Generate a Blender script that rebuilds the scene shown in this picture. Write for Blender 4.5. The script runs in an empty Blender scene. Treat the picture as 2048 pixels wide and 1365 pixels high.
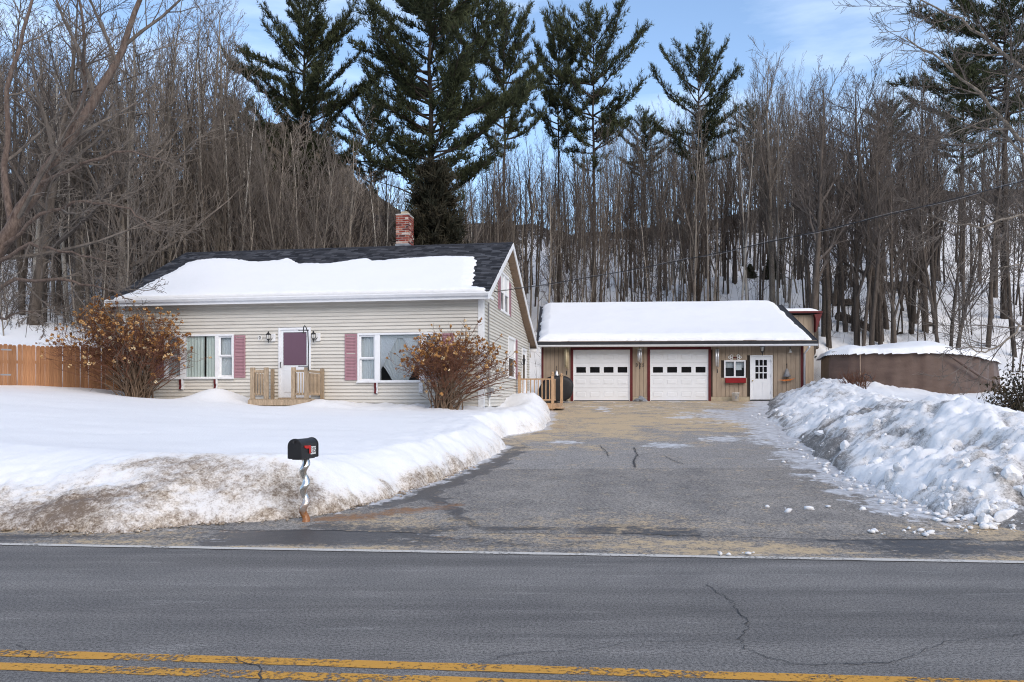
import bpy, math, random
import numpy as np
from mathutils import Vector, Matrix

# ------------------------------------------------------------------ camera, sky, sun, exposure
scn = bpy.context.scene
COL = scn.collection
EYE = 1.6
FPX = 1600.0
CX, HZ = 1024.0, 803.0
cam_d = bpy.data.cameras.new("camera")
cam_d.sensor_width = 36.0
cam_d.lens = FPX / 2048 * 36.0
cam_d.shift_y = (HZ - 682.5) / 2048.0
cam_d.clip_start = 0.05
cam_d.clip_end = 6000
cam = bpy.data.objects.new("camera", cam_d)
COL.objects.link(cam)
cam.location = (0, 0, EYE)
cam.rotation_euler = (math.radians(90), 0, 0)
scn.camera = cam

SUN_EL, SUN_AZ = 33.0, 153.0          # azimuth clockwise from +Y (the view direction)
world = bpy.data.worlds.new("World")
scn.world = world
world.use_nodes = True
wn, wl = world.node_tree.nodes, world.node_tree.links
wn.clear()
w_out = wn.new("ShaderNodeOutputWorld")
w_bg = wn.new("ShaderNodeBackground")
w_sky = wn.new("ShaderNodeTexSky")
w_sky.sky_type = 'NISHITA'
w_sky.sun_disc = False
w_sky.sun_elevation = math.radians(SUN_EL)
w_sky.sun_rotation = math.radians(SUN_AZ)
w_sky.air_density = 1.0
w_sky.dust_density = 0.6
w_sky.ozone_density = 1.6
# thin high cloud veil mixed over the clear sky
w_tc = wn.new("ShaderNodeTexCoord")
w_map = wn.new("ShaderNodeMapping")
w_map.inputs["Scale"].default_value = (1.0, 1.0, 4.5)
w_noise = wn.new("ShaderNodeTexNoise")
w_noise.inputs["Scale"].default_value = 2.6
w_noise.inputs["Detail"].default_value = 7
w_noise.inputs["Roughness"].default_value = 0.55
w_ramp = wn.new("ShaderNodeValToRGB")
w_ramp.color_ramp.elements[0].position = 0.43
w_ramp.color_ramp.elements[0].color = (0.0, 0.0, 0.0, 1)
w_ramp.color_ramp.elements[1].position = 0.78
w_ramp.color_ramp.elements[1].color = (0.55, 0.55, 0.55, 1)
w_mix = wn.new("ShaderNodeMixRGB")
w_mix.inputs["Color2"].default_value = (6.2, 6.9, 7.8, 1)
wl.new(w_tc.outputs["Generated"], w_map.inputs["Vector"])
wl.new(w_map.outputs["Vector"], w_noise.inputs["Vector"])
wl.new(w_noise.outputs["Fac"], w_ramp.inputs["Fac"])
wl.new(w_ramp.outputs["Color"], w_mix.inputs["Fac"])
wl.new(w_sky.outputs["Color"], w_mix.inputs["Color1"])
wl.new(w_mix.outputs["Color"], w_bg.inputs["Color"])
w_bg.inputs["Strength"].default_value = 0.128
wl.new(w_bg.outputs["Background"], w_out.inputs["Surface"])

sun_d = bpy.data.lights.new("sun", 'SUN')
sun_d.energy = 1.3
sun_d.angle = math.radians(60)
sun_d.color = (1.0, 0.84, 0.65)
sun = bpy.data.objects.new("sun", sun_d)
COL.objects.link(sun)
_az, _el = math.radians(SUN_AZ), math.radians(SUN_EL)
_dir = Vector((math.sin(_az) * math.cos(_el), math.cos(_az) * math.cos(_el), math.sin(_el)))
sun.rotation_euler = _dir.to_track_quat('Z', 'Y').to_euler()
sun.location = (20, -20, 30)

scn.view_settings.view_transform = 'Standard'
scn.view_settings.look = 'None'
scn.view_settings.exposure = 0.98
scn.view_settings.gamma = 1.0
scn.view_settings.use_curve_mapping = False
scn.cycles.max_bounces = 5
scn.cycles.diffuse_bounces = 3
scn.cycles.glossy_bounces = 3
scn.cycles.transparent_max_bounces = 12
scn.cycles.use_denoising = True
scn.cycles.denoising_input_passes = 'RGB_ALBEDO_NORMAL'
scn.cycles.denoising_prefilter = 'NONE'
scn.cycles.filter_width = 1.1

# ------------------------------------------------------------------ numeric helpers
def _hash(ix, iy, seed):
    h = (ix.astype(np.int64) * 374761393 + iy.astype(np.int64) * 668265263 + seed * 1442695041) & 0xFFFFFFFF
    h = ((h ^ (h >> 13)) * 1274126177) & 0xFFFFFFFF
    h = (h ^ (h >> 16)) & 0xFFFFFFFF
    return h / 4294967295.0

def vnoise(x, y, seed=0):
    xi, yi = np.floor(x), np.floor(y)
    fx, fy = x - xi, y - yi
    fx, fy = fx * fx * (3 - 2 * fx), fy * fy * (3 - 2 * fy)
    a, b = _hash(xi, yi, seed), _hash(xi + 1, yi, seed)
    c, d = _hash(xi, yi + 1, seed), _hash(xi + 1, yi + 1, seed)
    return (a + (b - a) * fx) * (1 - fy) + (c + (d - c) * fx) * fy

def fbm(x, y, seed=0, octaves=4, gain=0.5):
    x, y = np.asarray(x, float), np.asarray(y, float)
    s, a, t = 0.0, 1.0, 0.0
    for o in range(octaves):
        s = s + a * vnoise(x * 2 ** o + 17.3 * o, y * 2 ** o - 9.1 * o, seed + o)
        t += a
        a *= gain
    return s / t * 2 - 1

def worley(x, y, seed=0):
    x, y = np.asarray(x, float), np.asarray(y, float)
    xi, yi = np.floor(x), np.floor(y)
    best = np.full(x.shape, 9.0)
    for dx in (-1, 0, 1):
        for dy in (-1, 0, 1):
            cx, cy = xi + dx, yi + dy
            px, py = cx + _hash(cx, cy, seed), cy + _hash(cx, cy, seed + 77)
            best = np.minimum(best, (px - x) ** 2 + (py - y) ** 2)
    return np.sqrt(best)

def sstep(a, b, x):
    t = np.clip((np.asarray(x, float) - a) / (b - a), 0, 1)
    return t * t * (3 - 2 * t)

def sdist(px, py, poly):
    """signed distance to a closed polygon, positive inside"""
    px, py = np.asarray(px, float), np.asarray(py, float)
    d = np.full(px.shape, 1e9)
    inside = np.zeros(px.shape, bool)
    n = len(poly)
    for i in range(n):
        ax, ay = poly[i]
        bx, by = poly[(i + 1) % n]
        ex, ey = bx - ax, by - ay
        t = np.clip(((px - ax) * ex + (py - ay) * ey) / (ex * ex + ey * ey + 1e-12), 0, 1)
        d = np.minimum(d, (px - ax - t * ex) ** 2 + (py - ay - t * ey) ** 2)
        cond = ((ay > py) != (by > py))
        xs = (bx - ax) * (py - ay) / ((by - ay) if by != ay else 1e-12) + ax
        inside ^= cond & (px < xs)
    d = np.sqrt(d)
    return np.where(inside, d, -d)

def pldist(px, py, pts):
    """distance to an open polyline"""
    px, py = np.asarray(px, float), np.asarray(py, float)
    d = np.full(px.shape, 1e9)
    for (ax, ay), (bx, by) in zip(pts[:-1], pts[1:]):
        ex, ey = bx - ax, by - ay
        t = np.clip(((px - ax) * ex + (py - ay) * ey) / (ex * ex + ey * ey + 1e-12), 0, 1)
        d = np.minimum(d, (px - ax - t * ex) ** 2 + (py - ay - t * ey) ** 2)
    return np.sqrt(d)

# ------------------------------------------------------------------ mesh helpers
def raw_mesh(name, verts, quads=None, tris=None, smooth=False):
    me = bpy.data.meshes.new(name)
    verts = np.asarray(verts, np.float32).reshape(-1, 3)
    q = np.zeros((0, 4), np.int32) if quads is None else np.asarray(quads, np.int32).reshape(-1, 4)
    t = np.zeros((0, 3), np.int32) if tris is None else np.asarray(tris, np.int32).reshape(-1, 3)
    me.vertices.add(len(verts))
    me.vertices.foreach_set("co", verts.ravel())
    idx = np.concatenate([q.ravel(), t.ravel()]).astype(np.int32)
    me.loops.add(len(idx))
    me.loops.foreach_set("vertex_index", idx)
    starts = np.concatenate([np.arange(len(q)) * 4, len(q) * 4 + np.arange(len(t)) * 3]).astype(np.int32)
    me.polygons.add(len(starts))
    me.polygons.foreach_set("loop_start", starts)
    me.update(calc_edges=True)
    me.polygons.foreach_set("use_smooth", np.full(len(starts), smooth, bool))
    me.validate()
    return me

def set_attr(me, name, values):
    a = me.attributes.new(name, 'FLOAT', 'POINT')
    a.data.foreach_set("value", np.asarray(values, np.float32).ravel())

def link(name, me, mat=None, parent=None):
    o = bpy.data.objects.new(name, me)
    COL.objects.link(o)
    if mat is not None and me is not None and len(me.materials) == 0:
        me.materials.append(mat)
    if parent is not None:
        o.parent = parent
    return o

def tag(o, label=None, cat=None, group=None, kind=None):
    if label: o["label"] = label
    if cat: o["category"] = cat
    if group: o["group"] = group
    if kind: o["kind"] = kind
    return o

def thing(name, label, cat, loc=(0, 0, 0), rz=0.0, group=None):
    o = bpy.data.objects.new(name, None)
    o.empty_display_size = 0.2
    COL.objects.link(o)
    o.location = loc
    o.rotation_euler = (0, 0, rz)
    return tag(o, label, cat, group)

def copy_tree(o, parent=None):
    c = o.copy()
    COL.objects.link(c)
    c.parent = parent
    for ch in list(o.children):
        copy_tree(ch, c)
    return c

class MB:
    def __init__(self):
        self.v, self.f = [], []
    def add(self, vs, fs):
        o = len(self.v)
        self.v += [tuple(p) for p in vs]
        self.f += [tuple(i + o for i in f) for f in fs]
        return self
    def box(self, x0, x1, y0, y1, z0, z1):
        return self.add([(x0, y0, z0), (x1, y0, z0), (x1, y1, z0), (x0, y1, z0),
                         (x0, y0, z1), (x1, y0, z1), (x1, y1, z1), (x0, y1, z1)],
                        [(0, 3, 2, 1), (4, 5, 6, 7), (0, 1, 5, 4), (1, 2, 6, 5), (2, 3, 7, 6), (3, 0, 4, 7)])
    def prism(self, poly, axis, a, b):
        """polygon extruded along an axis; poly in the two other axes, in order"""
        n = len(poly)
        def put(p, w):
            if axis == 'x': return (w, p[0], p[1])
            if axis == 'y': return (p[0], w, p[1])
            return (p[0], p[1], w)
        vs = [put(p, a) for p in poly] + [put(p, b) for p in poly]
        fs = [tuple(range(n))[::-1], tuple(range(n, 2 * n))]
        fs += [(i, (i + 1) % n, n + (i + 1) % n, n + i) for i in range(n)]
        return self.add(vs, fs)
    def tube(self, pts, radii, k=8, caps=True):
        pts = [Vector(p) for p in pts]
        n = len(pts)
        if not hasattr(radii, '__len__'): radii = [radii] * n
        ref = Vector((0.31, 0.87, 0.38)).normalized()
        vs, fs = [], []
        for i, p in enumerate(pts):
            t = (pts[min(i + 1, n - 1)] - pts[max(i - 1, 0)]).normalized()
            r = ref if abs(t.dot(ref)) < 0.95 else Vector((1, 0, 0))
            s = t.cross(r).normalized()
            u = s.cross(t)
            for j in range(k):
                a = 2 * math.pi * j / k
                vs.append(p + (s * math.cos(a) + u * math.sin(a)) * radii[i])
        for i in range(n - 1):
            for j in range(k):
                fs.append((i * k + j, i * k + (j + 1) % k, (i + 1) * k + (j + 1) % k, (i + 1) * k + j))
        if caps:
            fs.append(tuple(range(k))[::-1])
            fs.append(tuple(range((n - 1) * k, n * k)))
        return self.add(vs, fs)
    def lathe(self, prof, cx=0, cy=0, k=14):
        vs, fs = [], []
        n = len(prof)
        for (r, z) in prof:
            for j in range(k):
                a = 2 * math.pi * j / k
                vs.append((cx + r * math.cos(a), cy + r * math.sin(a), z))
        for i in range(n - 1):
            for j in range(k):
                fs.append((i * k + j, i * k + (j + 1) % k, (i + 1) * k + (j + 1) % k, (i + 1) * k + j))
        fs.append(tuple(range(k))[::-1])
        fs.append(tuple(range((n - 1) * k, n * k)))
        return self.add(vs, fs)
    def mesh(self, name, smooth=False):
        me = bpy.data.meshes.new(name)
        me.from_pydata(self.v, [], self.f)
        me.update()
        if smooth:
            me.polygons.foreach_set("use_smooth", np.ones(len(me.polygons), bool))
        return me
    def build(self, name, mat, parent=None, smooth=False, bevel=0.0):
        o = link(name, self.mesh(name, smooth), mat, parent)
        if bevel:
            m = o.modifiers.new("bevel", 'BEVEL')
            m.width = bevel
            m.segments = 2
            m.limit_method = 'ANGLE'
        return o

def boxo(name, mat, parent, x0, x1, y0, y1, z0, z1, bevel=0.0):
    return MB().box(x0, x1, y0, y1, z0, z1).build(name, mat, parent, bevel=bevel)

def grid_mesh(name, xs, ys, zfun, keep=None, smooth=True):
    """height field on a rectilinear grid, faces dropped where keep is false at every corner"""
    X, Y = np.meshgrid(xs, ys)
    Z = zfun(X, Y)
    ny, nx = X.shape
    idx = np.arange(nx * ny).reshape(ny, nx)
    q = np.stack([idx[:-1, :-1], idx[:-1, 1:], idx[1:, 1:], idx[1:, :-1]], -1).reshape(-1, 4)
    V = np.stack([X, Y, Z], -1).reshape(-1, 3)
    if keep is not None:
        k = keep(X, Y, Z).ravel()
        q = q[k[q].any(1)]
        used = np.unique(q)
        remap = np.zeros(len(V), np.int64)
        remap[used] = np.arange(len(used))
        V, q = V[used], remap[q]
    return raw_mesh(name, V, q, smooth=smooth), V

class Tubes:
    """fast collector of many thin tapered tubes"""
    def __init__(self):
        self.V, self.Q, self.n = [], [], 0
    def add(self, P, R, k=3):
        P = np.asarray(P, float)
        R = np.asarray(R, float)
        n = len(P)
        T = np.empty_like(P)
        T[1:-1] = P[2:] - P[:-2]
        T[0], T[-1] = P[1] - P[0], P[-1] - P[-2]
        T /= np.linalg.norm(T, axis=1, keepdims=True) + 1e-9
        ref = np.array((0.42, 0.81, 0.4))
        if abs(T[0] @ ref) > 0.9: ref = np.array((0.9, -0.3, 0.2))
        S = np.cross(T, ref)
        S /= np.linalg.norm(S, axis=1, keepdims=True) + 1e-9
        U = np.cross(S, T)
        a = np.arange(k) * 2 * math.pi / k
        V = P[:, None] + R[:, None, None] * (np.cos(a)[None, :, None] * S[:, None] + np.sin(a)[None, :, None] * U[:, None])
        i = np.arange(n - 1)[:, None] * k
        j = np.arange(k)[None]
        j2 = (j + 1) % k
        Q = np.stack([i + j, i + j2, i + k + j2, i + k + j], -1).reshape(-1, 4) + self.n
        self.V.append(V.reshape(-1, 3))
        self.Q.append(Q)
        self.n += n * k
    def arrays(self):
        return np.concatenate(self.V), np.concatenate(self.Q)
    def mesh(self, name, smooth=False):
        v, q = self.arrays()
        return raw_mesh(name, v, q, smooth=smooth)

# ------------------------------------------------------------------ materials
def newmat(name):
    m = bpy.data.materials.new(name)
    m.use_nodes = True
    m.node_tree.nodes.clear()
    return m, m.node_tree.nodes, m.node_tree.links

class NB:
    """small node-building helper"""
    def __init__(self, name):
        self.m, self.n, self.l = newmat(name)
        self.out = self.n.new("ShaderNodeOutputMaterial")
        self.tc = self.n.new("ShaderNodeTexCoord")
    def val(self, sock, v):
        if hasattr(v, 'is_output') or isinstance(v, bpy.types.NodeSocket): self.l.new(v, sock)
        else: sock.default_value = v
    def noise(self, scale, detail=4, rough=0.55, coord="Object", stretch=None, dist=0.0):
        n = self.n.new("ShaderNodeTexNoise")
        n.inputs["Scale"].default_value = scale
        n.inputs["Detail"].default_value = detail
        n.inputs["Roughness"].default_value = rough
        n.inputs["Distortion"].default_value = dist
        src = self.tc.outputs[coord]
        if stretch is not None:
            mp = self.n.new("ShaderNodeMapping")
            mp.inputs["Scale"].default_value = stretch[:3]
            if len(stretch) > 3: mp.inputs["Rotation"].default_value = (0, 0, stretch[3])
            self.l.new(src, mp.inputs["Vector"])
            src = mp.outputs["Vector"]
        self.l.new(src, n.inputs["Vector"])
        return n.outputs["Fac"]
    def voro(self, scale, feature='F1', coord="Object", out="Distance"):
        n = self.n.new("ShaderNodeTexVoronoi")
        n.feature = feature
        n.inputs["Scale"].default_value = scale
        self.l.new(self.tc.outputs[coord], n.inputs["Vector"])
        return n.outputs[out]
    def ramp(self, fac, stops):
        r = self.n.new("ShaderNodeValToRGB")
        e = r.color_ramp.elements
        while len(e) < len(stops): e.new(0.5)
        for el, (p, c) in zip(e, stops):
            el.position = p
            el.color = (c, c, c, 1) if not hasattr(c, '__len__') else (*c, 1)
        self.l.new(fac, r.inputs["Fac"])
        return r.outputs["Color"]
    def mix(self, fac, a, b, mode='MIX'):
        x = self.n.new("ShaderNodeMixRGB")
        x.blend_type = mode
        for s, v in zip(("Fac", "Color1", "Color2"), (fac, a, b)):
            if isinstance(v, bpy.types.NodeSocket): self.l.new(v, x.inputs[s])
            elif s == "Fac": x.inputs[s].default_value = v
            else: x.inputs[s].default_value = (*v, 1)
        return x.outputs["Color"]
    def math(self, op, a, b=None, clamp=False):
        x = self.n.new("ShaderNodeMath")
        x.operation = op
        x.use_clamp = clamp
        for i, v in enumerate((a, b)):
            if v is None: continue
            if isinstance(v, bpy.types.NodeSocket): self.l.new(v, x.inputs[i])
            else: x.inputs[i].default_value = v
        return x.outputs[0]
    def attr(self, name):
        a = self.n.new("ShaderNodeAttribute")
        a.attribute_name = name
        return a.outputs["Fac"]
    def rnd(self):
        return self.n.new("ShaderNodeObjectInfo").outputs["Random"]
    def bump(self, h, strength=0.3, dist=0.01):
        b = self.n.new("ShaderNodeBump")
        b.inputs["Strength"].default_value = strength
        b.inputs["Distance"].default_value = dist
        self.l.new(h, b.inputs["Height"])
        return b.outputs["Normal"]
    def bsdf(self, color, rough=0.7, metal=0.0, normal=None, spec=0.3, finish=True):
        p = self.n.new("ShaderNodeBsdfPrincipled")
        if isinstance(color, bpy.types.NodeSocket): self.l.new(color, p.inputs["Base Color"])
        else: p.inputs["Base Color"].default_value = (*color, 1)
        if isinstance(rough, bpy.types.NodeSocket): self.l.new(rough, p.inputs["Roughness"])
        else: p.inputs["Roughness"].default_value = rough
        p.inputs["Metallic"].default_value = metal
        p.inputs["Specular IOR Level"].default_value = spec
        if normal is not None: self.l.new(normal, p.inputs["Normal"])
        self.p = p
        if finish: self.l.new(p.outputs[0], self.out.inputs["Surface"])
        return p

def simple(name, color, rough=0.6, var=0.15, scale=6.0, bump=0.0, bscale=60.0, metal=0.0, stretch=None, spec=0.3, rand=0.0):
    b = NB(name)
    n = b.noise(scale, 5, 0.6, stretch=stretch)
    dark = tuple(c * (1 - var) for c in color)
    lite = tuple(min(1, c * (1 + var)) for c in color)
    c = b.mix(b.ramp(n, [(0.3, 0.0), (0.7, 1.0)]), dark, lite)
    if rand:
        r = b.rnd()
        c = b.mix(1.0, c, b.ramp(r, [(0.0, 1 - rand), (1.0, 1.0)]), 'MULTIPLY')
    nrm = None
    if bump: nrm = b.bump(b.noise(bscale, 4, 0.6, stretch=stretch), bump, 0.01)
    b.bsdf(c, rough, metal, nrm, spec)
    return b.m

M = {}
# snow, clean and dirty (dirt carried by a vertex attribute broken up with noise)
def snow_mat(name, dirt_cols, amount=1.0, base=(0.86, 0.865, 0.875)):
    b = NB(name)
    big = b.noise(0.35, 5, 0.6)
    fine = b.noise(9.0, 6, 0.7)
    grit = b.noise(34.0, 5, 0.75)
    d = b.attr("dirt")
    e1 = b.math('ADD', d, b.math('MULTIPLY', b.math('SUBTRACT', fine, 0.5), 1.1))
    e2 = b.math('ADD', e1, b.math('MULTIPLY', b.math('SUBTRACT', grit, 0.5), 1.3))
    stain = b.ramp(e1, [(0.15, 0.0), (0.85, 0.80 * amount)])
    speck = b.ramp(e2, [(0.46, 0.0), (0.92, 0.95 * amount)])
    col = b.mix(b.ramp(big, [(0.35, 0.0), (0.65, 1.0)]), base, tuple(c * 0.965 for c in base))
    col = b.mix(stain, col, b.mix(b.ramp(b.noise(2.2, 5, 0.65), [(0.4, 0.0), (0.6, 1.0)]), dirt_cols[0], dirt_cols[1]))
    col = b.mix(speck, col, dirt_cols[2])
    h = b.math('ADD', b.noise(26.0, 6, 0.65), b.math('MULTIPLY', b.noise(120.0, 3, 0.6), 0.35))
    b.bsdf(col, 0.55, 0, b.bump(h, 0.35, 0.02), 0.25)
    return b.m
M['snow_yard'] = snow_mat("snow_with_sand", [(0.70, 0.56, 0.39), (0.58, 0.50, 0.42), (0.16, 0.115, 0.08)])
M['snow_pile'] = snow_mat("snow_with_grit", [(0.58, 0.57, 0.57), (0.50, 0.45, 0.39), (0.15, 0.14, 0.13)])
def snow_clean(name, base=(0.86, 0.865, 0.875)):
    b = NB(name)
    h = b.math('ADD', b.noise(14.0, 6, 0.6), b.noise(3.0, 3, 0.5, stretch=(1.0, 4.0, 1.0)))
    n2 = b.noise(1.2, 4, 0.6)
    c = b.mix(n2, base, tuple(x * 0.95 for x in base))
    b.bsdf(c, 0.55, 0, b.bump(h, 0.3, 0.03), 0.25)
    return b.m
M['snow_roof'] = snow_clean("roof_snow")
# hillside: snow with leaf litter that shows through up in the wood
def hill_mat():
    b = NB("wood_floor")
    n1 = b.noise(0.22, 6, 0.65)
    n2 = b.noise(1.6, 6, 0.7)
    lit = b.math('ADD', b.attr("litter"), b.math('MULTIPLY', b.math('SUBTRACT', b.math('ADD', n1, n2), 1.0), 1.2))
    f = b.ramp(lit, [(0.42, 0.0), (0.58, 1.0)])
    col = b.mix(f, (0.78, 0.79, 0.81), b.mix(n2, (0.065, 0.053, 0.044), (0.042, 0.036, 0.031)))
    b.bsdf(col, 0.8, 0, b.bump(n2, 0.5, 0.1), 0.15)
    return b.m
M['hill'] = hill_mat()

def asphalt_road():
    b = NB("road_asphalt")
    ang = math.radians(5.3)
    streak = b.noise(1.0, 5, 0.6, stretch=(0.22, 2.6, 1.0, ang))
    streak2 = b.noise(1.0, 5, 0.65, stretch=(0.9, 7.0, 1.0, ang))
    blot = b.noise(0.9, 5, 0.6)
    grain = b.noise(48.0, 4, 0.8)
    grain2 = b.noise(130.0, 3, 0.8)
    c = b.mix(b.ramp(streak, [(0.38, 0.0), (0.66, 1.0)]), (0.080, 0.0765, 0.073), (0.126, 0.119, 0.112))
    track = b.noise(1.0, 3, 0.5, stretch=(0.02, 0.95, 1.0, ang))
    c = b.mix(b.ramp(track, [(0.42, 0.0), (0.62, 0.5)]), c, (0.158, 0.151, 0.143))
    c = b.mix(b.ramp(streak2, [(0.56, 0.0), (0.76, 0.55)]), c, (0.23, 0.22, 0.21))
    c = b.mix(b.ramp(blot, [(0.35, 0.45), (0.55, 0.0)]), c, (0.075, 0.072, 0.071))
    g = b.ramp(b.math('ADD', grain, grain2), [(0.74, 0.55), (1.0, 0.95), (1.28, 2.1)])
    c = b.mix(1.0, c, g, 'MULTIPLY')
    b.bsdf(c, 0.8, 0, b.bump(grain, 0.5, 0.006), 0.3)
    return b.m
M['road'] = asphalt_road()

def drive_mat():
    b = NB("driveway_asphalt")
    sand, ice, wet, old, rust = (b.attr(k) for k in ("sand", "ice", "wet", "old", "rust"))
    grain = b.noise(26.0, 4, 0.8)
    grain2 = b.noise(75.0, 3, 0.8)
    patch = b.noise(1.3, 6, 0.65)
    mid = b.noise(6.0, 6, 0.7)
    c = b.mix(b.ramp(patch, [(0.35, 0.0), (0.65, 1.0)]), (0.135, 0.127, 0.12), (0.205, 0.19, 0.172))
    c = b.mix(b.math('MULTIPLY', old, 0.7), c, (0.235, 0.225, 0.215))
    g = b.math('ADD', grain, grain2)
    c = b.mix(1.0, c, b.ramp(g, [(0.74, 0.5), (1.0, 0.95), (1.25, 1.8)]), 'MULTIPLY')
    # scattered grains of sand, then full sand
    w = b.math('ADD', wet, b.math('MULTIPLY', b.math('SUBTRACT', b.math('ADD', patch, mid), 1.0), 0.9))
    wf = b.ramp(w, [(0.4, 0.0), (0.62, 0.92)])
    c = b.mix(wf, c, (0.045, 0.045, 0.048))
    s = b.math('ADD', sand, b.math('MULTIPLY', b.math('SUBTRACT', b.math('ADD', grain, mid), 1.0), 1.5))
    c = b.mix(b.ramp(s, [(0.42, 0.0), (0.8, 0.9)]), c, b.mix(g, (0.33, 0.23, 0.125), (0.54, 0.41, 0.25)))
    r = b.math('ADD', rust, b.math('MULTIPLY', b.math('SUBTRACT', mid, 0.5), 1.3))
    c = b.mix(b.ramp(r, [(0.4, 0.0), (0.75, 0.85)]), c, (0.25, 0.13, 0.06))
    i = b.math('ADD', ice, b.math('MULTIPLY', b.math('SUBTRACT', b.math('ADD', mid, patch), 1.0), 1.3))
    icf = b.ramp(i, [(0.4, 0.0), (0.58, 0.75), (1.0, 1.0)])
    c = b.mix(icf, c, b.mix(b.ramp(mid, [(0.4, 0.0), (0.65, 1.0)]), (0.42, 0.42, 0.43), (0.74, 0.76, 0.80)))
    rough = b.mix(b.math('MAXIMUM', icf, wf), (0.85,) * 3, (0.32,) * 3)
    b.bsdf(c, rough, 0, b.bump(b.math('ADD', g, b.math('MULTIPLY', mid, 1.5)), 0.45, 0.008), 0.35)
    return b.m
M['drive'] = drive_mat()

def paint_line(name, col, wear=0.5):
    b = NB(name)
    n = b.math('ADD', b.noise(26.0, 6, 0.75), b.math('MULTIPLY', b.noise(2.0, 4, 0.6), 0.6))
    f = b.ramp(n, [(wear + 0.02, 0.0), (wear + 0.12, 1.0)])
    c = b.mix(b.noise(60.0, 4, 0.7), tuple(x * 0.75 for x in col), col)
    b.bsdf(c, 0.7, 0, None, 0.3, finish=False)
    t = b.n.new("ShaderNodeBsdfTransparent")
    mx = b.n.new("ShaderNodeMixShader")
    b.l.new(f, mx.inputs[0]); b.l.new(t.outputs[0], mx.inputs[1]); b.l.new(b.p.outputs[0], mx.inputs[2])
    b.l.new(mx.outputs[0], b.out.inputs["Surface"])
    return b.m
M['yellow'] = paint_line("yellow_paint", (0.66, 0.34, 0.06), 0.68)
M['white_line'] = paint_line("white_paint_with_sand", (0.66, 0.63, 0.58), 0.62)
M['crack'] = simple("crack_tar", (0.055, 0.055, 0.057), 0.9)

def vinyl(name, col):
    b = NB(name)
    st = b.noise(3.0, 5, 0.6, stretch=(0.5, 0.5, 6.0))
    fine = b.noise(18.0, 4, 0.6, stretch=(0.25, 0.25, 3.0))
    r = b.rnd()
    c = b.mix(b.ramp(st, [(0.3, 0.0), (0.7, 1.0)]), tuple(x * 0.9 for x in col), tuple(x * 1.07 for x in col))
    c = b.mix(1.0, c, b.ramp(r, [(0.0, 0.92), (1.0, 1.0)]), 'MULTIPLY')
    b.bsdf(c, 0.55, 0, b.bump(fine, 0.12, 0.004), 0.35)
    return b.m
M['siding'] = vinyl("beige_vinyl_siding", (0.68, 0.65, 0.59))
M['trim'] = simple("white_trim", (0.82, 0.83, 0.85), 0.5, 0.05, 4.0)
M['white_old'] = simple("weathered_white_paint", (0.78, 0.79, 0.80), 0.6, 0.1, 9.0)
M['soffit'] = simple("brown_soffit", (0.30, 0.22, 0.16), 0.7, 0.15)
M['shingle'] = None
def shingle_mat():
    b = NB("charcoal_shingles")
    t = b.attr("tone")
    g = b.noise(90.0, 3, 0.8)
    c = b.mix(t, (0.018, 0.019, 0.024), (0.085, 0.088, 0.10))
    c = b.mix(1.0, c, b.ramp(g, [(0.3, 0.6), (0.7, 1.4)]), 'MULTIPLY')
    b.bsdf(c, 0.85, 0, b.bump(g, 0.4, 0.006), 0.25)
    return b.m
M['shingle'] = shingle_mat()
M['roof_dark'] = simple("dark_roof_edge", (0.03, 0.031, 0.036), 0.7, 0.2)
M['pink'] = simple("faded_rose_shutter", (0.37, 0.205, 0.235), 0.6, 0.12, 8.0)
M['red_trim'] = simple("dark_red_paint", (0.115, 0.016, 0.018), 0.5, 0.2, 5.0)
M['red_box'] = simple("red_flower_box", (0.26, 0.015, 0.018), 0.5, 0.12)
M['tan'] = simple("tan_stained_boards", (0.38, 0.30, 0.225), 0.75, 0.14, 3.0, 0.25, 40.0, stretch=(3, 3, 0.5), rand=0.05)
M['groove'] = simple("board_groove", (0.045, 0.034, 0.026), 0.9)
M['concrete'] = simple("tan_concrete", (0.42, 0.36, 0.26), 0.85, 0.2, 7.0, 0.3)
M['gdoor'] = simple("white_garage_door", (0.78, 0.80, 0.83), 0.45, 0.03, 3.0)
M['black'] = simple("black_metal", (0.018, 0.018, 0.02), 0.45, 0.2, spec=0.5)
M['black_cover'] = simple("black_grill_cover", (0.012, 0.012, 0.014), 0.55, 0.3, 4.0, 0.3, 8.0, spec=0.4)
M['deck'] = simple("weathered_deck_wood", (0.42, 0.32, 0.22), 0.8, 0.3, 7.0, 0.4, 30.0, stretch=(4, 4, 0.7), rand=0.2)
M['deck_new'] = simple("fresh_pine_deck_wood", (0.50, 0.33, 0.20), 0.75, 0.22, 7.0, 0.3, 30.0, stretch=(4, 4, 0.7), rand=0.15)
M['fence'] = None
def fence_mat():
    b = NB("cedar_fence_board")
    g = b.noise(5.0, 6, 0.65, stretch=(7, 7, 0.6))
    knots = b.voro(2.2)
    r = b.rnd()
    c = b.mix(b.ramp(g, [(0.3, 0.0), (0.7, 1.0)]), (0.33, 0.15, 0.07), (0.54, 0.28, 0.14))
    c = b.mix(1.0, c, b.ramp(r, [(0.0, 0.68), (1.0, 1.08)]), 'MULTIPLY')
    c = b.mix(b.ramp(knots, [(0.02, 0.7), (0.06, 0.0)]), c, (0.12, 0.05, 0.025))
    b.bsdf(c, 0.7, 0, b.bump(g, 0.3, 0.01), 0.25)
    return b.m
M['fence'] = fence_mat()
M['mortar'] = simple("pale_mortar", (0.55, 0.53, 0.50), 0.9, 0.12, 30.0, 0.4)
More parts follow.
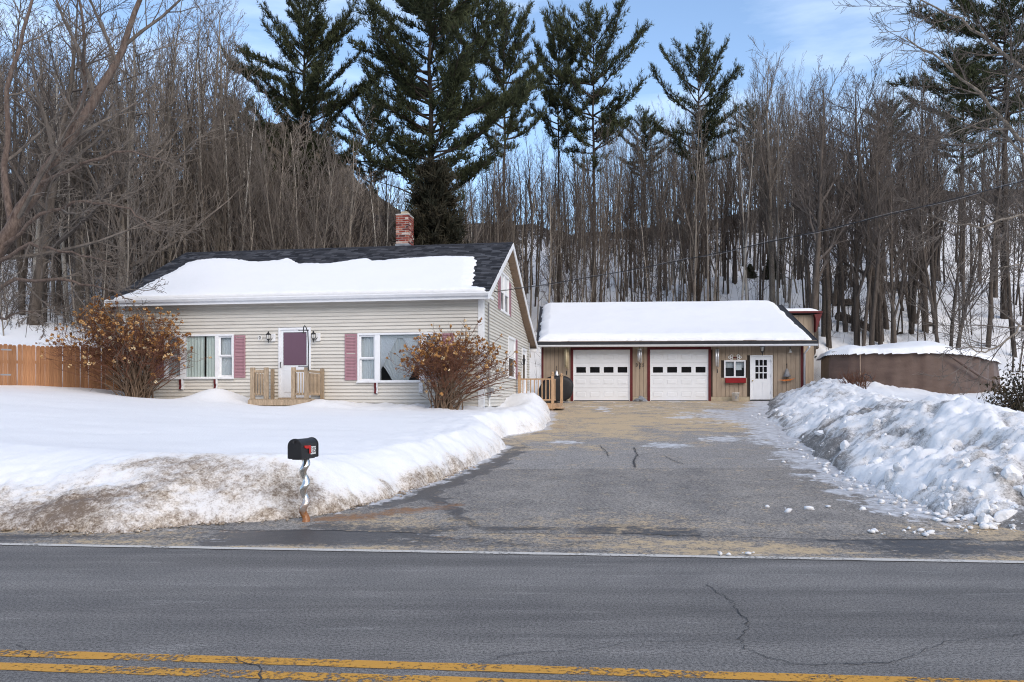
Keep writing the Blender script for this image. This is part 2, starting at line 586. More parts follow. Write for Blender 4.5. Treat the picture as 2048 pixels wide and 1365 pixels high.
def brick_mat():
    b = NB("chimney_brick")
    r = b.rnd()
    c = b.ramp(r, [(0.0, (0.05, 0.03, 0.03)), (0.18, (0.20, 0.03, 0.02)), (0.5, (0.28, 0.075, 0.05)), (0.75, (0.38, 0.15, 0.10)), (0.92, (0.50, 0.36, 0.30)), (1.0, (0.58, 0.5, 0.45))])
    n = b.noise(30.0, 5, 0.7)
    c = b.mix(1.0, c, b.ramp(n, [(0.3, 0.7), (0.7, 1.25)]), 'MULTIPLY')
    b.bsdf(c, 0.85, 0, b.bump(n, 0.4, 0.01), 0.2)
    return b.m
M['brick'] = brick_mat()
M['lead'] = simple("grey_flashing", (0.22, 0.24, 0.27), 0.5, 0.2)
def glass_mat(name, tint=(0.9, 0.93, 0.95), refl=0.14):
    b = NB(name)
    t = b.n.new("ShaderNodeBsdfTransparent")
    t.inputs[0].default_value = (*tint, 1)
    g = b.n.new("ShaderNodeBsdfGlossy")
    g.inputs["Roughness"].default_value = 0.02
    b.l.new(b.bump(b.noise(1.6, 2, 0.5), 0.05, 0.02), g.inputs["Normal"])
    fr = b.n.new("ShaderNodeLayerWeight")
    f = b.math('ADD', b.math('POWER', fr.outputs["Facing"], 4.0), refl, clamp=True)
    mx = b.n.new("ShaderNodeMixShader")
    b.l.new(f, mx.inputs[0]); b.l.new(t.outputs[0], mx.inputs[1]); b.l.new(g.outputs[0], mx.inputs[2])
    b.l.new(mx.outputs[0], b.out.inputs["Surface"])
    return b.m
M['glass'] = glass_mat("window_glass", refl=0.06)
M['glass_big'] = glass_mat("picture_window_glass", refl=0.14)
M['glass_dark'] = simple("dark_door_glass", (0.008, 0.008, 0.009), 0.18, 0.2, spec=0.35)
def cloth(name, col, trans=0.0):
    b = NB(name)
    n = b.noise(40.0, 4, 0.6, stretch=(1, 1, 0.15))
    c = b.mix(n, tuple(x * 0.88 for x in col), col)
    b.bsdf(c, 0.85, 0, None, 0.15, finish=not trans)
    if trans:
        t = b.n.new("ShaderNodeBsdfTransparent")
        mx = b.n.new("ShaderNodeMixShader")
        mx.inputs[0].default_value = trans
        b.l.new(b.p.outputs[0], mx.inputs[1]); b.l.new(t.outputs[0], mx.inputs[2])
        b.l.new(mx.outputs[0], b.out.inputs["Surface"])
    return b.m
M['curtain_green'] = cloth("pale_green_curtain", (0.80, 0.84, 0.75))
M['curtain_sheer'] = cloth("white_sheer_curtain", (0.82, 0.83, 0.82), 0.10)
M['purple'] = cloth("mauve_door_curtain", (0.165, 0.10, 0.14))
M['room'] = simple("dim_interior", (0.10, 0.095, 0.09), 0.9)
M['cream'] = simple("cream_ceramic", (0.68, 0.68, 0.55), 0.4, 0.12, 20.0)
M['steel'] = simple("brushed_steel", (0.62, 0.62, 0.62), 0.28, 0.2, 10.0, metal=0.9)
M['alu'] = simple("aluminium_tubes", (0.72, 0.73, 0.75), 0.35, 0.1, metal=0.6)
M['bamboo'] = simple("bamboo", (0.62, 0.52, 0.34), 0.6, 0.2)
M['grey'] = simple("grey_plastic", (0.25, 0.25, 0.26), 0.6, 0.2)
M['orange'] = simple("orange_paint", (0.62, 0.19, 0.05), 0.6, 0.2)
M['bulb'] = simple("frosted_lamp_glass", (0.75, 0.75, 0.72), 0.25, 0.05)
M['brass'] = simple("brass", (0.45, 0.32, 0.12), 0.35, 0.2, metal=0.8)
M['white_sign'] = simple("white_plate", (0.8, 0.8, 0.78), 0.5, 0.04)
M['red_flag'] = simple("red_flag_paint", (0.62, 0.03, 0.025), 0.5, 0.1)
def post_mat():
    b = NB("chrome_post_with_rust")
    z = b.n.new("ShaderNodeSeparateXYZ")
    b.l.new(b.tc.outputs["Object"], z.inputs[0])
    r = b.math('ADD', b.math('MULTIPLY', z.outputs["Z"], -2.2), b.math('MULTIPLY', b.noise(9.0, 5, 0.7), 1.3))
    f = b.ramp(r, [(0.02, 0.0), (0.42, 1.0)])
    c = b.mix(f, (0.72, 0.71, 0.68), (0.30, 0.12, 0.035))
    b.bsdf(c, 0.24, 0, None, 0.5)
    inv = b.math('SUBTRACT', 1.0, f)
    b.l.new(b.math('MULTIPLY', inv, 0.92), b.p.inputs["Metallic"])
    return b.m
M['post'] = post_mat()
def tarp_mat():
    b = NB("brown_mesh_tarp")
    n = b.noise(1.5, 5, 0.6, stretch=(1, 1, 3))
    w = b.noise(7.0, 5, 0.6)
    c = b.mix(b.ramp(n, [(0.3, 0.0), (0.7, 1.0)]), (0.088, 0.056, 0.044), (0.125, 0.082, 0.065))
    b.bsdf(c, 0.5, 0, b.bump(w, 0.35, 0.04), 0.3)
    return b.m
M['tarp'] = tarp_mat()
def bark(name, dark, lite, scale=3.0, rand=0.45):
    b = NB(name)
    n = b.noise(scale, 5, 0.65, stretch=(3.0, 3.0, 0.7))
    n2 = b.noise(scale * 6, 4, 0.7, stretch=(2.0, 2.0, 0.6))
    r = b.rnd()
    c = b.mix(b.ramp(b.math('ADD', n, b.math('MULTIPLY', n2, 0.5)), [(0.5, 0.0), (1.0, 1.0)]), dark, lite)
    c = b.mix(1.0, c, b.ramp(r, [(0.0, 1 - rand), (1.0, 1.12)]), 'MULTIPLY')
    b.bsdf(c, 0.9, 0, None, 0.15)
    return b.m
M['bark_grey'] = bark("grey_bark", (0.13, 0.108, 0.088), (0.44, 0.39, 0.33))
M['bark_dark'] = bark("dark_bark", (0.05, 0.041, 0.034), (0.15, 0.124, 0.104))
M['bark_red'] = bark("flaking_brown_bark", (0.05, 0.034, 0.028), (0.19, 0.145, 0.12), 5.0, 0.1)
M['twig'] = bark("brown_twigs", (0.060, 0.050, 0.044), (0.18, 0.153, 0.135), 1.0, 0.35)
M['twig_grey'] = bark("grey_twigs", (0.085, 0.07, 0.06), (0.25, 0.215, 0.185), 1.0, 0.3)
M['brush'] = bark("dark_brush", (0.036, 0.030, 0.027), (0.10, 0.082, 0.07), 1.0, 0.0)
M['bark_birch'] = bark("pale_birch_bark", (0.22, 0.20, 0.175), (0.62, 0.58, 0.52), 4.0, 0.3)
M['bark_pine'] = bark("pine_bark", (0.028, 0.023, 0.019), (0.085, 0.068, 0.055), 3.0, 0.2)
M['shrub'] = bark("red_brown_stems", (0.082, 0.037, 0.024), (0.20, 0.095, 0.058), 6.0, 0.0)
M['shrub_low'] = bark("grey_brown_stems", (0.10, 0.065, 0.045), (0.24, 0.17, 0.12), 6.0, 0.0)
def flower_mat():
    b = NB("dried_flower_heads")
    t = b.attr("tone")
    n = b.noise(30.0, 4, 0.7)
    c = b.ramp(t, [(0.0, (0.18, 0.075, 0.025)), (0.45, (0.42, 0.21, 0.075)), (0.75, (0.56, 0.34, 0.15)), (1.0, (0.80, 0.68, 0.46))])
    c = b.mix(1.0, c, b.ramp(n, [(0.3, 0.6), (0.7, 1.25)]), 'MULTIPLY')
    b.bsdf(c, 0.85, 0, None, 0.1)
    return b.m
M['flower'] = flower_mat()
def needle_mat(name, dark, lite):
    b = NB(name)
    n = b.noise(1.1, 4, 0.6)
    n2 = b.noise(9.0, 3, 0.6)
    c = b.mix(b.ramp(b.math('ADD', n, b.math('MULTIPLY', n2, 0.5)), [(0.55, 0.0), (0.95, 1.0)]), dark, lite)
    b.bsdf(c, 0.75, 0, None, 0.2)
    return b.m
M['needles'] = needle_mat("pine_needles", (0.025, 0.032, 0.017), (0.074, 0.085, 0.038))
M['needles_red'] = needle_mat("rusty_spruce_needles", (0.018, 0.022, 0.014), (0.06, 0.048, 0.03))
M['leaf'] = needle_mat("evergreen_shrub_leaves", (0.02, 0.022, 0.012), (0.085, 0.055, 0.028))
M['far_hill'] = None
def farhill_mat():
    b = NB("far_wooded_hill")
    n = b.noise(0.05, 6, 0.75)
    n2 = b.noise(0.35, 5, 0.7, stretch=(1, 1, 0.3))
    c = b.mix(b.ramp(n, [(0.35, 0.0), (0.65, 1.0)]), (0.05, 0.041, 0.034), (0.125, 0.098, 0.07))
    c = b.mix(b.ramp(n2, [(0.45, 0.6), (0.6, 0.0)]), c, (0.06, 0.052, 0.042))
    b.bsdf(c, 0.95, 0, b.bump(n2, 0.6, 1.0), 0.1)
    return b.m
M['far_hill'] = farhill_mat()
# ------------------------------------------------------------------ terrain
PHI = math.radians(5.3)
def V_(X, Y): return ((Y - 8.34) + X * math.tan(PHI)) * math.cos(PHI)      # metres beyond the white edge line
def U_(X, Y): return X * math.cos(PHI) - (Y - 8.34) * math.sin(PHI)
def road_pt(u, v, z=0.0):
    return (u * math.cos(PHI) + v * math.sin(PHI), 8.34 - u * math.sin(PHI) + v * math.cos(PHI), z)
def BASE(X, Y):
    v = np.minimum(V_(np.asarray(X, float), np.asarray(Y, float)), 26.8)
    return 0.0613 * (np.sqrt((v - 0.5) ** 2 + 0.15) + (v - 0.5)) / 2
def px2ground(px, py, extra=0.0):
    lo, hi = 2.0, 60.0
    f = lambda Y: EYE - (py - HZ) / FPX * Y - float(BASE((px - CX) / FPX * Y, Y)) - extra
    for _ in range(60):
        m = (lo + hi) / 2
        if f(m) > 0: lo = m
        else: hi = m
    return ((px - CX) / FPX * lo, lo)
def HILL(X, Y):
    X, Y = np.asarray(X, float), np.asarray(Y, float)
    start = 38 + 8.5 * sstep(-3, 0, X) * (1 - sstep(14.0, 17, X))
    up = 0.38 + 0.14 * sstep(-3, 0, X) * (1 - sstep(14.0, 17, X))
    a = np.clip(Y - start, 0, None)
    z = np.minimum(a * up, 9.2 + 0.02 * a)
    z = z + 0.5 * np.minimum(np.clip(Y - 67, 0, None), (17 + 11 * sstep(0.22, 0.40, X / np.maximum(Y, 1))) * (1 + 0.38 * fbm(X * 0.06, Y * 0.02, 15, 4)))
    z = z + 0.20 * np.clip(-X - 9, 0, 30) * sstep(24, 36, Y)
    z = z + (fbm(X * 0.12, Y * 0.12, 3, 4) * 0.9) * sstep(38, 50, Y)
    return z
def GROUND(X, Y): return BASE(X, Y) - 0.06 + HILL(X, Y)

# road
mb = MB()
us = [-260 + 20 * i for i in range(27)]
for a, b in zip(us[:-1], us[1:]):
    mb.add([road_pt(a, -7.6), road_pt(b, -7.6), road_pt(b, 0.6), road_pt(a, 0.6)], [(0, 1, 2, 3)])
road = tag(mb.build("road", M['road']), kind="structure")
def stripe(name, v0, v1, mat, z):
    mb = MB()
    rng = random.Random(int(v0 * 100) + 5)
    n = 340
    ua = [-34 + 0.2 * i for i in range(n)]
    e = [(v0 + rng.uniform(-.006, .006), v1 + rng.uniform(-.006, .006)) for _ in ua]
    for i in range(n - 1):
        mb.add([road_pt(ua[i], e[i][0], z), road_pt(ua[i + 1], e[i + 1][0], z), road_pt(ua[i + 1], e[i + 1][1], z), road_pt(ua[i], e[i][1], z)], [(0, 1, 2, 3)])
    return mb.build(name, mat, road)
stripe("yellow_centre_line", -3.55 - 0.06, -3.55 + 0.07, M['yellow'], 0.004)
stripe("yellow_centre_line", -3.55 - 0.30, -3.55 - 0.17, M['yellow'], 0.004)
stripe("white_edge_line", 0.0, 0.12, M['white_line'], 0.0075)
def ribbon(name, pxpts, width, parent, z=0.006, seed=1, lift=None):
    rng = random.Random(seed)
    P = []
    for (x, y) in pxpts:
        if lift is None:
            Y = FPX * EYE / (y - HZ)
            P.append(((x - CX) / FPX * Y, Y, z))
        else:
            gx, gy = px2ground(x, y)
            P.append((gx, gy, float(BASE(gx, gy)) + lift))
    Q = [P[0]]
    for a, b in zip(P[:-1], P[1:]):
        n = max(2, int(math.dist(a, b) / 0.05))
        for i in range(1, n + 1):
            t = i / n
            Q.append(tuple(a[k] + (b[k] - a[k]) * t + (rng.uniform(-.022, .022) if k < 2 else 0) for k in range(3)))
    mb = MB()
    vs = []
    for i, p in enumerate(Q):
        q0, q1 = Q[max(0, i - 1)], Q[min(len(Q) - 1, i + 1)]
        d = Vector((q1[0] - q0[0], q1[1] - q0[1], 0)).normalized()
        w = width * rng.uniform(0.3, 1.1) / 2
        vs += [(p[0] - d.y * w, p[1] + d.x * w, p[2]), (p[0] + d.y * w, p[1] - d.x * w, p[2])]
    mb.add(vs, [(2 * i, 2 * i + 1, 2 * i + 3, 2 * i + 2) for i in range(len(Q) - 1)])
    return mb.build(name, M['crack'], parent)
zr = lambda pts: [(1000 + x / 1.954, 1060 + y / 1.954) for x, y in pts]
zl = lambda pts: [(x / 1.862, 1060 + y / 1.862) for x, y in pts]
ribbon("crack", zr([(810, 215), (840, 240), (905, 280), (935, 320), (962, 355), (965, 385), (940, 425), (955, 465), (1060, 505), (1180, 532), (1330, 525), (1520, 522)]), 0.011, road, seed=1)
ribbon("crack", zr([(1520, 522), (1620, 490), (1690, 460), (1760, 435), (1920, 425), (2100, 400)]), 0.006, road, seed=2)
ribbon("crack", zr([(0, 495), (100, 480), (280, 475), (400, 460), (530, 435), (640, 438), (930, 430)]), 0.005, road, seed=3)
ribbon("crack", zl([(880, 480), (930, 500), (970, 520), (975, 535), (955, 570), (950, 600)]), 0.012, road, seed=4)
ribbon("crack", zl([(60, 430), (85, 450), (100, 470), (95, 480)]), 0.008, road, seed=5)
ribbon("crack", zl([(1780, 495), (1850, 480), (1900, 470), (2048, 455)]), 0.005, road, seed=6)

# ------------------------------------------------------------------ snow: yard and ploughed pile
yard_px = [(-700, 1062), (-300, 1060), (0, 1060), (117, 1066), (234, 1066), (390, 1052), (547, 1041), (625, 1034), (703, 1018), (781, 997), (845, 972),
           (900, 952), (940, 935), (985, 914), (1007, 898), (985, 880), (1040, 868), (1088, 860), (1099, 836), (1094, 817)]
YARD = [px2ground(*p) for p in yard_px] + [(0.9, 34.0), (0.9, 48.0), (-60, 48.0), (-60, 14.0)]
pile_px = [(1533, 831), (1562, 852), (1620, 900), (1700, 958), (1800, 1001), (1880, 1030), (1960, 1052), (2048, 1062), (2300, 1072), (2700, 1090)]
PILE = [(11.05, 34.0)] + [px2ground(*p) for p in pile_px] + [(48, 8.2), (48, 48), (12.9, 48), (12.9, 34.0)]

def yard_s(X, Y):
    d = sdist(X, Y, YARD) + fbm(X * 1.7, Y * 1.7, 21, 4) * 0.14 + fbm(X * 7, Y * 7, 22, 3) * 0.035
    v = V_(X, Y)
    roadside = 1 - sstep(3.0, 6.5, v)
    left = sstep(-3.0, -7.0, X)
    w = 0.55 + roadside * (0.45 + 1.35 * left)
    depth = 0.57 + 0.0042 * np.clip(-X - 1.5, 0, 14) ** 2
    t = np.clip(d / w, -0.3, 1)
    s = depth * np.where(t > 0, np.power(np.clip(t, 0, 1), 0.62) * (1.15 - 0.15 * np.clip(t, 0, 1)), t * 1.5)
    s = s + 0.17 * np.exp(-((v - 2.5) / 0.8) ** 2) * sstep(0, 0.8, d) * (1 - left * 0.5)
    body = sstep(0.0, 0.6, d)
    face = body * (1 - sstep(1.3, 3.2, v + fbm(X * .6, Y * .6, 8) * 0.5))
    s = s + face * (fbm(X * 3.2, Y * 3.2, 31, 4) * 0.085 - 0.05 * worley(X * 6.5, Y * 6.5, 33) + fbm(X * 13, Y * 13, 35, 3) * 0.028)
    edge = body * (1 - sstep(0.5, 2.2, d)) * sstep(3, 6, v)
    s = s + edge * (fbm(X * 3.5, Y * 3.5, 41, 4) * 0.06)
    near_house = sstep(20.3, 22.2, Y + 0.156 * (X + 0.85)) * sstep(-12.0, -11.0, X)
    s = s + near_house * sstep(-7.2, -4.0, X) * (0.05 - 0.11 * worley(X * 1.3, Y * 1.3, 44) + 0.03 * fbm(X * 4, Y * 4, 45))
    s = s + body * fbm(X * 0.5, Y * 0.8, 51, 3) * 0.045
    def bump(px, py, Y0, a, rx, ry):
        X0 = (px - CX) / FPX * Y0
        return a * np.exp(-((X - X0) / rx) ** 2 - ((Y - Y0) / ry) ** 2)
    s = s + bump(432, 790, 24.0, 0.34, 0.75, 0.8) + bump(640, 800, 23.2, 0.17, 0.8, 0.7) + bump(800, 812, 22.7, 0.05, 1.5, .6)
    s = s - bump(330, 800, 24.6, 0.34, 1.3, 1.0) - bump(556, 806, 23.2, 0.12, 0.9, 0.8)
    s = s + bump(1062, 820, 27.6, 0.16, 0.7, 1.2)
    s = s - bump(1008, 820, 25.2, 0.26, 0.55, 1.6)
    hx = (X + 0.851) * math.cos(math.radians(9)) - (Y - 23.2) * math.sin(math.radians(9))
    hy = (X + 0.851) * math.sin(math.radians(9)) + (Y - 23.2) * math.cos(math.radians(9))
    inside = sstep(-11.35, -11.2, hx) * sstep(-0.1, -0.25, hx) * sstep(0.12, 0.25, hy) * sstep(9.8, 9.6, hy)
    return s * (1 - inside) - 0.5 * inside
def pile_s(X, Y):
    d = sdist(X, Y, PILE) + fbm(X * 1.3, Y * 1.3, 61, 4) * 0.28 + fbm(X * 5, Y * 5, 62, 3) * 0.06
    v = V_(X, Y)
    t = np.clip(d / 1.9, -0.3, 1)
    ridge = np.where(t > 0, np.power(np.clip(t, 0, 1), 0.72), t * 1.2)
    back = 1 - 0.55 * sstep(2.0, 5.0, d)
    height = 1.06 - 0.16 * sstep(15, 21, Y) + 0.22 * fbm(X * 0.45, Y * 0.35, 63, 3) - 0.14 * sstep(6, 2, v)
    s = height * ridge * back
    m = sstep(0.05, 0.5, d) * (1 - 0.75 * sstep(2.6, 4.6, d))
    wx, wy = X + 0.35 * fbm(X * 1.1, Y * 1.1, 69, 3), Y + 0.35 * fbm(X * 1.1 + 9, Y * 1.1, 70, 3)
    s = s + m * (0.26 * fbm(wx * 0.9, wy * 0.8, 64, 5, 0.6) - 0.16 * np.abs(fbm(wx * 1.7, wy * 1.7, 65, 4)) + 0.10 * (0.4 - worley(wx * 2.3, wy * 2.1, 67))
                 + 0.08 * (0.4 - worley(wx * 5.0, wy * 5.0, 73)) + 0.045 * (0.4 - worley(X * 11, Y * 11, 74)) + 0.06 * fbm(X * 9, Y * 9, 66, 3, .7))
    smooth_top = sstep(2.6, 4.6, d)
    s = s + smooth_top * 0.06 * fbm(X * 0.8, Y * 0.8, 68, 3)
    def g(x0, y0, a, rx, ry): return a * np.exp(-((X - x0) / rx) ** 2 - ((Y - y0) / ry) ** 2)
    s = s + g(11.9, 31.0, 0.16, 1.0, 2.0) - g(9.9, 22.8, 0.12, 1.3, 1.5) + g(8.3, 17.0, 0.14, 1.2, 1.6) + g(9.0, 13.0, 0.06, 1.2, 2.0)
    return s

ys = [8.3]
while ys[-1] < 48: ys.append(ys[-1] + max(0.035, 0.035 * (ys[-1] / 10) ** 1.9))
ys = np.array(ys)
xs = np.concatenate([np.arange(-30, -9.5, 0.16), np.arange(-9.5, 2.0, 0.05)])
def yard_z(X, Y):
    r = BASE(X, Y) + 0.005 + yard_s(X, Y)
    return r + HILL(X, Y)
me, Vv = grid_mesh("yard_snow", xs, ys, yard_z, keep=lambda X, Y, Z: (yard_s(X, Y) > -0.06) & (Y < 46))
X, Y = Vv[:, 0], Vv[:, 1]
vv = V_(X, Y)
dd = sdist(X, Y, YARD)
top = 1.95 + 0.95 * sstep(-7.2, -4.6, X) - 0.5 * sstep(-3.4, -1.2, X)
fade = 1 - 0.38 * sstep(-4.2, -1.2, X)
dirt = (1 - sstep(-0.75, 0.45, vv - top + fbm(X * 0.9, Y * 0.9, 71, 4) * 0.7)) * fade * np.clip(0.66 + 0.75 * fbm(X * 0.9, Y * 1.7, 72, 5), 0.10, 1) * (1 - 0.3 * sstep(-5.0, -7.0, X))
dirt = np.maximum(dirt, (1 - sstep(0.0, 0.34, dd + fbm(X * 3, Y * 3, 75) * .15)) * (0.72 - 0.35 * sstep(5, 9, vv)))
dirt = dirt + 0.10 * sstep(-1.5, 0.5, X) * sstep(20, 23, Y)
set_attr(me, "dirt", np.clip(dirt, 0, 1))
tag(link("yard_snow", me, M['snow_yard']), kind="structure")

xs = np.concatenate([np.arange(4.6, 14, 0.055), np.arange(14, 24, 0.11), np.arange(24, 46, 0.5)])
ys2 = [7.2]
while ys2[-1] < 48: ys2.append(ys2[-1] + max(0.04, 0.04 * (ys2[-1] / 10) ** 1.5))
def pile_z(X, Y): return BASE(X, Y) + 0.005 + pile_s(X, Y) + HILL(X, Y)
me, Vv = grid_mesh("ploughed_snow_bank", xs, np.array(ys2), pile_z, keep=lambda X, Y, Z: (pile_s(X, Y) > -0.08) & (Y < 47))
X, Y = Vv[:, 0], Vv[:, 1]
vv = V_(X, Y)
dd = sdist(X, Y, PILE)
cav = np.abs(fbm((X + 0.35 * fbm(X * 1.1, Y * 1.1, 69, 3)) * 1.7, (Y + 0.35 * fbm(X * 1.1 + 9, Y * 1.1, 70, 3)) * 1.7, 65, 4))
dirt = 0.12 + 0.40 * sstep(0.06, 0.4, cav) + 0.6 * fbm(X * 0.7, Y * 0.5, 81, 4)
dirt = dirt + 0.62 * (1 - sstep(1.6, 4.2, vv + fbm(X * .8, Y * .8, 83) * .9)) * (1 - sstep(3.0, 5.0, dd))
dirt = dirt + 0.42 * (1 - sstep(0, 0.6, dd)) + 0.08
dirt = dirt * (1 - sstep(2.3, 3.4, dd + fbm(X, Y, 84) * .5) * (1 - 0.5 * (1 - sstep(1.5, 3, vv))))
set_attr(me, "dirt", np.clip(dirt, 0, 0.9))
tag(link("ploughed_snow_bank", me, M['snow_pile']), kind="structure")

# ------------------------------------------------------------------ driveway and shoulder
xs = np.arange(-16, 13.2, 0.06)
ys3 = [6.9]
while ys3[-1] < 36: ys3.append(ys3[-1] + max(0.045, 0.045 * (ys3[-1] / 10) ** 1.3))
ys3 = np.array(ys3)
def clear(X, Y): return (yard_s(X, Y) < 0.12) & (pile_s(X, Y) < 0.12)
def drive_masks(me, Vv, shoulder):
    X, Y = Vv[:, 0], Vv[:, 1]
    v = V_(X, Y)
    dp, dy = -sdist(X, Y, PILE), -sdist(X, Y, YARD)
    n1, n2 = fbm(X * .6, Y * .6, 91, 5), fbm(X * 1.6, Y * 2.4, 92, 4)
    n4 = fbm(X * 6, Y * 6, 94, 4)
    G = lambda px, py, rx, ry: np.exp(-((X - px2ground(px, py)[0]) / rx) ** 2 - ((Y - px2ground(px, py)[1]) / ry) ** 2)
    sand = 0.27 + 0.50 * sstep(16.5, 23.0, Y + 1.5 * n1 - 0.45 * (X - 3)) + 0.42 * n2 * sstep(12, 18, Y) + 0.2 * n4 * sstep(15, 20, Y)
    sand = sand + 0.16 * np.exp(-((v - 1.7) / 0.5) ** 2) + 0.2 * sstep(4, 5.5, X) * (1 - sstep(12, 14, Y))
    sand = sand + 0.20 * n1 * (1 - sstep(11, 13, Y))
    ice = 0.85 * (1 - sstep(0.1, 1.35, dp + n2 * 0.5)) * sstep(8.8, 11, Y)
    ice = np.maximum(ice, 0.62 * (1 - sstep(0.05, 0.42, dy + n2 * .15)) * sstep(1.4, 2.5, v))
    ice = ice + 0.72 * G(1490, 838, 1.9, 3.4) + 0.5 * sstep(0.15, 0.45, fbm(X * 0.9, Y * 0.35, 93, 4)) * sstep(21, 25, Y) + 0.75 * G(1330, 893, 0.6, 0.7) + 0.62 * G(1445, 880, 0.8, 0.9) + 0.55 * G(1130, 886, 0.6, 0.5) + 0.3 * G(1560, 875, .9, 1.5)
    ice = ice + 0.45 * G(1850, 1068, 0.35, 0.10) + 0.22 * sstep(28, 32, Y) * (n2 > 0.1) + 0.16 * sstep(24, 29, Y)
    old = sstep(14.60, 14.64, Y + 0.02 * n2) * (0.75 + 0.25 * n1)
    wl_ = [px2ground(*p) for p in [(848, 985), (868, 1000), (900, 1018), (925, 1040), (945, 1053)]]
    wet = 0.75 * (1 - sstep(0.0, 0.34, pldist(X, Y, wl_) + n2 * .22 + n4 * .12))
    wet = np.maximum(wet, 0.62 * np.exp(-((v - 1.25 - .4 * n2) / 0.35) ** 2) * (0.7 + 1.2 * n1))
    wet = np.maximum(wet, 0.62 * (1 - sstep(0.0, 0.16, np.abs(dy - 0.12))) * sstep(4, 6, v) * (1 - sstep(12, 16, v)))
    wet = wet + 0.40 * sstep(-1.2, -2.6, X) * sstep(1.0, 1.4, v) * (0.6 + n1)
    wet = np.maximum(wet, 0.95 * (1 - sstep(0.03, 0.42, np.abs(dy - 0.30) + n2 * .25 + n4 * .1)) * sstep(1.6, 3, v) * (1 - sstep(11, 15, v)))
    wet = np.maximum(wet, 0.7 * sstep(0.12, 0.42, fbm(U_(X, Y) * 0.35, v * 2.2, 89, 5)) * (1 - sstep(1.6, 2.6, v)))
    wet = wet + 0.16 * sstep(.1, .4, fbm(X * 1.2, Y * .25, 88, 4)) * (1 - sstep(13, 15, Y))
    rl = [px2ground(*p) for p in [(640, 1040), (720, 1034), (800, 1024), (890, 1014)]]
    rust = 0.70 * (1 - sstep(0.0, 0.5, pldist(X, Y, rl) + n2 * .25 + n4 * .2))
    rl2 = [px2ground(*p) for p in [(1560, 880), (1600, 905), (1640, 930), (1675, 955)]]
    rust = np.maximum(rust, 0.7 * (1 - sstep(0.0, 0.4, pldist(X, Y, rl2) + n2 * .15 + n4 * .12)))
    rust = np.maximum(rust, 0.55 * G(1155, 1076, 0.5, 0.12)) 
    rust = np.maximum(rust, 0.5 * G(1115, 855, 0.5, 1.2))
    if shoulder:
        n3 = fbm(U_(X, Y) * 0.45, v * 2.2, 95, 5)
        sand = 0.52 + 0.65 * n3 - 0.15 * sstep(0.3, 1.0, v)
        wet = 0.30 - 0.75 * n3 + 0.15 * sstep(0.25, 0.6, v) - 0.25 * (1 - sstep(0.05, 0.22, v))
        pud = [px2ground(*p) for p in [(430, 1086), (520, 1083), (640, 1076), (760, 1072)]]
        wet = np.maximum(wet, 0.85 * (1 - sstep(0.1, 0.3, pldist(X, Y, pud))))
        ice = 0.30 * sstep(0.2, 0.5, fbm(U_(X, Y) * 0.8, v * 5, 96, 4)) + 0.5 * G(430, 1084, 0.25, 0.06) + .4 * G(1490, 1110, .25, .05)
        sand = sand * (1 - 0.8 * (pldist(X, Y, pud) < 0.22))
        old = old * 0
        rust = np.maximum(rust, 0.35 * sstep(0.2, 0.5, n2))
    for k, a in (("sand", sand), ("ice", ice), ("wet", wet), ("old", old), ("rust", rust)):
        set_attr(me, k, np.clip(a, 0, 1))
sx = np.concatenate([np.arange(-30, -16, 0.3), xs, np.arange(13.2, 24, 0.3)])
me, Vv = grid_mesh("road_shoulder", sx, np.arange(5.5, 13.2, 0.045), lambda X, Y: BASE(X, Y) + 0.002 + 0.001 * fbm(X * 5, Y * 5, 97, 3) * sstep(.2, .4, V_(X, Y)),
                   keep=lambda X, Y, Z: (V_(X, Y) > 0.06) & (V_(X, Y) < 1.2) & clear(X, Y))
drive_masks(me, Vv, True)
tag(link("road_shoulder", me, M['drive']), kind="structure")
me, Vv = grid_mesh("driveway", xs, ys3, lambda X, Y: BASE(X, Y) + 0.005 + 0.006 * sstep(1.3, 2.5, V_(X, Y)) + 0.003 * fbm(X * 2, Y * 2, 98, 3) * sstep(1.3, 2.5, V_(X, Y)),
                   keep=lambda X, Y, Z: (V_(X, Y) > 1.12 + 0.12 * fbm(X * 1.2, Y * 0, 99)) & (V_(X, Y) < 26.9) & clear(X, Y))
drive_masks(me, Vv, False)
drive = tag(link("driveway", me, M['drive']), kind="structure")
ribbon("crack", [(1268, 897), (1274, 912), (1268, 925), (1270, 937)], 0.035, drive, lift=0.024, seed=11)
ribbon("crack", [(1200, 893), (1212, 905), (1218, 915)], 0.025, drive, lift=0.024, seed=12)
ribbon("crack", [(1330, 915), (1350, 925), (1365, 930)], 0.025, drive, lift=0.024, seed=13)
ribbon("crack", [(1276, 912), (1320, 907)], 0.02, drive, lift=0.024, seed=14)

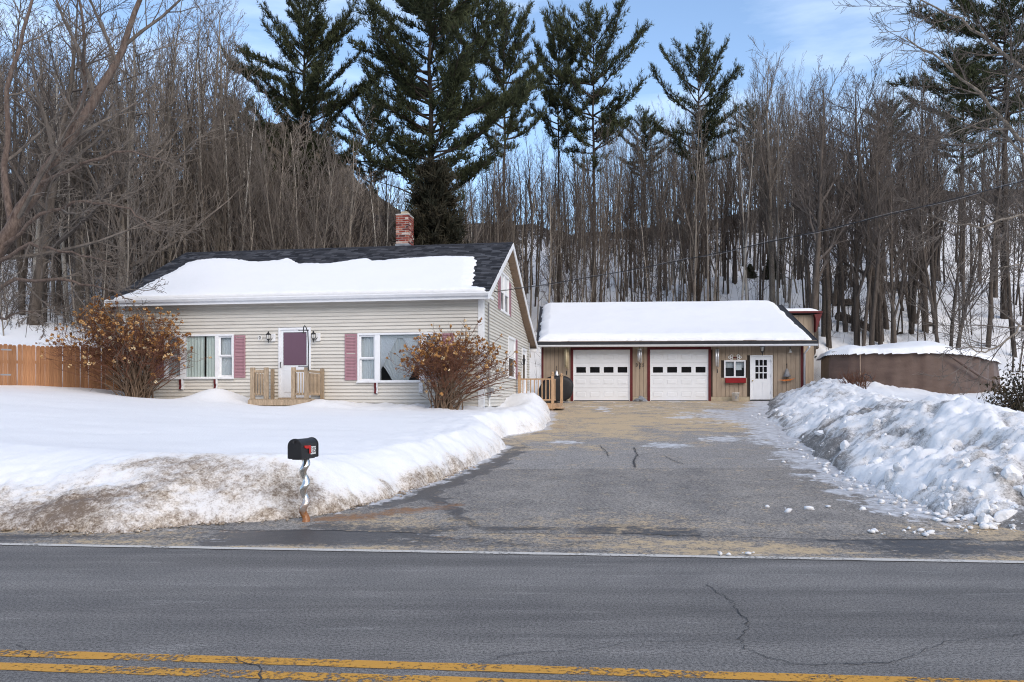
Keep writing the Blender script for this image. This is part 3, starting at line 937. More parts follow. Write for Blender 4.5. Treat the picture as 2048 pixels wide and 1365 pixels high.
# loose snow crumbs along the foot of the bank (uncountable)
rng = np.random.default_rng(5)
ico_v = np.array([(0, 0, 1), (.89, 0, .45), (.28, .85, .45), (-.72, .53, .45), (-.72, -.53, .45), (.28, -.85, .45), (.72, .53, -.45), (-.28, .85, -.45), (-.89, 0, -.45), (-.28, -.85, -.45), (.72, -.53, -.45), (0, 0, -1)])
ico_f = np.array([(0, 1, 2), (0, 2, 3), (0, 3, 4), (0, 4, 5), (0, 5, 1), (1, 6, 2), (2, 7, 3), (3, 8, 4), (4, 9, 5), (5, 10, 1), (2, 6, 7), (3, 7, 8), (4, 8, 9), (5, 9, 10), (1, 10, 6), (6, 11, 7), (7, 11, 8), (8, 11, 9), (9, 11, 10), (10, 11, 6)])
def crumbs(name, pts, smin, smax, mat, label):
    V, T = [], []
    for i, (x, y) in enumerate(pts):
        s = smin + (smax - smin) * rng.random() ** 3
        p = ico_v * (s * rng.uniform(.6, 1.2, 3) * (1.1, 1.1, .65)) * rng.uniform(.55, 1.35, (12, 1))
        p = p + np.array((x, y, float(BASE(x, y)) + 0.012 + s * 0.3))
        V.append(p); T.append(ico_f + 12 * i)
    me = raw_mesh(name, np.concatenate(V), None, np.concatenate(T), smooth=True)
    set_attr(me, "dirt", np.repeat(rng.uniform(0, .5, len(pts)), 12))
    return tag(link(name, me, mat), label, "snow", kind="stuff")
foot = [px2ground(*p) for p in pile_px[:8]]
pts = []
for _ in range(330):
    k = rng.integers(0, len(foot) - 1)
    t = rng.random()
    x = foot[k][0] + (foot[k + 1][0] - foot[k][0]) * t - abs(rng.normal(0, 0.33)) + 0.12
    y = foot[k][1] + (foot[k + 1][1] - foot[k][1]) * t + rng.normal(0, 0.1) - abs(rng.normal(0, 0.1))
    pts.append((x, y))
for (px, py, n, sx_, sy_) in [(1640, 1020, 7, .3, .12), (1850, 1068, 26, .28, .07), (1560, 1022, 3, .1, .1), (1490, 1110, 5, .15, .04), (1810, 1005, 16, .2, .15)]:
    gx, gy = px2ground(px, py)
    pts += [(gx + rng.normal(0, sx_), gy + rng.normal(0, sy_)) for _ in range(n)]
crumbs("snow_crumbs", pts, 0.008, 0.065, M['snow_pile'], "loose crumbs of snow along the foot of the ploughed bank")
# hard chunks of ploughed snow bedded in the face of the bank
pts = []
foot_ = [px2ground(*p) for p in pile_px[:9]]
V, T, DD = [], [], []
i = 0
import bmesh as _bm
_b = _bm.new(); _bm.ops.create_icosphere(_b, subdivisions=3, radius=1)
ck_v = np.array([tuple(v.co) for v in _b.verts]); ck_f = np.array([[v.index for v in f.verts] for f in _b.faces]); _b.free()
nv = len(ck_v)
while i < 230:
    k = rng.integers(0, len(foot_) - 1)
    t = rng.random()
    d_in = abs(rng.normal(0, .75)) + .05
    if d_in > 2.4: continue
    a_, b_ = np.array(foot_[k]), np.array(foot_[k + 1])
    n_ = np.array([b_[1] - a_[1], -(b_[0] - a_[0])]); n_ = n_ / np.linalg.norm(n_)
    if n_[0] < 0: n_ = -n_
    c = a_ + (b_ - a_) * t + n_ * d_in
    z = float(pile_z(np.array([c[0]]), np.array([c[1]]))[0])
    s = 0.02 + 0.15 * rng.random() ** 4.0
    q_ = rng.normal(size=(9, 3)); q_ /= np.linalg.norm(q_, axis=1, keepdims=True)
    dt = ck_v @ q_.T
    lum = np.minimum(1, np.where(dt > .05, rng.uniform(.45, .8, 9)[None] / np.maximum(dt, .05), 9).min(1)) * rng.uniform(.96, 1.04, nv)
    p = ck_v * (s * rng.uniform(.65, 1.3, 3)) * lum[:, None]
    V.append(p + np.array((c[0], c[1], z + s * rng.uniform(-.5, .1)))); T.append(ck_f + nv * i); DD += [max(0, rng.normal(.22, .16))] * nv
    i += 1
me = raw_mesh("snow_chunks", np.concatenate(V), None, np.concatenate(T), smooth=False)
set_attr(me, "dirt", DD)
tag(link("snow_chunks", me, M['snow_pile']), "broken chunks of packed snow bedded in the ploughed bank", "snow", kind="stuff")
foot = [px2ground(*p) for p in yard_px[2:13]]
pts = []
for _ in range(900):
    k = rng.integers(0, len(foot) - 1)
    t = rng.random()
    pts.append((foot[k][0] + (foot[k + 1][0] - foot[k][0]) * t + rng.normal(0, .05), foot[k][1] + (foot[k + 1][1] - foot[k][1]) * t - abs(rng.normal(0, 0.12)) + .1))
o = crumbs("snow_crumbs", pts, 0.006, 0.04, M['snow_yard'], "sandy crumbs of old snow along the road side of the lawn bank")
o.data.attributes["dirt"].data.foreach_set("value", np.full(len(o.data.vertices), 0.75, np.float32))

# ------------------------------------------------------------------ hillside, far hill, hill across the road
xs = np.concatenate([np.arange(-260, -60, 12), np.arange(-60, 75, 1.0), np.arange(75, 261, 12)])
ysb = np.concatenate([np.arange(-150, 0, 15), np.arange(0, 24, 1.5), np.arange(24, 116, 1.0), np.arange(116, 300, 14)])
def hz(X, Y):
    z = GROUND(X, Y)
    return np.where(V_(X, Y) < 0.4, -0.05 - 0.10 * (V_(X, Y) > -8.2) + 0.14 * np.clip(-V_(X, Y) - 9, 0, 60) * 0.2, z)
me, Vv = grid_mesh("hillside", xs, ysb, hz)
X, Y = Vv[:, 0], Vv[:, 1]
k = X / np.maximum(Y, 1)
lit = 0.06 + 0.22 * sstep(64, 70, Y) * (1 - sstep(0.28, 0.42, k)) + 0.6 * sstep(73, 88, Y) * (1 - sstep(0.28, 0.42, k)) + 0.9 * sstep(86, 98, Y) + 0.85 * sstep(37, 46, Y) * (1 - sstep(-0.06, 0.03, k)) \
    + 0.25 * sstep(60, 64, Y) * (1 - sstep(66, 70, Y)) - 0.5 * sstep(0, -20, Y)
set_attr(me, "litter", np.clip(lit, 0, 1))
tag(link("hillside", me, M['hill']), kind="structure")
def fh(X, Y):
    z = 150 * np.exp(-((X + 122) / 70) ** 2) + 20 * np.exp(-((X + 20) / 60) ** 2) + 60 * np.exp(-((X - 70) / 160) ** 2)
    z = 0.78 * z * np.exp(-((Y - 400) / 95) ** 2)
    return z + 7 * fbm(X * .03, Y * .03, 7, 4) + 5 * np.abs(fbm(X * .35, Y * .35, 9, 2)) + 8
me, _ = grid_mesh("far_hill", np.arange(-420, 420, 2.2), np.arange(290, 520, 6.0), fh)
tag(link("far_hill", me, M['far_hill']), kind="structure")
def bh(X, Y):
    z = 46 * np.exp(-((X + 70) / 60) ** 2) + 40 * np.exp(-((X - 60) / 80) ** 2) + 26
    return z * sstep(-70, -150, Y) + 1.5 * fbm(X * .2, Y * .2, 13, 3) * sstep(-70, -90, Y) - 0.6
me, _ = grid_mesh("hill_across_road", np.arange(-300, 301, 5.0), np.arange(-200, -55, 6.0), bh)
tag(link("hill_across_road", me, M['far_hill']), kind="structure")
# ------------------------------------------------------------------ house
HA = math.radians(9.0)
HO = Vector(((965.3 - CX) / FPX * 23.2, 23.2, 1.455))
HL = 11.44
def plane_px(px, py, origin, ang, yoff=0.0):
    """pixel ray onto the local plane y=yoff of a building -> (x, z) local"""
    ca, sa = math.cos(ang), math.sin(ang)
    # local x axis (ca,-sa), local y axis (sa,ca)
    dx = (px - CX) / FPX
    oy = origin.x * sa + origin.y * ca + yoff       # plane: X*sa + Y*ca = oy
    Yw = oy / (dx * sa + ca)
    Xw = dx * Yw
    x = (Xw - origin.x) * ca - (Yw - origin.y) * sa
    z = EYE - (py - HZ) / FPX * Yw - origin.z
    return x, z
hf = lambda px, py, yo=0.0: plane_px(px, py, HO, HA, yo)
def side_px(px, py, xoff=0.0):
    """pixel ray onto the gable plane x=xoff -> (y, z) local"""
    ca, sa = math.cos(HA), math.sin(HA)
    dx = (px - CX) / FPX
    # x_local = (X-ox)*ca-(Y-oy)*sa = xoff
    Yw = (xoff + HO.x * ca - HO.y * sa) / (dx * ca - sa)
    Xw = dx * Yw
    return (Xw - HO.x) * sa + (Yw - HO.y) * ca, EYE - (py - HZ) / FPX * Yw - HO.z
def wobj_loc(o, loc): o.location = loc; return o

house = thing("house", "beige sided story and a half house with pink shutters and snowy roof", "house", HO, -HA)
WALLH, EAVE_Y, EAVE_Z = 3.19, -0.36, 3.30
RIDGE_Y, RIDGE_Z = 3.95, 5.50
KINK_Y, KINK_Z, BACK_Y, BACK_Z, BACK_WALL = 8.0, 3.50, 10.45, 2.50, 9.9
def roof_z(y):
    if y <= RIDGE_Y: return EAVE_Z + (RIDGE_Z - EAVE_Z) * (y - EAVE_Y) / (RIDGE_Y - EAVE_Y)
    if y <= KINK_Y: return RIDGE_Z + (KINK_Z - RIDGE_Z) * (y - RIDGE_Y) / (KINK_Y - RIDGE_Y)
    return KINK_Z + (BACK_Z - KINK_Z) * (y - KINK_Y) / (BACK_Y - KINK_Y)

# openings in the front wall (pixel frames)
W1 = (329.5, 669.5, 468.8, 758.5)
W2 = (715.7, 666.0, 883.5, 765.4)
DR = (557.9, 655.7, 622.8, 797.0)
def rect(f):
    x0, z1 = hf(f[0], f[1]); x1, _ = hf(f[2], f[1])
    xm = (f[0] + f[2]) / 2
    return x0, x1, hf(xm, f[3])[1], hf(xm, f[1])[1]
R1, R2, RD = rect(W1), rect(W2), rect(DR)
# inner wall pieces round the openings
def wall_front():
    mb = MB()
    cuts = sorted([R1, RD, R2])
    x = -HL + 0.02
    y0, y1 = 0.03, 0.15
    for (a, b, c, d) in cuts:
        mb.box(x, a + .03, y0, y1, -0.02, WALLH)
        mb.box(a + .03, b - .03, y0, y1, -0.02, c + .03)
        mb.box(a + .03, b - .03, y0, y1, d - .03, WALLH)
        x = b - .03
    mb.box(x, -0.02, y0, y1, -0.02, WALLH)
    mb.build("wall", M['siding'], house)
wall_front()
# upper gable openings and side openings are shallow frames on the wall
poly = [(0.02, -0.02), (BACK_WALL, -0.02), (BACK_WALL, roof_z(BACK_WALL) - .16), (KINK_Y, KINK_Z - .16), (RIDGE_Y, RIDGE_Z - .16), (0.02, roof_z(0.02) - .16)]
MB().prism(poly, 'x', -0.15, -0.03).build("wall", M['siding'], house)
MB().prism(poly, 'x', -HL + .03, -HL + .15).build("wall", M['siding'], house)
boxo("wall", M['siding'], house, -HL + .15, -0.15, BACK_WALL - .15, BACK_WALL - .02, -0.02, roof_z(BACK_WALL) - .16)
boxo("floor", M['room'], house, -HL + .16, -0.16, 0.16, BACK_WALL - .16, 0.05, 0.15)
boxo("room_partition", M['room'], house, -HL + .16, -0.16, 1.9, 2.0, 0.15, 3.1)
boxo("ceiling", M['room'], house, -HL + .16, -0.16, 0.16, 1.9, 3.0, 3.1)
boxo("foundation", M['concrete'], house, -HL + .05, -0.06, 0.06, BACK_WALL - .06, -0.75, -0.03)

# clapboards: one object per course run, wedge section, cut at openings
COURSE = 0.1036
def clap_mesh(L):
    # section in (y,z): proud at the bottom; soft double-lap step
    sec = [(0.03, 0.0), (-0.030, 0.0), (-0.030, 0.012), (0.004, COURSE), (0.03, COURSE)]
    return MB().prism([(p[0], p[1]) for p in sec], 'x', 0, L).mesh("clapboard")
rngc = random.Random(4)
nC = int(WALLH / COURSE) + 1
for i in range(nC):
    z0 = i * COURSE
    if z0 > WALLH - .02: break
    spans = [(-HL + .09, -0.13)]
    for (a, b, c, d) in (R1, R2, RD):
        if z0 + COURSE * .6 > c and z0 + COURSE * .4 < d:
            ns = []
            for s in spans:
                if a > s[0] and b < s[1]: ns += [(s[0], a + .02), (b - .02, s[1])]
                else: ns.append(s)
            spans = ns
    for s in spans:
        # vinyl comes in lengths: a joint somewhere in long runs
        if s[1] - s[0] > 4:
            j = rngc.uniform(s[0] + 1.2, s[1] - 1.2)
            parts = [(s[0], j - .001), (j + .001, s[1])]
        else: parts = [s]
        for (a, b) in parts:
            o = link("clapboard", clap_mesh(b - a), M['siding'], house)
            o.location = (a, rngc.uniform(-.0015, .0015), z0)
# gable clapboards (run along y on the right end), clipped to the roof line
def ycross(z):
    lim = z + .20
    y0 = EAVE_Y + (lim - EAVE_Z) / (RIDGE_Z - EAVE_Z) * (RIDGE_Y - EAVE_Y)
    y1 = KINK_Y - (lim - KINK_Z) / (RIDGE_Z - KINK_Z) * (KINK_Y - RIDGE_Y) if lim > KINK_Z else BACK_Y - (lim - BACK_Z) / (KINK_Z - BACK_Z) * (BACK_Y - KINK_Y)
    return max(0.12, y0), min(BACK_WALL - .02, y1)
UW = (side_px(999, 540)[0], side_px(1016, 540)[0], 3.09, 4.42)
LW = (side_px(1015, 672)[0], side_px(1029, 680)[0], 0.95, 2.41)
dy0, _ = side_px(1042.5, 690); dy1, _ = side_px(1051.0, 690)
SD = (dy0, dy1, 0.12, 2.22)
for i in range(60):
    z0 = i * COURSE
    if z0 > RIDGE_Z - .3: break
    a, b = ycross(z0 + COURSE)
    if b - a < 0.15: break
    spans = [(a, b)]
    for (c, d, e, f) in (UW, LW, SD):
        if z0 + COURSE * .6 > e and z0 + COURSE * .4 < f:
            ns = []
            for s in spans:
                if c > s[0] and d < s[1]: ns += [(s[0], c + .02), (d - .02, s[1])]
                elif c > s[0] and c < s[1]: ns.append((s[0], c + .02))
                elif d > s[0] and d < s[1]: ns.append((d - .02, s[1]))
                else: ns.append(s)
            spans = ns
    for s in spans:
        if s[1] - s[0] < .05: continue
        o = link("clapboard", clap_mesh(s[1] - s[0]), M['siding'], house)
        o.rotation_euler = (0, 0, math.pi / 2)
        o.location = (0.0, s[0], z0)
# corner boards and frieze
mb = MB(); mb.box(-0.125, 0.036, -0.038, 0.03, -0.03, WALLH); mb.box(-0.03, 0.036, 0.03, 0.115, -0.03, WALLH + .25)
mb.build("corner_board", M['white_old'], house)
mb = MB(); mb.box(-HL - .02, -HL + .085, -0.038, 0.03, -0.03, WALLH)
mb.build("corner_board", M['white_old'], house)
boxo("corner_board", M['trim'], house, -0.06, 0.024, BACK_WALL - .02, BACK_WALL + .06, -0.03, roof_z(BACK_WALL) - .18)

# roof: slabs, shingles, boards
OVR = 0.27
roof = link("roof", MB().prism([(EAVE_Y, EAVE_Z - .10), (RIDGE_Y, RIDGE_Z - .10), (KINK_Y, KINK_Z - .10), (BACK_Y, BACK_Z - .10), (BACK_Y, BACK_Z), (KINK_Y, KINK_Z), (RIDGE_Y, RIDGE_Z), (EAVE_Y, EAVE_Z)], 'x', -HL - OVR, OVR).mesh("roof"), M['roof_dark'], house)
def shingles(x0, x1, y0, z0, y1, z1, expo=0.135, seed=1):
    rng = np.random.default_rng(seed)
    L = math.hypot(y1 - y0, z1 - z0)
    ey, ez = (y1 - y0) / L, (z1 - z0) / L
    ny, nz = -ez, ey
    n = int(L / expo)
    V, Q, T = [], [], []
    for r in range(n):
        x = x0 - rng.uniform(0, .15)
        while x < x1:
            w = rng.choice([.12, .16, .2, .26, .33])
            a, b = max(x, x0), min(x + w - .004, x1)
            x += w
            if b - a < .02: continue
            h0, h1 = 0.010 + rng.uniform(0, .008), 0.002
            t0, t1 = r * expo, min((r + 1) * expo + .02, L)
            t0 += rng.uniform(-.006, .006) if r else 0
            o = len(V)
            P = lambda xx, t, h: (xx, y0 + ey * t + ny * h, z0 + ez * t + nz * h)
            V += [P(a, t0, h0), P(b, t0, h0), P(b, t1, h1), P(a, t1, h1), P(a, t0, 0), P(b, t0, 0)]
            Q += [(o, o + 1, o + 2, o + 3), (o + 4, o + 5, o + 1, o), (o + 1, o + 5, o + 5, o + 2), (o + 4, o, o + 3, o + 3)]
            T += [rng.random() ** 1.6] * 6
    Q = np.array(Q)
    tri = Q[(Q[:, 2] == Q[:, 1]) | (Q[:, 3] == Q[:, 2])]
    quad = Q[~((Q[:, 2] == Q[:, 1]) | (Q[:, 3] == Q[:, 2]))]
    tris = [tuple(dict.fromkeys(q)) for q in tri.tolist()]
    me = raw_mesh("shingle_field", V, quad, [t for t in tris if len(t) == 3])
    set_attr(me, "tone", T)
    o = link("shingle_field", me, M['shingle'], roof)
    o["kind"] = "stuff"
shingles(-HL - OVR - .01, OVR + .01, EAVE_Y - .02, EAVE_Z - .005, RIDGE_Y, RIDGE_Z + .004)
rngc = random.Random(9)
capm = MB().add([(0, -.12, -.066), (.3, -.12, -.066), (.3, 0, 0), (0, 0, 0), (.3, .12, -.06), (0, .12, -.06)], [(0, 1, 2, 3), (3, 2, 4, 5)]).mesh("ridge_cap")
set_attr(capm, "tone", [0.2] * 6)
for i in range(41):
    o = link("ridge_cap", capm, M['shingle'], roof)
    o.location = (-HL - OVR + i * .292, RIDGE_Y, RIDGE_Z + .022)
    o.rotation_euler = (0, -0.03, 0)
# eave: soffit, fascia, gutter
boxo("soffit", M['soffit'], house, -HL - OVR + .02, OVR - .02, EAVE_Y + .02, 0.02, WALLH + .005, WALLH + .02)
boxo("fascia_board", M['trim'], house, -HL - OVR, OVR, EAVE_Y - .02, EAVE_Y + .015, EAVE_Z - .235, EAVE_Z - .06)
gut = [(-.02, .0), (-.02, -.10), (-.09, -.10), (-.135, -.03), (-.135, .0), (-.125, .0), (-.12, -.03), (-.085, -.09), (-.03, -.09), (-.03, .0)]
MB().prism([(EAVE_Y + a, EAVE_Z - .045 + b) for a, b in gut], 'x', -HL - OVR, OVR + .02).build("gutter", M['trim'], house)
boxo("eave_return", M['trim'], house, -0.02, OVR - .003, EAVE_Y + .02, 0.32, EAVE_Z - .19, EAVE_Z - .11)
# rake boards on the right gable and soffit under the rear slope
def slopeboard(name, mat, pts, x0, x1, drop0, drop1, parent):
    poly = [(y, z - drop0) for y, z in pts] + [(y, z - drop1) for y, z in pts[::-1]]
    n = len(pts)
    mb = MB()
    for i in range(n - 1):
        a, b = pts[i], pts[i + 1]
        mb.prism([(a[0], a[1] - drop1), (b[0], b[1] - drop1), (b[0], b[1] - drop0), (a[0], a[1] - drop0)], 'x', x0, x1)
    return mb.build(name, mat, parent)
front_l = [(EAVE_Y - .13, roof_z(EAVE_Y) - .07), (RIDGE_Y, RIDGE_Z)]
back_l = [(RIDGE_Y, RIDGE_Z), (KINK_Y, KINK_Z), (BACK_Y + .04, BACK_Z - .015)]
slopeboard("rake_board", M['trim'], front_l, OVR - .01, OVR + .022, 0.0, 0.19, house)
slopeboard("rake_board", M['trim'], back_l, OVR - .01, OVR + .022, 0.0, 0.19, house)
slopeboard("rake_board", M['trim'], front_l, -HL - OVR - .022, -HL - OVR + .01, 0.0, 0.17, house)
slopeboard("rake_soffit", M['soffit'], [(EAVE_Y + .05, roof_z(EAVE_Y + .05)), (RIDGE_Y, RIDGE_Z)], -0.02, OVR - .012, 0.12, 0.135, house)
# rear slope soffit with visible planks
p0, p1, p2 = (RIDGE_Y, RIDGE_Z), (KINK_Y, KINK_Z), (BACK_Y, BACK_Z)
def lerp(a, b, t): return a + (b - a) * t
for (a, b) in ((p0, p1), (p1, p2)):
    n = int(math.dist(a, b) / .13)
    for i in range(n):
        t0, t1 = i / n, (i + .93) / n
        q0 = (lerp(a[0], b[0], t0), lerp(a[1], b[1], t0)); q1 = (lerp(a[0], b[0], t1), lerp(a[1], b[1], t1))
        slopeboard("soffit_plank", M['soffit'], [q0, q1], -0.02, OVR - .012, 0.12, 0.145, house)
boxo("eave_return", M['trim'], house, -0.02, OVR + .02, BACK_Y - .35, BACK_Y + .05, BACK_Z - .30, BACK_Z - .18)
boxo("fascia_board", M['trim'], house, -HL - OVR, OVR - .012, BACK_Y, BACK_Y + .03, BACK_Z - .18, BACK_Z - .02)

# chimney behind the ridge, laid brick by brick
cx0, _ = hf(793, 470, 4.1); cx1, _ = hf(817.5, 470, 4.1)
CHX, CHY, CHW, CHD = cx0, 4.02, 0.46, 0.62
CHZ0, CHZ1 = RIDGE_Z - .35, hf(805, 431, 4.1)[1]
chim = boxo("chimney", M['mortar'], house, CHX + .012, CHX + CHW - .012, CHY + .012, CHY + CHD - .012, CHZ0, CHZ1)
BH = 0.076
bm_full = MB().box(0, .212, 0, .1, 0, .058).mesh("brick")
bm_half = MB().box(0, .098, 0, .1, 0, .058).mesh("brick")
rb = random.Random(3)
nco = int((CHZ1 - RIDGE_Z - .10) / BH)
for r in range(nco):
    z = CHZ1 - (nco - r) * BH
    def run(L, place):
        x = 0.0
        first = True
        while x < L - .03:
            m = bm_half if (first and r % 2) or x + .212 > L + .02 else bm_full
            w = .098 if m is bm_half else .212
            place(m, min(x, L - w)); x += w + .018; first = False
    def pf(m, x):
        o = link("brick", m, M['brick'], chim); o.location = (CHX + x, CHY + rb.uniform(-.003, .003), z)
    def pr(m, x):
        o = link("brick", m, M['brick'], chim); o.location = (CHX + CHW - rb.uniform(-.003, .003), CHY + .002 + x, z); o.rotation_euler = (0, 0, math.pi / 2)
    run(CHW, pf)
    run(CHD, pr)
boxo("chimney_cap", M['mortar'], chim, CHX - .01, CHX + CHW + .01, CHY - .01, CHY + CHD + .01, CHZ1, CHZ1 + .035, 0.01)
MB().prism([(CHX + .14, CHY + .15), (CHX + .36, CHY + .15), (CHX + .36, CHY + .45), (CHX + .14, CHY + .45)], 'z', CHZ1 + .035, CHZ1 + .15).build("flue", M['concrete'], chim)
boxo("flashing", M['lead'], chim, CHX - .02, CHX + CHW + .02, CHY - .025, CHY + CHD + .02, RIDGE_Z - .2, RIDGE_Z + .10)

# windows
def hbar(mb, x0, x1, z0, z1, y0, y1): mb.box(x0, x1, y0, y1, z0, z1)
def curtain(name, mat, parent, x0, x1, z0, z1, y, amp=.02, wl=.09, seed=0, pinch=None):
    r = random.Random(seed)
    n = max(12, int((x1 - x0) / wl * 8))
    m = 8
    vs, fs = [], []
    ph = r.uniform(0, 6)
    for j in range(m + 1):
        t = j / m
        for i in range(n + 1):
            s = i / n
            x = x0 + (x1 - x0) * s
            if pinch: x = pinch(s, t, x)
            vs.append((x, y + amp * math.sin(s * (x1 - x0) / wl * 2 * math.pi + ph + 1.3 * math.sin(3 * s)) * (0.5 + .5 * t), z1 + (z0 - z1) * t))
    for j in range(m):
        for i in range(n):
            a = j * (n + 1) + i
            fs.append((a, a + 1, a + n + 2, a + n + 1))
    return MB().add(vs, fs).build(name, mat, parent, smooth=True)
def sash_unit(win, x0, x1, z0, z1, curt_mat, seed, ratio=0.5, screen=True):
    """double hung side light between x0..x1"""
    fw = .05
    zm = z0 + (z1 - z0) * ratio
    mb = MB()
    for a, b, c, d in ((x0, x1, zm, zm + fw), (x0, x1, z1 - fw, z1), (x0, x0 + fw, zm + fw, z1 - fw), (x1 - fw, x1, zm + fw, z1 - fw)):
        mb.box(a, b, 0.0, .035, c, d)
    mb.build("sash", M['trim'], win)
    mb = MB()
    for a, b, c, d in ((x0, x1, z0, z0 + fw), (x0, x1, zm - fw * .6, zm - .002), (x0, x0 + fw, z0 + fw, zm - fw * .6), (x1 - fw, x1, z0 + fw, zm - fw * .6)):
        mb.box(a, b, 0.04, .075, c, d)
    mb.build("sash", M['white_old'], win)
    boxo("pane", M['glass'], win, x0 + fw - .005, x1 - fw + .005, .012, .018, zm + fw - .005, z1 - fw + .005)
    boxo("pane", M['glass'], win, x0 + fw - .005, x1 - fw + .005, .055, .061, z0 + fw - .005, zm - fw * .55)
    curtain("curtain", curt_mat, win, x0 + .02, x1 - .02, z0 - .02, z1, .095, .012, .07, seed)
def front_window(R, mull, curt, seed, label):
    win = thing("window", None, None, (0, 0, 0)); win.parent = house
    win["label"] = label
    x0, x1, z0, z1 = R
    tw = .055
    mb = MB()
    mb.box(x0, x1, -.05, .10, z1 - tw, z1); mb.box(x0, x1, -.06, .10, z0, z0 + tw + .01)
    mb.box(x0, x0 + tw, -.045, .10, z0 + tw + .01, z1 - tw); mb.box(x1 - tw, x1, -.045, .10, z0 + tw + .01, z1 - tw)
    for (a, b) in mull: mb.box(a, b, -.04, .10, z0 + tw + .01, z1 - tw)
    mb.build("frame", M['trim'], win, bevel=.004)
    boxo("sill", M['white_old'], win, x0 - .02, x1 + .02, -.085, -.052, z0 - .005, z0 + .03)
    return win, x0 + tw, x1 - tw, z0 + tw + .01, z1 - tw
xw = lambda px: hf(px, 715)[0]
mull1 = [(xw(361.5), xw(373.2)), (xw(431), xw(438.5))]
win, a, b, c, d = front_window(R1, mull1, None, 1, "triple window with pale green curtains")
sash_unit(win, a, mull1[0][0], c, d, M['curtain_sheer'], 3)
sash_unit(win, mull1[1][1], b, c, d, M['curtain_sheer'], 4)
boxo("pane", M['glass'], win, mull1[0][1], mull1[1][0], -.015, -.010, c, d)
g0, g1 = mull1[0][1], mull1[1][0]
curtain("curtain", M['curtain_green'], win, g0 - .03, xw(408.5), c - .02, d + .01, .025, .016, .10, 5)
curtain("curtain", M['curtain_green'], win, xw(412.5), g1 + .03, c - .02, d + .01, .03, .016, .10, 6)
mull2 = [(xw(750.5), xw(760.5)), (xw(839.5), xw(849.5))]
win, a, b, c, d = front_window(R2, mull2, None, 2, "wide picture window with sheer swag curtains")
sash_unit(win, a, mull2[0][0], c, d, M['curtain_sheer'], 13, 0.48)
sash_unit(win, mull2[1][1], b, c, d, M['curtain_sheer'], 14, 0.48)
g0, g1 = mull2[0][1], mull2[1][0]
boxo("pane", M['glass_big'], win, g0, g1, -.015, -.010, c, d)
def reflection_pinch(s, t, x):
    w = 1.0 if t < .62 else 1.0 - .60 * ((t - .62) / .38) ** .8
    return (g0 + g1) / 2 + (s - .5) * (g1 - g0) * w
curtain("curtain", M['curtain_sheer'], win, g0, g1, c - .01, d + .01, .045, .012, .13, 15, reflection_pinch)  # middle sheer also stands in for the pale grey reflection across the glass
def side_pinch(s, t, x): return g0 + s * (g1 - g0) * lerp(.48, .02, min(1, t * 1.35))
curtain("curtain", M['trim'], win, g0, g0 + .9, c - .01, d + .01, .02, .008, .10, 16, side_pinch)
def side_pinch2(s, t, x): return g1 - s * (g1 - g0) * lerp(.48, .02, min(1, t * 1.35))
curtain("curtain", M['trim'], win, g0, g0 + .9, c - .01, d + .01, .02, .008, .10, 17, side_pinch2)
MB().box(g0, g1, .015, .02, d - .10, d).build("valance", M['curtain_sheer'], win)
# cat shaped planter on the sill
mb = MB()
px0 = hf(805, 745)[0]; pz0 = c
cat = [(-.13, 0), (.13, 0), (.15, .06), (.145, .2), (.10, .165), (.05, .175), (-.05, .175), (-.10, .165), (-.145, .2), (-.15, .06)]
mb.prism([(px0 + x * .9, pz0 + z * .9) for x, z in cat], 'y', .06, .13)
tag(mb.build("planter", M['cream'], None, bevel=.012), "cream planter with pointed corners standing inside the picture window", "planter").matrix_world = Matrix.Translation(HO) @ Matrix.Rotation(-HA, 4, 'Z')

# shutters
def shutter(px0, px1, py0, py1):
    pm = (px0 + px1) / 2
    x0, _ = hf(px0, py0); x1, _ = hf(px1, py0)
    z0, z1 = hf(pm, py1)[1], hf(pm, py0)[1]
    w, h = x1 - x0, z1 - z0
    fw = .045
    mb = MB()
    mb.box(0, fw, -.05, -.02, 0, h); mb.box(w - fw, w, -.05, -.02, 0, h)
    for (a, b) in ((0, .07), (h * .50, h * .56), (h - .06, h)): mb.box(fw, w - fw, -.05, -.02, a, b)
    mb.box(fw, w - fw, -.026, -.02, .07, h - .06)
    s = mb.build("shutter", M['pink'], house, bevel=.003)
    s.location = (x0, 0, z0)
    sm = MB().add([(0, -.028, .0), (w - 2 * fw, -.028, .0), (w - 2 * fw, -.047, .004), (0, -.047, .004), (0, -.032, .040), (w - 2 * fw, -.032, .040), (w - 2 * fw, -.028, .040), (0, -.028, .040)],
                  [(0, 1, 2, 3), (3, 2, 5, 4), (4, 5, 6, 7), (0, 3, 4), (1, 5, 2), (0, 4, 7), (1, 6, 5)]).mesh("slat")
    z = .072
    while z < h - .10:
        if not (h * .50 - .04 < z < h * .56):
            o = link("slat", sm, M['pink'], s); o.location = (fw, 0, z)
        z += .0435
    return s
shutter(469.2, 491.7, 671.5, 756); shutter(307, 329, 671.5, 756.5)
shutter(690.5, 714.6, 668.6, 761); shutter(885, 908, 667, 763)

# brackets under the windows
def bracket(px0, px1, py0, py1, mats):
    x0, z1 = hf(px0, py0); x1, _ = hf(px1, py0); z0 = hf(px0, py1)[1]
    prof = [(-.022, z0), (-.10, z0 + .02), (-.06, z0 + .12), (-.09, z0 + .2), (-.085, z1), (-.022, z1)]
    xm = x0 + (x1 - x0) * .6
    br = MB().prism(prof, 'x', x0, xm).build("bracket", mats[0], house)
    MB().prism(prof, 'x', xm + .002, x1).build("bracket_face", mats[1], br)
bracket(361, 368, 759, 780, (M['red_trim'], M['white_old'])); bracket(430, 437, 759, 780, (M['red_trim'], M['white_old']))
bracket(750, 757, 766, 788, (M['red_trim'], M['white_old'])); bracket(839, 846.5, 766, 787, (M['white_old'], M['trim']))

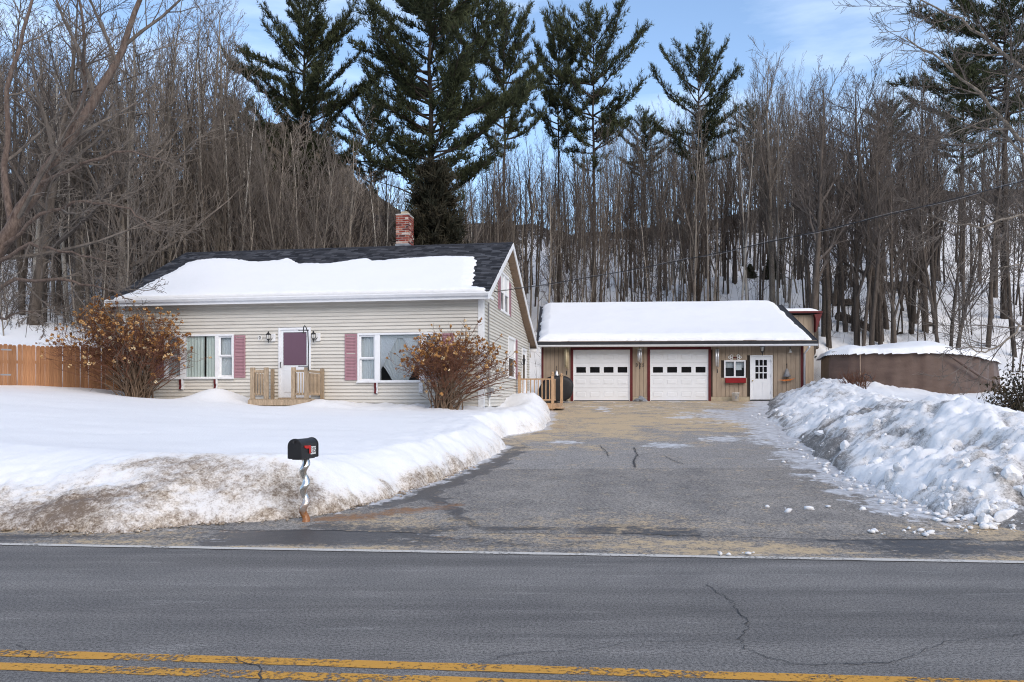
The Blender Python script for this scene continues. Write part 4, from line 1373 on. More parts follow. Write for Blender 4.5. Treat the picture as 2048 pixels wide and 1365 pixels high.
# front storm door
x0, x1, z0, z1 = RD
door = MB()
tw = .07
door.box(x0, x1, -.045, .06, z1 - tw, z1); door.box(x0, x0 + tw, -.045, .06, z0, z1 - tw); door.box(x1 - tw, x1, -.045, .06, z0, z1 - tw)
door = door.build("front_door", M['trim'], house, bevel=.004)
gx0, gz1 = hf(567, 665.5); gx1, gz0 = hf(613.5, 731)
mb = MB()
a, b, c, d = x0 + tw, x1 - tw, z0 + .02, z1 - tw
mb.box(a, gx0, -.02, .02, c, d); mb.box(gx1, b, -.02, .02, c, d); mb.box(gx0, gx1, -.02, .02, gz1, d); mb.box(gx0, gx1, -.02, .02, c, gz0)
mb.box(gx0 + .03, gx1 - .03, -.028, -.02, c + .15, gz0 - .12)
mb.build("door_leaf", M['gdoor'], door, bevel=.004)
boxo("pane", M['glass'], door, gx0, gx1, -.004, .002, gz0, gz1)
boxo("threshold", M['deck'], door, x0, x1, -.06, .1, z0 - .03, z0 + .018)
# mauve panel with a scalloped edge
cxm, czm = (gx0 + gx1) / 2, (gz0 + gz1) / 2
hw, hh = (gx1 - gx0) / 2 - .02, (gz1 - gz0) / 2 - .02
pts = []
def scal(n, f):
    for i in range(n):
        for k in range(5):
            t = (i + k / 5) / n
            pts.append(f(t, .014 * math.sin(math.pi * (k / 5))))
scal(6, lambda t, e: (cxm - hw + 2 * hw * t, czm - hh - e)); scal(10, lambda t, e: (cxm + hw + e, czm - hh + 2 * hh * t))
scal(6, lambda t, e: (cxm + hw - 2 * hw * t, czm + hh + e)); scal(10, lambda t, e: (cxm - hw - e, czm + hh - 2 * hh * t))
MB().prism(pts, 'y', -.016, -.008).build("door_curtain", M['purple'], door)
hx, hz_ = hf(562.8, 730)
MB().tube([(hx, -.03, hz_ + .08), (hx, -.07, hz_ + .06), (hx, -.07, hz_ - .06), (hx, -.03, hz_ - .09)], .012, 8).build("door_handle", M['black'], door)
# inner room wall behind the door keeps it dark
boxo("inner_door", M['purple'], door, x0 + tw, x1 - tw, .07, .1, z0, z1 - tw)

def lantern(px, py, parent, f, s=1.0, base=True, name="wall_lantern"):
    x, z = f(px, py)
    L = None
    if base:
        L = boxo(name, M['white_old'], parent, x + .01, x + .15, -.06, -.02, z - .13, z + .1, .01)
    mb = MB()
    y = -.17
    lx = x - .02
    mb.lathe([(.012, z + .16), (.03, z + .14), (.022, z + .12), (.075, z + .085), (.085, z + .07), (.07, z + .06)], lx, y, 6)
    for i in range(6):
        a = math.pi * 2 * i / 6
        mb.tube([(lx + .066 * math.cos(a), y + .066 * math.sin(a), z + .065), (lx + .042 * math.cos(a), y + .042 * math.sin(a), z - .07)], .006, 4)
    mb.lathe([(.05, z - .065), (.048, z - .085), (.02, z - .11), (.012, z - .16), (.004, z - .19)], lx, y, 6)
    mb.tube([(x + .06, -.05, z - .02), (x + .03, -.1, z - .09), (lx, y, z - .10)], .012, 6)
    b_ = mb.build("lantern_body" if L else name, M['black'], L or parent)
    MB().lathe([(.036, z - .062), (.055, z + .055)], lx, y, 6).build("lantern_glass", M['bulb'], L or b_)
    if s != 1.0:
        for q_ in (b_, *b_.children):
            for v in q_.data.vertices:
                v.co = Vector((x, -.03, z)) + (v.co - Vector((x, -.03, z))) * s
    return L or b_
lantern(543, 675, house, hf); lantern(632.5, 674, house, hf)
x, z = hf(521, 676)
pl = boxo("number_plate", M['white_sign'], house, x - .06, x + .06, -.04, -.018, z - .065, z + .065, .01)
def text_mesh(s, size, depth=.004):
    c_ = bpy.data.curves.new("lettering", 'FONT')
    c_.body = s; c_.size = size; c_.extrude = depth; c_.align_x = 'CENTER'; c_.align_y = 'CENTER'
    o = bpy.data.objects.new("tmp", c_)
    COL.objects.link(o)
    dg = bpy.context.evaluated_depsgraph_get()
    me = bpy.data.meshes.new_from_object(o.evaluated_get(dg))
    bpy.data.objects.remove(o)
    return me
o = link("numeral", text_mesh("0", .13), M['black'], pl); o.rotation_euler = (math.pi / 2, 0, 0); o.location = (x, -.046, z)

# gable end: paired upper window with shutters, lower window, side door, meter, vent
def side_window(R, name="window", panes=2):
    y0, y1, z0, z1 = R
    tw = .07
    mb = MB()
    mb.box(-.03, .045, y0, y1, z1 - tw, z1); mb.box(-.03, .055, y0, y1, z0, z0 + tw)
    mb.box(-.03, .04, y0, y0 + tw, z0 + tw, z1 - tw); mb.box(-.03, .04, y1 - tw, y1, z0 + tw, z1 - tw)
    if panes > 1: mb.box(-.03, .035, (y0 + y1) / 2 - .07, (y0 + y1) / 2 + .07, z0 + tw, z1 - tw)
    w = mb.build(name, M['trim'], house)
    zm = (z0 + z1) / 2
    spans = [(y0 + tw, (y0 + y1) / 2 - .07), ((y0 + y1) / 2 + .07, y1 - tw)] if panes > 1 else [(y0 + tw, y1 - tw)]
    for (a, b) in spans:
        s = MB(); s.box(-.02, .02, a, b, zm - .025, zm + .025); s.box(-.02, .012, a, a + .04, z0 + tw, zm - .025); s.box(-.02, .012, b - .04, b, z0 + tw, zm - .025); s.build("sash", M['trim'], w)
        boxo("pane", M['glass_dark'], w, -.025, -.005, a + .04, b - .04, z0 + tw, zm - .025)
        boxo("blind", M['white_sign'], w, -.025, -.002, a, b, zm + .025, z1 - tw)
    return w
side_window(UW); side_window(LW, panes=1)
def side_shutter(y0, y1, z0, z1):
    mb = MB(); mb.box(.024, .05, y0, y0 + .05, z0, z1); mb.box(.024, .05, y1 - .05, y1, z0, z1)
    for a in (z0, (z0 + z1) / 2 - .03, z1 - .06): mb.box(.024, .05, y0 + .05, y1 - .05, a, a + .06)
    mb.box(.024, .03, y0 + .05, y1 - .05, z0 + .06, z1 - .06)
    s = mb.build("shutter", M['pink'], house)
    sm = MB().box(0.03, .044, 0, y1 - y0 - .1, 0, .03).mesh("slat")
    z = z0 + .07
    while z < z1 - .1:
        if abs(z - (z0 + z1) / 2) > .05:
            o = link("slat", sm, M['pink'], s); o.location = (0, y0 + .05, z)
        z += .044
side_shutter(UW[0] - .42, UW[0] - .03, UW[2] + .02, UW[3] - .15); side_shutter(UW[1] + .03, UW[1] + .42, UW[2] + .02, UW[3] - .15)
side_shutter(LW[1] + .03, LW[1] + .42, LW[2], LW[3])
y0, y1, z0, z1 = SD
sd = MB(); sd.box(-.03, .05, y0, y0 + .09, z0, z1); sd.box(-.03, .05, y1 - .09, y1, z0, z1); sd.box(-.03, .05, y0 + .09, y1 - .09, z1 - .09, z1)
sd = sd.build("side_door", M['trim'], house)
boxo("door_leaf", M['trim'], sd, -.03, .01, y0 + .09, y1 - .09, z0, z1 - .09)
boxo("storm_panel", M['glass_dark'], sd, .011, .016, y0 + .2, y1 - .2, z0 + .9, z1 - .25)
ly, lz = dy0 - .25, 1.65
mb = MB(); mb.lathe([(.01, lz + .16), (.07, lz + .08), (.06, lz + .06), (.04, lz - .07), (.02, lz - .12)], .14, ly, 6); mb.tube([(.02, ly, lz - .02), (.08, ly, lz - .1), (.14, ly, lz - .1)], .012, 6)
mb.build("wall_lantern", M['black'], house)
my, mz = side_px(974, 783)
mb = MB(); mb.box(.0, .10, my - .09, my + .09, mz - .17, mz + .12); mb.lathe([(.085, mz - .05), (.085, mz + .1)], .12, my, 12)
meter = mb.build("electric_meter", M['grey'], house, bevel=.008)
MB().tube([(.05, my, mz + .12), (.05, my, WALLH - .1)], .022, 8).build("conduit", M['grey'], meter)
MB().tube([(.05, my + .1, mz - .17), (.05, my + .1, -.6)], .03, 8).build("conduit", M['white_old'], meter)
vy0, _ = side_px(1014, 815); vy1, _ = side_px(1020.5, 815)
mb = MB(); mb.box(-.08, .0, vy0, vy0 + .07, -.5, -.04); mb.box(-.08, .0, vy1 - .07, vy1, -.5, -.04); mb.box(-.08, .0, vy0 + .07, vy1 - .07, -.11, -.04)
v_ = mb.build("cellar_window", M['trim'], house)
boxo("pane", M['glass_dark'], v_, -.075, -.03, vy0 + .07, vy1 - .07, -.5, -.11)
# snow lying on the roof
SL = math.hypot(RIDGE_Y - EAVE_Y, RIDGE_Z - EAVE_Z)
ey, ez = (RIDGE_Y - EAVE_Y) / SL, (RIDGE_Z - EAVE_Z) / SL
def roof_px(px, py):
    # ray against the front slope
    ca, sa = math.cos(HA), math.sin(HA)
    dx, dz = (px - CX) / FPX, -(py - HZ) / FPX
    lo, hi = 15.0, 45.0
    def f(Yw):
        Xw = dx * Yw
        yl = (Xw - HO.x) * sa + (Yw - HO.y) * ca
        zl_ = EYE + dz * Yw - HO.z
        return zl_ - (EAVE_Z + (yl - EAVE_Y) * ez / ey)
    for _ in range(50):
        m = (lo + hi) / 2
        if f(lo) * f(m) <= 0: hi = m
        else: lo = m
    Xw = dx * lo
    yl = (Xw - HO.x) * sa + (lo - HO.y) * ca
    xl = (Xw - HO.x) * ca - (lo - HO.y) * sa
    return xl, (yl - EAVE_Y) / ey
snow_px = [(262, 588), (285, 576), (310, 562), (345, 544), (372, 529), (400, 521), (425, 519), (455, 518), (480, 521), (520, 525), (560, 522), (573, 518.5), (590, 524), (603, 528), (660, 528),
           (700, 522), (737, 517.5), (744, 523), (800, 518.5), (860, 515), (905, 514), (950, 513.5), (953, 525), (949, 540), (951, 555), (946, 568), (944, 574)]
SNOW = [roof_px(*p) for p in snow_px]
SNOW = SNOW + [(OVR - .15, 0.17), (OVR - .1, -0.30), (-HL - OVR + .05, -0.30)]
hole = roof_px(628, 576)
hole2 = roof_px(408, 523)
def hs_h(X, T):
    d = sdist(X, T, SNOW) + fbm(X * 2.2, T * 2.2, 111, 4) * 0.09 + fbm(X * 8, T * 8, 112, 3) * 0.07
    d = d - 0.5 * np.exp(-((X - hole[0]) / .28) ** 2 - ((T - hole[1]) / .07) ** 2) - 0.3 * np.exp(-((X - hole2[0]) / .12) ** 2 - ((T - hole2[1]) / .05) ** 2)
    h = 0.10 * np.power(np.clip(d / 0.35, 0, 1), 0.5) + np.minimum(d, 0) * .3
    h = np.where(d > 0, h + 0.012 * fbm(X * 1.2 + T * .8, T * .5, 113, 3) * np.clip(d / .3, 0, 1), h)
    return np.where(d < 0, -0.02, h)
def roof_snow(name, parent_loc, rot, xs, ts, hfun, y0, z0, ey, ez, label):
    X, T = np.meshgrid(xs, ts)
    H = hfun(X, T)
    H[0, :] = np.minimum(H[0, :], -0.03)
    V = np.stack([X, y0 + ey * T - ez * H, z0 + ez * T + ey * H], -1).reshape(-1, 3)
    ny, nx = X.shape
    idx = np.arange(nx * ny).reshape(ny, nx)
    q = np.stack([idx[:-1, :-1], idx[:-1, 1:], idx[1:, 1:], idx[1:, :-1]], -1).reshape(-1, 4)
    k = (H > -0.015).ravel()
    q = q[k[q].any(1)]
    me = raw_mesh(name, V, q, smooth=True)
    o = link(name, me, M['snow_roof'])
    o.location = parent_loc; o.rotation_euler = (0, 0, rot)
    return tag(o, label, "snow", kind="stuff")
roof_snow("house_roof_snow", HO, -HA, np.arange(-HL - OVR, OVR, .04), np.concatenate([[-.06, -.059], np.arange(-.05, SL - .3, .04)]), hs_h, EAVE_Y, EAVE_Z, ey, ez, "melting snow sheet on the dark shingled house roof")

# ------------------------------------------------------------------ front deck
deck = thing("front_deck", "small weathered wooden deck with railings at the front door", "deck", HO, -HA)
DY = -1.18
dx0, dzt = hf(498, 797, DY); dx1, _ = hf(617, 797, DY)
dz = RD[2] - .02
rk = random.Random(2)
n = 9
for i in range(n):
    ya = DY + (abs(DY) - .03) * i / n
    boxo("deck_board", M['deck'], deck, dx0, dx1 + .02, ya, ya + abs(DY) / n - .012, dz - .035, dz)
boxo("rim_board", M['deck'], deck, dx0 - .02, dx1 + .03, DY - .04, DY - .002, dz - .19, dz - .036)
boxo("rim_board", M['deck'], deck, dx1 - .02, dx1 + .018, DY, -.05, dz - .19, dz - .036)
for xx in (dx0 + .3, dx1 - .55): boxo("support_block", M['concrete'], deck, xx, xx + .3, DY + .1, DY + .4, dz - .55, dz - .19)
boxo("support_block", M['red_trim'], deck, dx0 + .02, dx0 + .22, DY + .05, DY + .3, dz - .45, dz - .19)
RAIL = hf(585, 735, DY)[1] - dz
def post(px0, px1, yo, h=None, m='deck'):
    a = hf(px0, 760, yo)[0]; b = hf(px1, 760, yo)[0]
    w = max(.085, b - a)
    boxo("post", M[m], deck, a, a + w, yo, yo + .09, dz, dz + (h or RAIL), .006)
    return a, a + w
P1 = post(500, 508, DY); P2 = post(527, 535, DY); P3 = post(582, 589.5, DY); P4 = post(608, 616, DY)
B1 = post(541, 545, -.14); B2 = post(640, 646.5, -.14)
balm = MB().tube([(0, 0, 0), (0, 0, RAIL - .28)], .02, 6).mesh("baluster")
def railing(pA, pB, nb):
    (ax, ay), (bx, by) = pA, pB
    L = math.hypot(bx - ax, by - ay)
    ang = math.atan2(by - ay, bx - ax)
    for zz in (dz + .10, dz + RAIL - .14):
        o = boxo("rail", M['deck'], deck, 0, L, -.02, .02, 0, .07); o.location = (ax, ay, zz); o.rotation_euler = (0, 0, ang)
    for i in range(nb):
        t = (i + .7) / (nb + .4)
        o = link("baluster", balm, M['deck'], deck)
        o.location = (ax + (bx - ax) * t - .02 * math.sin(ang) * -1, ay + (by - ay) * t - .035 * math.cos(ang), dz + .12)
railing((P1[1], DY + .045), (P2[0], DY + .045), 3)
railing((P3[1], DY + .045), (P4[0], DY + .045), 3)
railing((P4[0] + .045, DY + .09), (P4[0] + .045, -.16), 9)
railing((P1[0] + .045, DY + .09), (P1[0] + .045, -.16), 9)
# wrought iron hanging bracket clamped to the deck post
hk = thing("hanging_hook", "black iron hook bracket rising from the deck post before the door", "hook", HO, -HA)
q = lambda px, py: (hf(px, py, DY - .03)[0], DY - .03, hf(px, py, DY - .03)[1])
MB().tube([q(617, 742), q(616.5, 727), q(617, 690), q(615.5, 664), q(612, 655), q(609, 651.5), q(607.5, 654), q(607, 662), q(608, 668)], .016, 6).build("hook_rod", M['black'], hk)
for py in (661, 733): MB().tube([q(597, py), q(617, py)], [.01, .016], 6).build("clamp_bar", M['black'], hk)
for py in (661, 733): MB().tube([q(596, py - .1), q(598.5, py)], [.004, .022], 6).build("finial", M['black'], hk)

# ------------------------------------------------------------------ side porch
por = thing("side_porch", "pale new wooden porch with railing beside the gable door", "porch", HO, -HA)
# deck beside the gable wall: x from .05 to 1.55, y around the side door
py0, py1 = dy0 - 1.5, dy1 + .6
PX1 = 1.42
PZ = SD[2] - .05
for i in range(11):
    a = .06 + (PX1 - .06) * i / 11
    boxo("deck_board", M['deck_new'], por, a, a + .115, py0, py1, PZ - .035, PZ)
boxo("rim_board", M['deck_new'], por, .05, PX1 + .02, py0 - .04, py0 - .002, PZ - .2, PZ - .036)
boxo("rim_board", M['deck_new'], por, PX1, PX1 + .036, py0, py1, PZ - .2, PZ - .036)
for yy in (py0 + .05, py1 - .2): boxo("leg", M['deck_new'], por, PX1 - .13, PX1 - .03, yy, yy + .1, PZ - .8, PZ - .2)
def ppost(x, y, h=1.02):
    o = boxo("post", M['deck_new'], por, x, x + .1, y, y + .1, PZ, PZ + h, .006)
    MB().lathe([(.07, PZ + h), (.07, PZ + h + .02), (.025, PZ + h + .03), (.05, PZ + h + .07), (.045, PZ + h + .11), (.01, PZ + h + .14)], x + .05, y + .05, 10).build("post_cap", M['deck_new'], o, smooth=True)
ppost(.03 + .06, py0); ppost(PX1 - .1, py0); ppost(PX1 + .14, py0 + .9, 1.0)
for zz in (.10, .86):
    boxo("rail", M['deck_new'], por, .19, PX1 - .1, py0 + .03, py0 + .07, PZ + zz, PZ + zz + .05)
    boxo("rail", M['deck_new'], por, PX1 - .07, PX1 - .03, py0 + .1, py0 + 1.0, PZ + zz, PZ + zz + .05)
bm2 = MB().box(-.018, .018, -.018, .018, 0, .72).mesh("baluster")
for i in range(8):
    o = link("baluster", bm2, M['deck_new'], por); o.location = (.19 + (PX1 - .29) * (i + .6) / 8, py0 + .05, PZ + .15)
for i in range(6):
    o = link("baluster", bm2, M['deck_new'], por); o.location = (PX1 - .05, py0 + .15 + .8 * (i + .5) / 6, PZ + .15)
# stair stringer in front
for i in range(3):
    boxo("step", M['deck_new'], por, PX1 + .04 + .26 * i, PX1 + .32 + .26 * i, py0 + .1, py0 + 1.0, PZ - .19 * (i + 1), PZ - .19 * (i + 1) + .04)

# ------------------------------------------------------------------ garage
GA = math.radians(3.8)
GO = Vector(((1083.5 - CX) / FPX * 34.8, 34.8, 1.6))
gf = lambda px, py, yo=0.0: plane_px(px, py, GO, GA, yo)
GL = gf(1606, 750)[0]
GB = float(BASE(GO.x + 5, GO.y)) - 1.6
gar = thing("garage", "tan board garage with two white doors and a thick snow roof", "garage", GO, -GA)
GH = gf(1300, 687)[1]
GRY, GRZ, GEY = 5.1, 4.72, -0.55
GEZ = gf(1300, 683.5, GEY)[1]
def grect(a, b, c, d):
    x0, z1 = gf(a, b); x1, _ = gf(c, b)
    return x0, x1, gf((a + c) / 2, d)[1], z1
D1, D2 = grect(1146.5, 700.4, 1259.8, 801.8), grect(1300, 700.0, 1416.5, 802)
GWN, GDR = grect(1448, 721, 1491, 756), grect(1500, 711, 1545, 801.5)
OPEN = sorted([D1, D2, GWN, GDR])
mb = MB()
x = 0.0
for (a, b, c, d) in OPEN:
    mb.box(x, a, .02, .12, -.05, GH + .1)
    if c > .2: mb.box(a, b, .02, .12, -.05, c)
    mb.box(a, b, .02, .12, d, GH + .1)
    x = b
mb.box(x, GL, .02, .12, -.05, GH + .1)
mb.build("wall", M['groove'], gar)
for (xa, xb) in ((0, .1), (GL - .1, GL)):
    MB().prism([(.12, -.05), (10, -.05), (10, GH), (GRY, GRZ - .2), (.12, GH)], 'x', xa + .01, xb - .01).build("wall", M['tan'], gar)
boxo("wall", M['tan'], gar, .1, GL - .1, 9.9, 10, -.05, GH)
boxo("partition", M['room'], gar, .12, GL - .12, 1.2, 1.25, 0, GH + .1)
boxo("floor", M['room'], gar, .1, GL - .1, .13, 9.9, -.06, -.02)
fz = gf(1450, 794)[1]
x = 0.0
for (a, b, c, d) in [o for o in OPEN if o[2] < .3] + [(GL, GL, 0, 0)]:
    if a - x > .05: boxo("foundation", M['concrete'], gar, x, a, -.005, .02, -.08, fz)
    x = b
# vertical boards
BW = .183
x = .0
rg = random.Random(6)
while x < GL - .02:
    xe = min(x + BW, GL)
    zs = [(fz + .005, GH + .1)]
    for (a, b, c, d) in OPEN:
        if xe - .02 > a - .02 and x + .02 < b + .02:
            ns = []
            for s in zs:
                if c - .03 > s[0] + .05: ns.append((s[0], c - .0))
                if d < s[1]: ns.append((d, s[1]))
            zs = ns
    for (s, e) in zs:
        if e - s > .04: boxo("board", M['tan'], gar, x + .006, xe - .006, -.004 + rg.uniform(-.001, .001), .02, s, e)
    x = xe
boxo("side_board", M['tan'], gar, GL, GL + .01, .03, 9.9, 0, GH)
# trims
def gtrim(name, mat, a, b, c, d, dep=.035): return boxo(name, mat, gar, *[min(gf(a, 750)[0], 99), gf(c, 750)[0]], -dep, .02, gf((a + c) / 2, d)[1], gf((a + c) / 2, b)[1])
boxo("corner_trim", M['red_trim'], gar, -.02, .075, -.03, .05, -.05, GH + .08)
boxo("corner_trim", M['red_trim'], gar, GL - .10, GL + .015, -.03, .05, -.05, GH + .08)
def garage_door(D, px_panes, pxw):
    x0, x1, z0, z1 = D
    t = .115
    fr = MB(); fr.box(x0 - t, x0, -.04, .06, z0 - .02, z1 + .11); fr.box(x1, x1 + t, -.04, .06, z0 - .02, z1 + .11); fr.box(x0, x1, -.04, .06, z1, z1 + .11)
    fr = fr.build("garage_door", M['red_trim'], gar)
    e = .03
    st = MB(); st.box(x0, x0 + e, -.012, .03, z0, z1); st.box(x1 - e, x1, -.012, .03, z0, z1); st.box(x0 + e, x1 - e, -.012, .03, z1 - e, z1)
    st.build("stop_moulding", M['trim'], fr)
    a0, a1, b1 = x0 + e, x1 - e, z1 - e
    W, H = a1 - a0, (b1 - z0 - .015) / 4
    pw = W / 4
    for r in range(4):
        zb = z0 + .015 + r * H
        sec = MB()
        win = (r == 2)
        if win:
            cells = []
            sec.box(a0, a1, .025, .06, zb + .004, zb + H * .22); sec.box(a0, a1, .025, .06, zb + H * .68, zb + H - .004)
            xs_ = a0
            for c in range(4):
                p0, p1 = a0 + pw * c + pw * .17, a0 + pw * (c + 1) - pw * .13
                sec.box(xs_, p0, .025, .06, zb + H * .22, zb + H * .68)
                xs_ = p1
                cells.append((p0, p1))
            sec.box(xs_, a1, .025, .06, zb + H * .22, zb + H * .68)
        else:
            sec.box(a0, a1, .025, .06, zb + .004, zb + H - .004)
        so = sec.build("door_section", M['gdoor'], fr)
        if win:
            for (p0, p1) in cells:
                boxo("pane", M['glass_dark'], so, p0, p1, .042, .05, zb + H * .22, zb + H * .68)
        else:
            for c in range(4):
                p0, p1 = a0 + pw * c + pw * .14, a0 + pw * (c + 1) - pw * .12
                q0, q1 = zb + H * .27, zb + H * .72
                r1, r2 = .018, .036
                mbp = MB()
                V = []
                for (ins, yy) in ((0, .025), (r1, .037), (r2, .020)):
                    V += [(p0 + ins, yy, q0 + ins), (p1 - ins, yy, q0 + ins), (p1 - ins, yy, q1 - ins), (p0 + ins, yy, q1 - ins)]
                V = [(vx, vy - .006, vz) for vx, vy, vz in V]
                F = [(8, 9, 10, 11)]
                for k in (0, 4):
                    F += [(k + j, k + (j + 1) % 4, k + 4 + (j + 1) % 4, k + 4 + j) for j in range(4)]
                mbp.add(V, F)
                mbp.build("panel", M['gdoor'], so)
    boxo("bottom_seal", M['black'], fr, a0, a1, .02, .06, z0 - .02, z0 + .013)
    return fr
garage_door(D1, None, None); garage_door(D2, None, None)
# window with two panes
x0, x1, z0, z1 = GWN
tw = .06
wn_ = MB(); wn_.box(x0, x1, -.035, .06, z1 - tw, z1); wn_.box(x0, x1, -.045, .06, z0, z0 + tw); wn_.box(x0, x0 + tw, -.035, .06, z0 + tw, z1 - tw); wn_.box(x1 - tw, x1, -.035, .06, z0 + tw, z1 - tw)
wn_.box((x0 + x1) / 2 - .035, (x0 + x1) / 2 + .035, -.03, .06, z0 + tw, z1 - tw)
wn_ = wn_.build("window", M['trim'], gar, bevel=.004)
for (a, b) in ((x0 + tw, (x0 + x1) / 2 - .035), ((x0 + x1) / 2 + .035, x1 - tw)):
    boxo("pane", M['glass'], wn_, a, b, .0, .006, z0 + tw, z1 - tw)
lace = curtain("lace_valance", M['curtain_sheer'], wn_, x0 + tw, x1 - tw, z1 - .32, z1 - .05, .10, .012, .06, 9)
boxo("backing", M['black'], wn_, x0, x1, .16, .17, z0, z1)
boxo("paper_notice", M['white_sign'], wn_, (x0 + x1) / 2 + .06, x1 - .16, .03, .034, z1 - .42, z1 - .2)
bx0, bz1 = gf(1450, 757); bx1, _ = gf(1490, 757); bz0 = gf(1470, 766.5)[1]
MB().prism([(-.03, bz0), (-.19, bz0), (-.22, bz1), (-.2, bz1), (-.175, bz0 + .03), (-.05, bz0 + .03), (-.05, bz1), (-.03, bz1)], 'x', bx0, bx1).build("flower_box", M['red_box'], gar, bevel=.004)
for xx in (bx0, bx1 - .02): pass
# scroll ornament above the window
orn = MB()
ox, oz = gf(1469.5, 715)
for s in (-1, 1):
    for (dx_, dz_, r_) in ((.14, .05, .055), (.15, -.05, .055), (.22, .0, .05)):
        pts = [(ox + s * (dx_ + r_ * math.cos(t)), -.03, oz + dz_ + r_ * math.sin(t)) for t in [k * math.pi / 6 for k in range(13)]]
        orn.tube(pts, .018, 5)
orn = orn.build("wall_ornament", M['white_sign'], gar)
MB().tube([(ox - .09, -.03, oz - .03), (ox, -.05, oz + .0), (ox + .09, -.03, oz - .03)], .02, 6).build("ornament_centre", M['red_trim'], orn)
# people door with nine lights
x0, x1, z0, z1 = GDR
fr = MB(); tw = .055
fr.box(x0, x0 + tw, -.035, .08, z0, z1); fr.box(x1 - tw, x1, -.035, .08, z0, z1); fr.box(x0 + tw, x1 - tw, -.035, .08, z1 - tw, z1)
fr = fr.build("side_entry_door", M['trim'], gar, bevel=.004)
a, b, c, d = x0 + tw, x1 - tw, z0 + .04, z1 - tw
gx = [gf(p, 735)[0] for p in (1510.8, 1517.2, 1519.0, 1525.5, 1527.2, 1533.8)]
gz = [gf(1520, p)[1] for p in (758, 747, 745, 734, 731.8, 720.3)]
mb = MB()
mb.box(a, gx[0], .0, .04, c, d); mb.box(gx[5], b, .0, .04, c, d); mb.box(gx[0], gx[5], .0, .04, c, gz[0]); mb.box(gx[0], gx[5], .0, .04, gz[5], d)
for (p, q_) in ((gx[1], gx[2]), (gx[3], gx[4])): mb.box(p, q_, -.004, .04, gz[0], gz[5])
for (p, q_) in ((gz[1], gz[2]), (gz[3], gz[4])):
    for k in (0, 2, 4): mb.box(gx[k], gx[k + 1], -.002, .04, p, q_)
mb.box(a + .1, (a + b) / 2 - .05, -.008, .0, c + .15, c + .75); mb.box((a + b) / 2 + .05, b - .1, -.008, .0, c + .15, c + .75)
leaf = mb.build("door_leaf", M['gdoor'], fr, bevel=.003)
for i in (0, 2, 4):
    for j in (0, 2, 4): boxo("pane", M['glass_dark'], leaf, gx[i], gx[i + 1], .015, .02, gz[j], gz[j + 1])
kx, kz = gf(1504.8, 762)
MB().lathe([(.015, 0), (.015, .03), (.03, .045), (.03, .07), (.012, .08)], 0, 0, 10).build("door_knob", M['brass'], leaf, smooth=True)
COL.objects[-1].rotation_euler = (math.pi / 2, 0, 0); COL.objects[-1].location = (kx, .0, kz)
for py in (722, 752, 785):
    hx, hz_ = gf(1541.5, py)
    boxo("hinge", M['steel'], fr, hx - .01, hx + .015, -.042, -.036, hz_ - .05, hz_ + .05)
boxo("threshold", M['black'], fr, x0, x1, -.06, .08, z0 - .03, z0 + .035)
# roof
GOV = .43
groof = MB().prism([(GEY, GEZ - .12), (GRY, GRZ - .12), (2 * GRY - GEY, GEZ - .12), (2 * GRY - GEY, GEZ), (GRY, GRZ), (GEY, GEZ)], 'x', -.2, GL + GOV).build("roof", M['roof_dark'], gar)
boxo("fascia_board", M['roof_dark'], gar, -.2, GL + GOV, GEY - .03, GEY + .01, GEZ - .16, GEZ - .02)
boxo("soffit", M['soffit'], gar, -.18, GL + GOV - .02, GEY + .02, -.01, GH + .04, GH + .06)
MB().prism([(GEY + a, GEZ - .14 + b_ * .8) for a, b_ in gut], 'x', -.2, GL + GOV).build("gutter", M['trim'], gar)
slopeboard("rake_board", M['roof_dark'], [(GEY, GEZ), (GRY, GRZ)], GL + GOV, GL + GOV + .03, -.02, .2, gar)
slopeboard("rake_board", M['roof_dark'], [(GEY, GEZ), (GRY, GRZ)], -.23, -.2, -.02, .2, gar)
# downspout
xd, zd = gf(1609, 690)
MB().tube([(xd + .03, GEY - .06, GEZ - .2), (xd + .03, GEY - .02, GEZ - .28), (xd - .02, -.08, GEZ - .5), (xd - .02, -.08, .0)], .04, 8).build("downspout", M['trim'], gar, smooth=True)
lx, lz = gf(1523, 700)
lantern(1523.5, 699, gar, gf, 1.5, False)
nx_, nz_ = gf(1280, 731)
for ch, off in zip("325", (-.14, 0, .14)):
    o = link("house_number", text_mesh(ch, .2, .008), M['black'], gar); o.rotation_euler = (math.pi / 2, 0, 0); o.location = (nx_ + off, -.016, nz_)
# roof snow on the garage
GSL = math.hypot(GRY - GEY, GRZ - GEZ)
gey, gez = (GRY - GEY) / GSL, (GRZ - GEZ) / GSL
GPOLY = [(-.12, .1), (GL + GOV - .22, .1), (GL + GOV - .30, GSL + .5), (-.10, GSL + .5)]
def gs_h(X, T):
    d = sdist(X, T, GPOLY) + fbm(X * 1.6, T * 2.5, 121, 5) * 0.09
    h = 0.22 * np.power(np.clip(d / 0.4, 0, 1), 0.5) + 0.05 * fbm(X * .5, T * .45, 122, 4) * np.clip(d / .4, 0, 1)
    return np.where(d < 0, -0.03, h)
roof_snow("garage_roof_snow", GO, -GA, np.arange(-.2, GL + GOV, .05), np.arange(-.02, GSL + .001, .05), gs_h, GEY, GEZ, gey, gez, "thick even snow blanket on the garage roof")
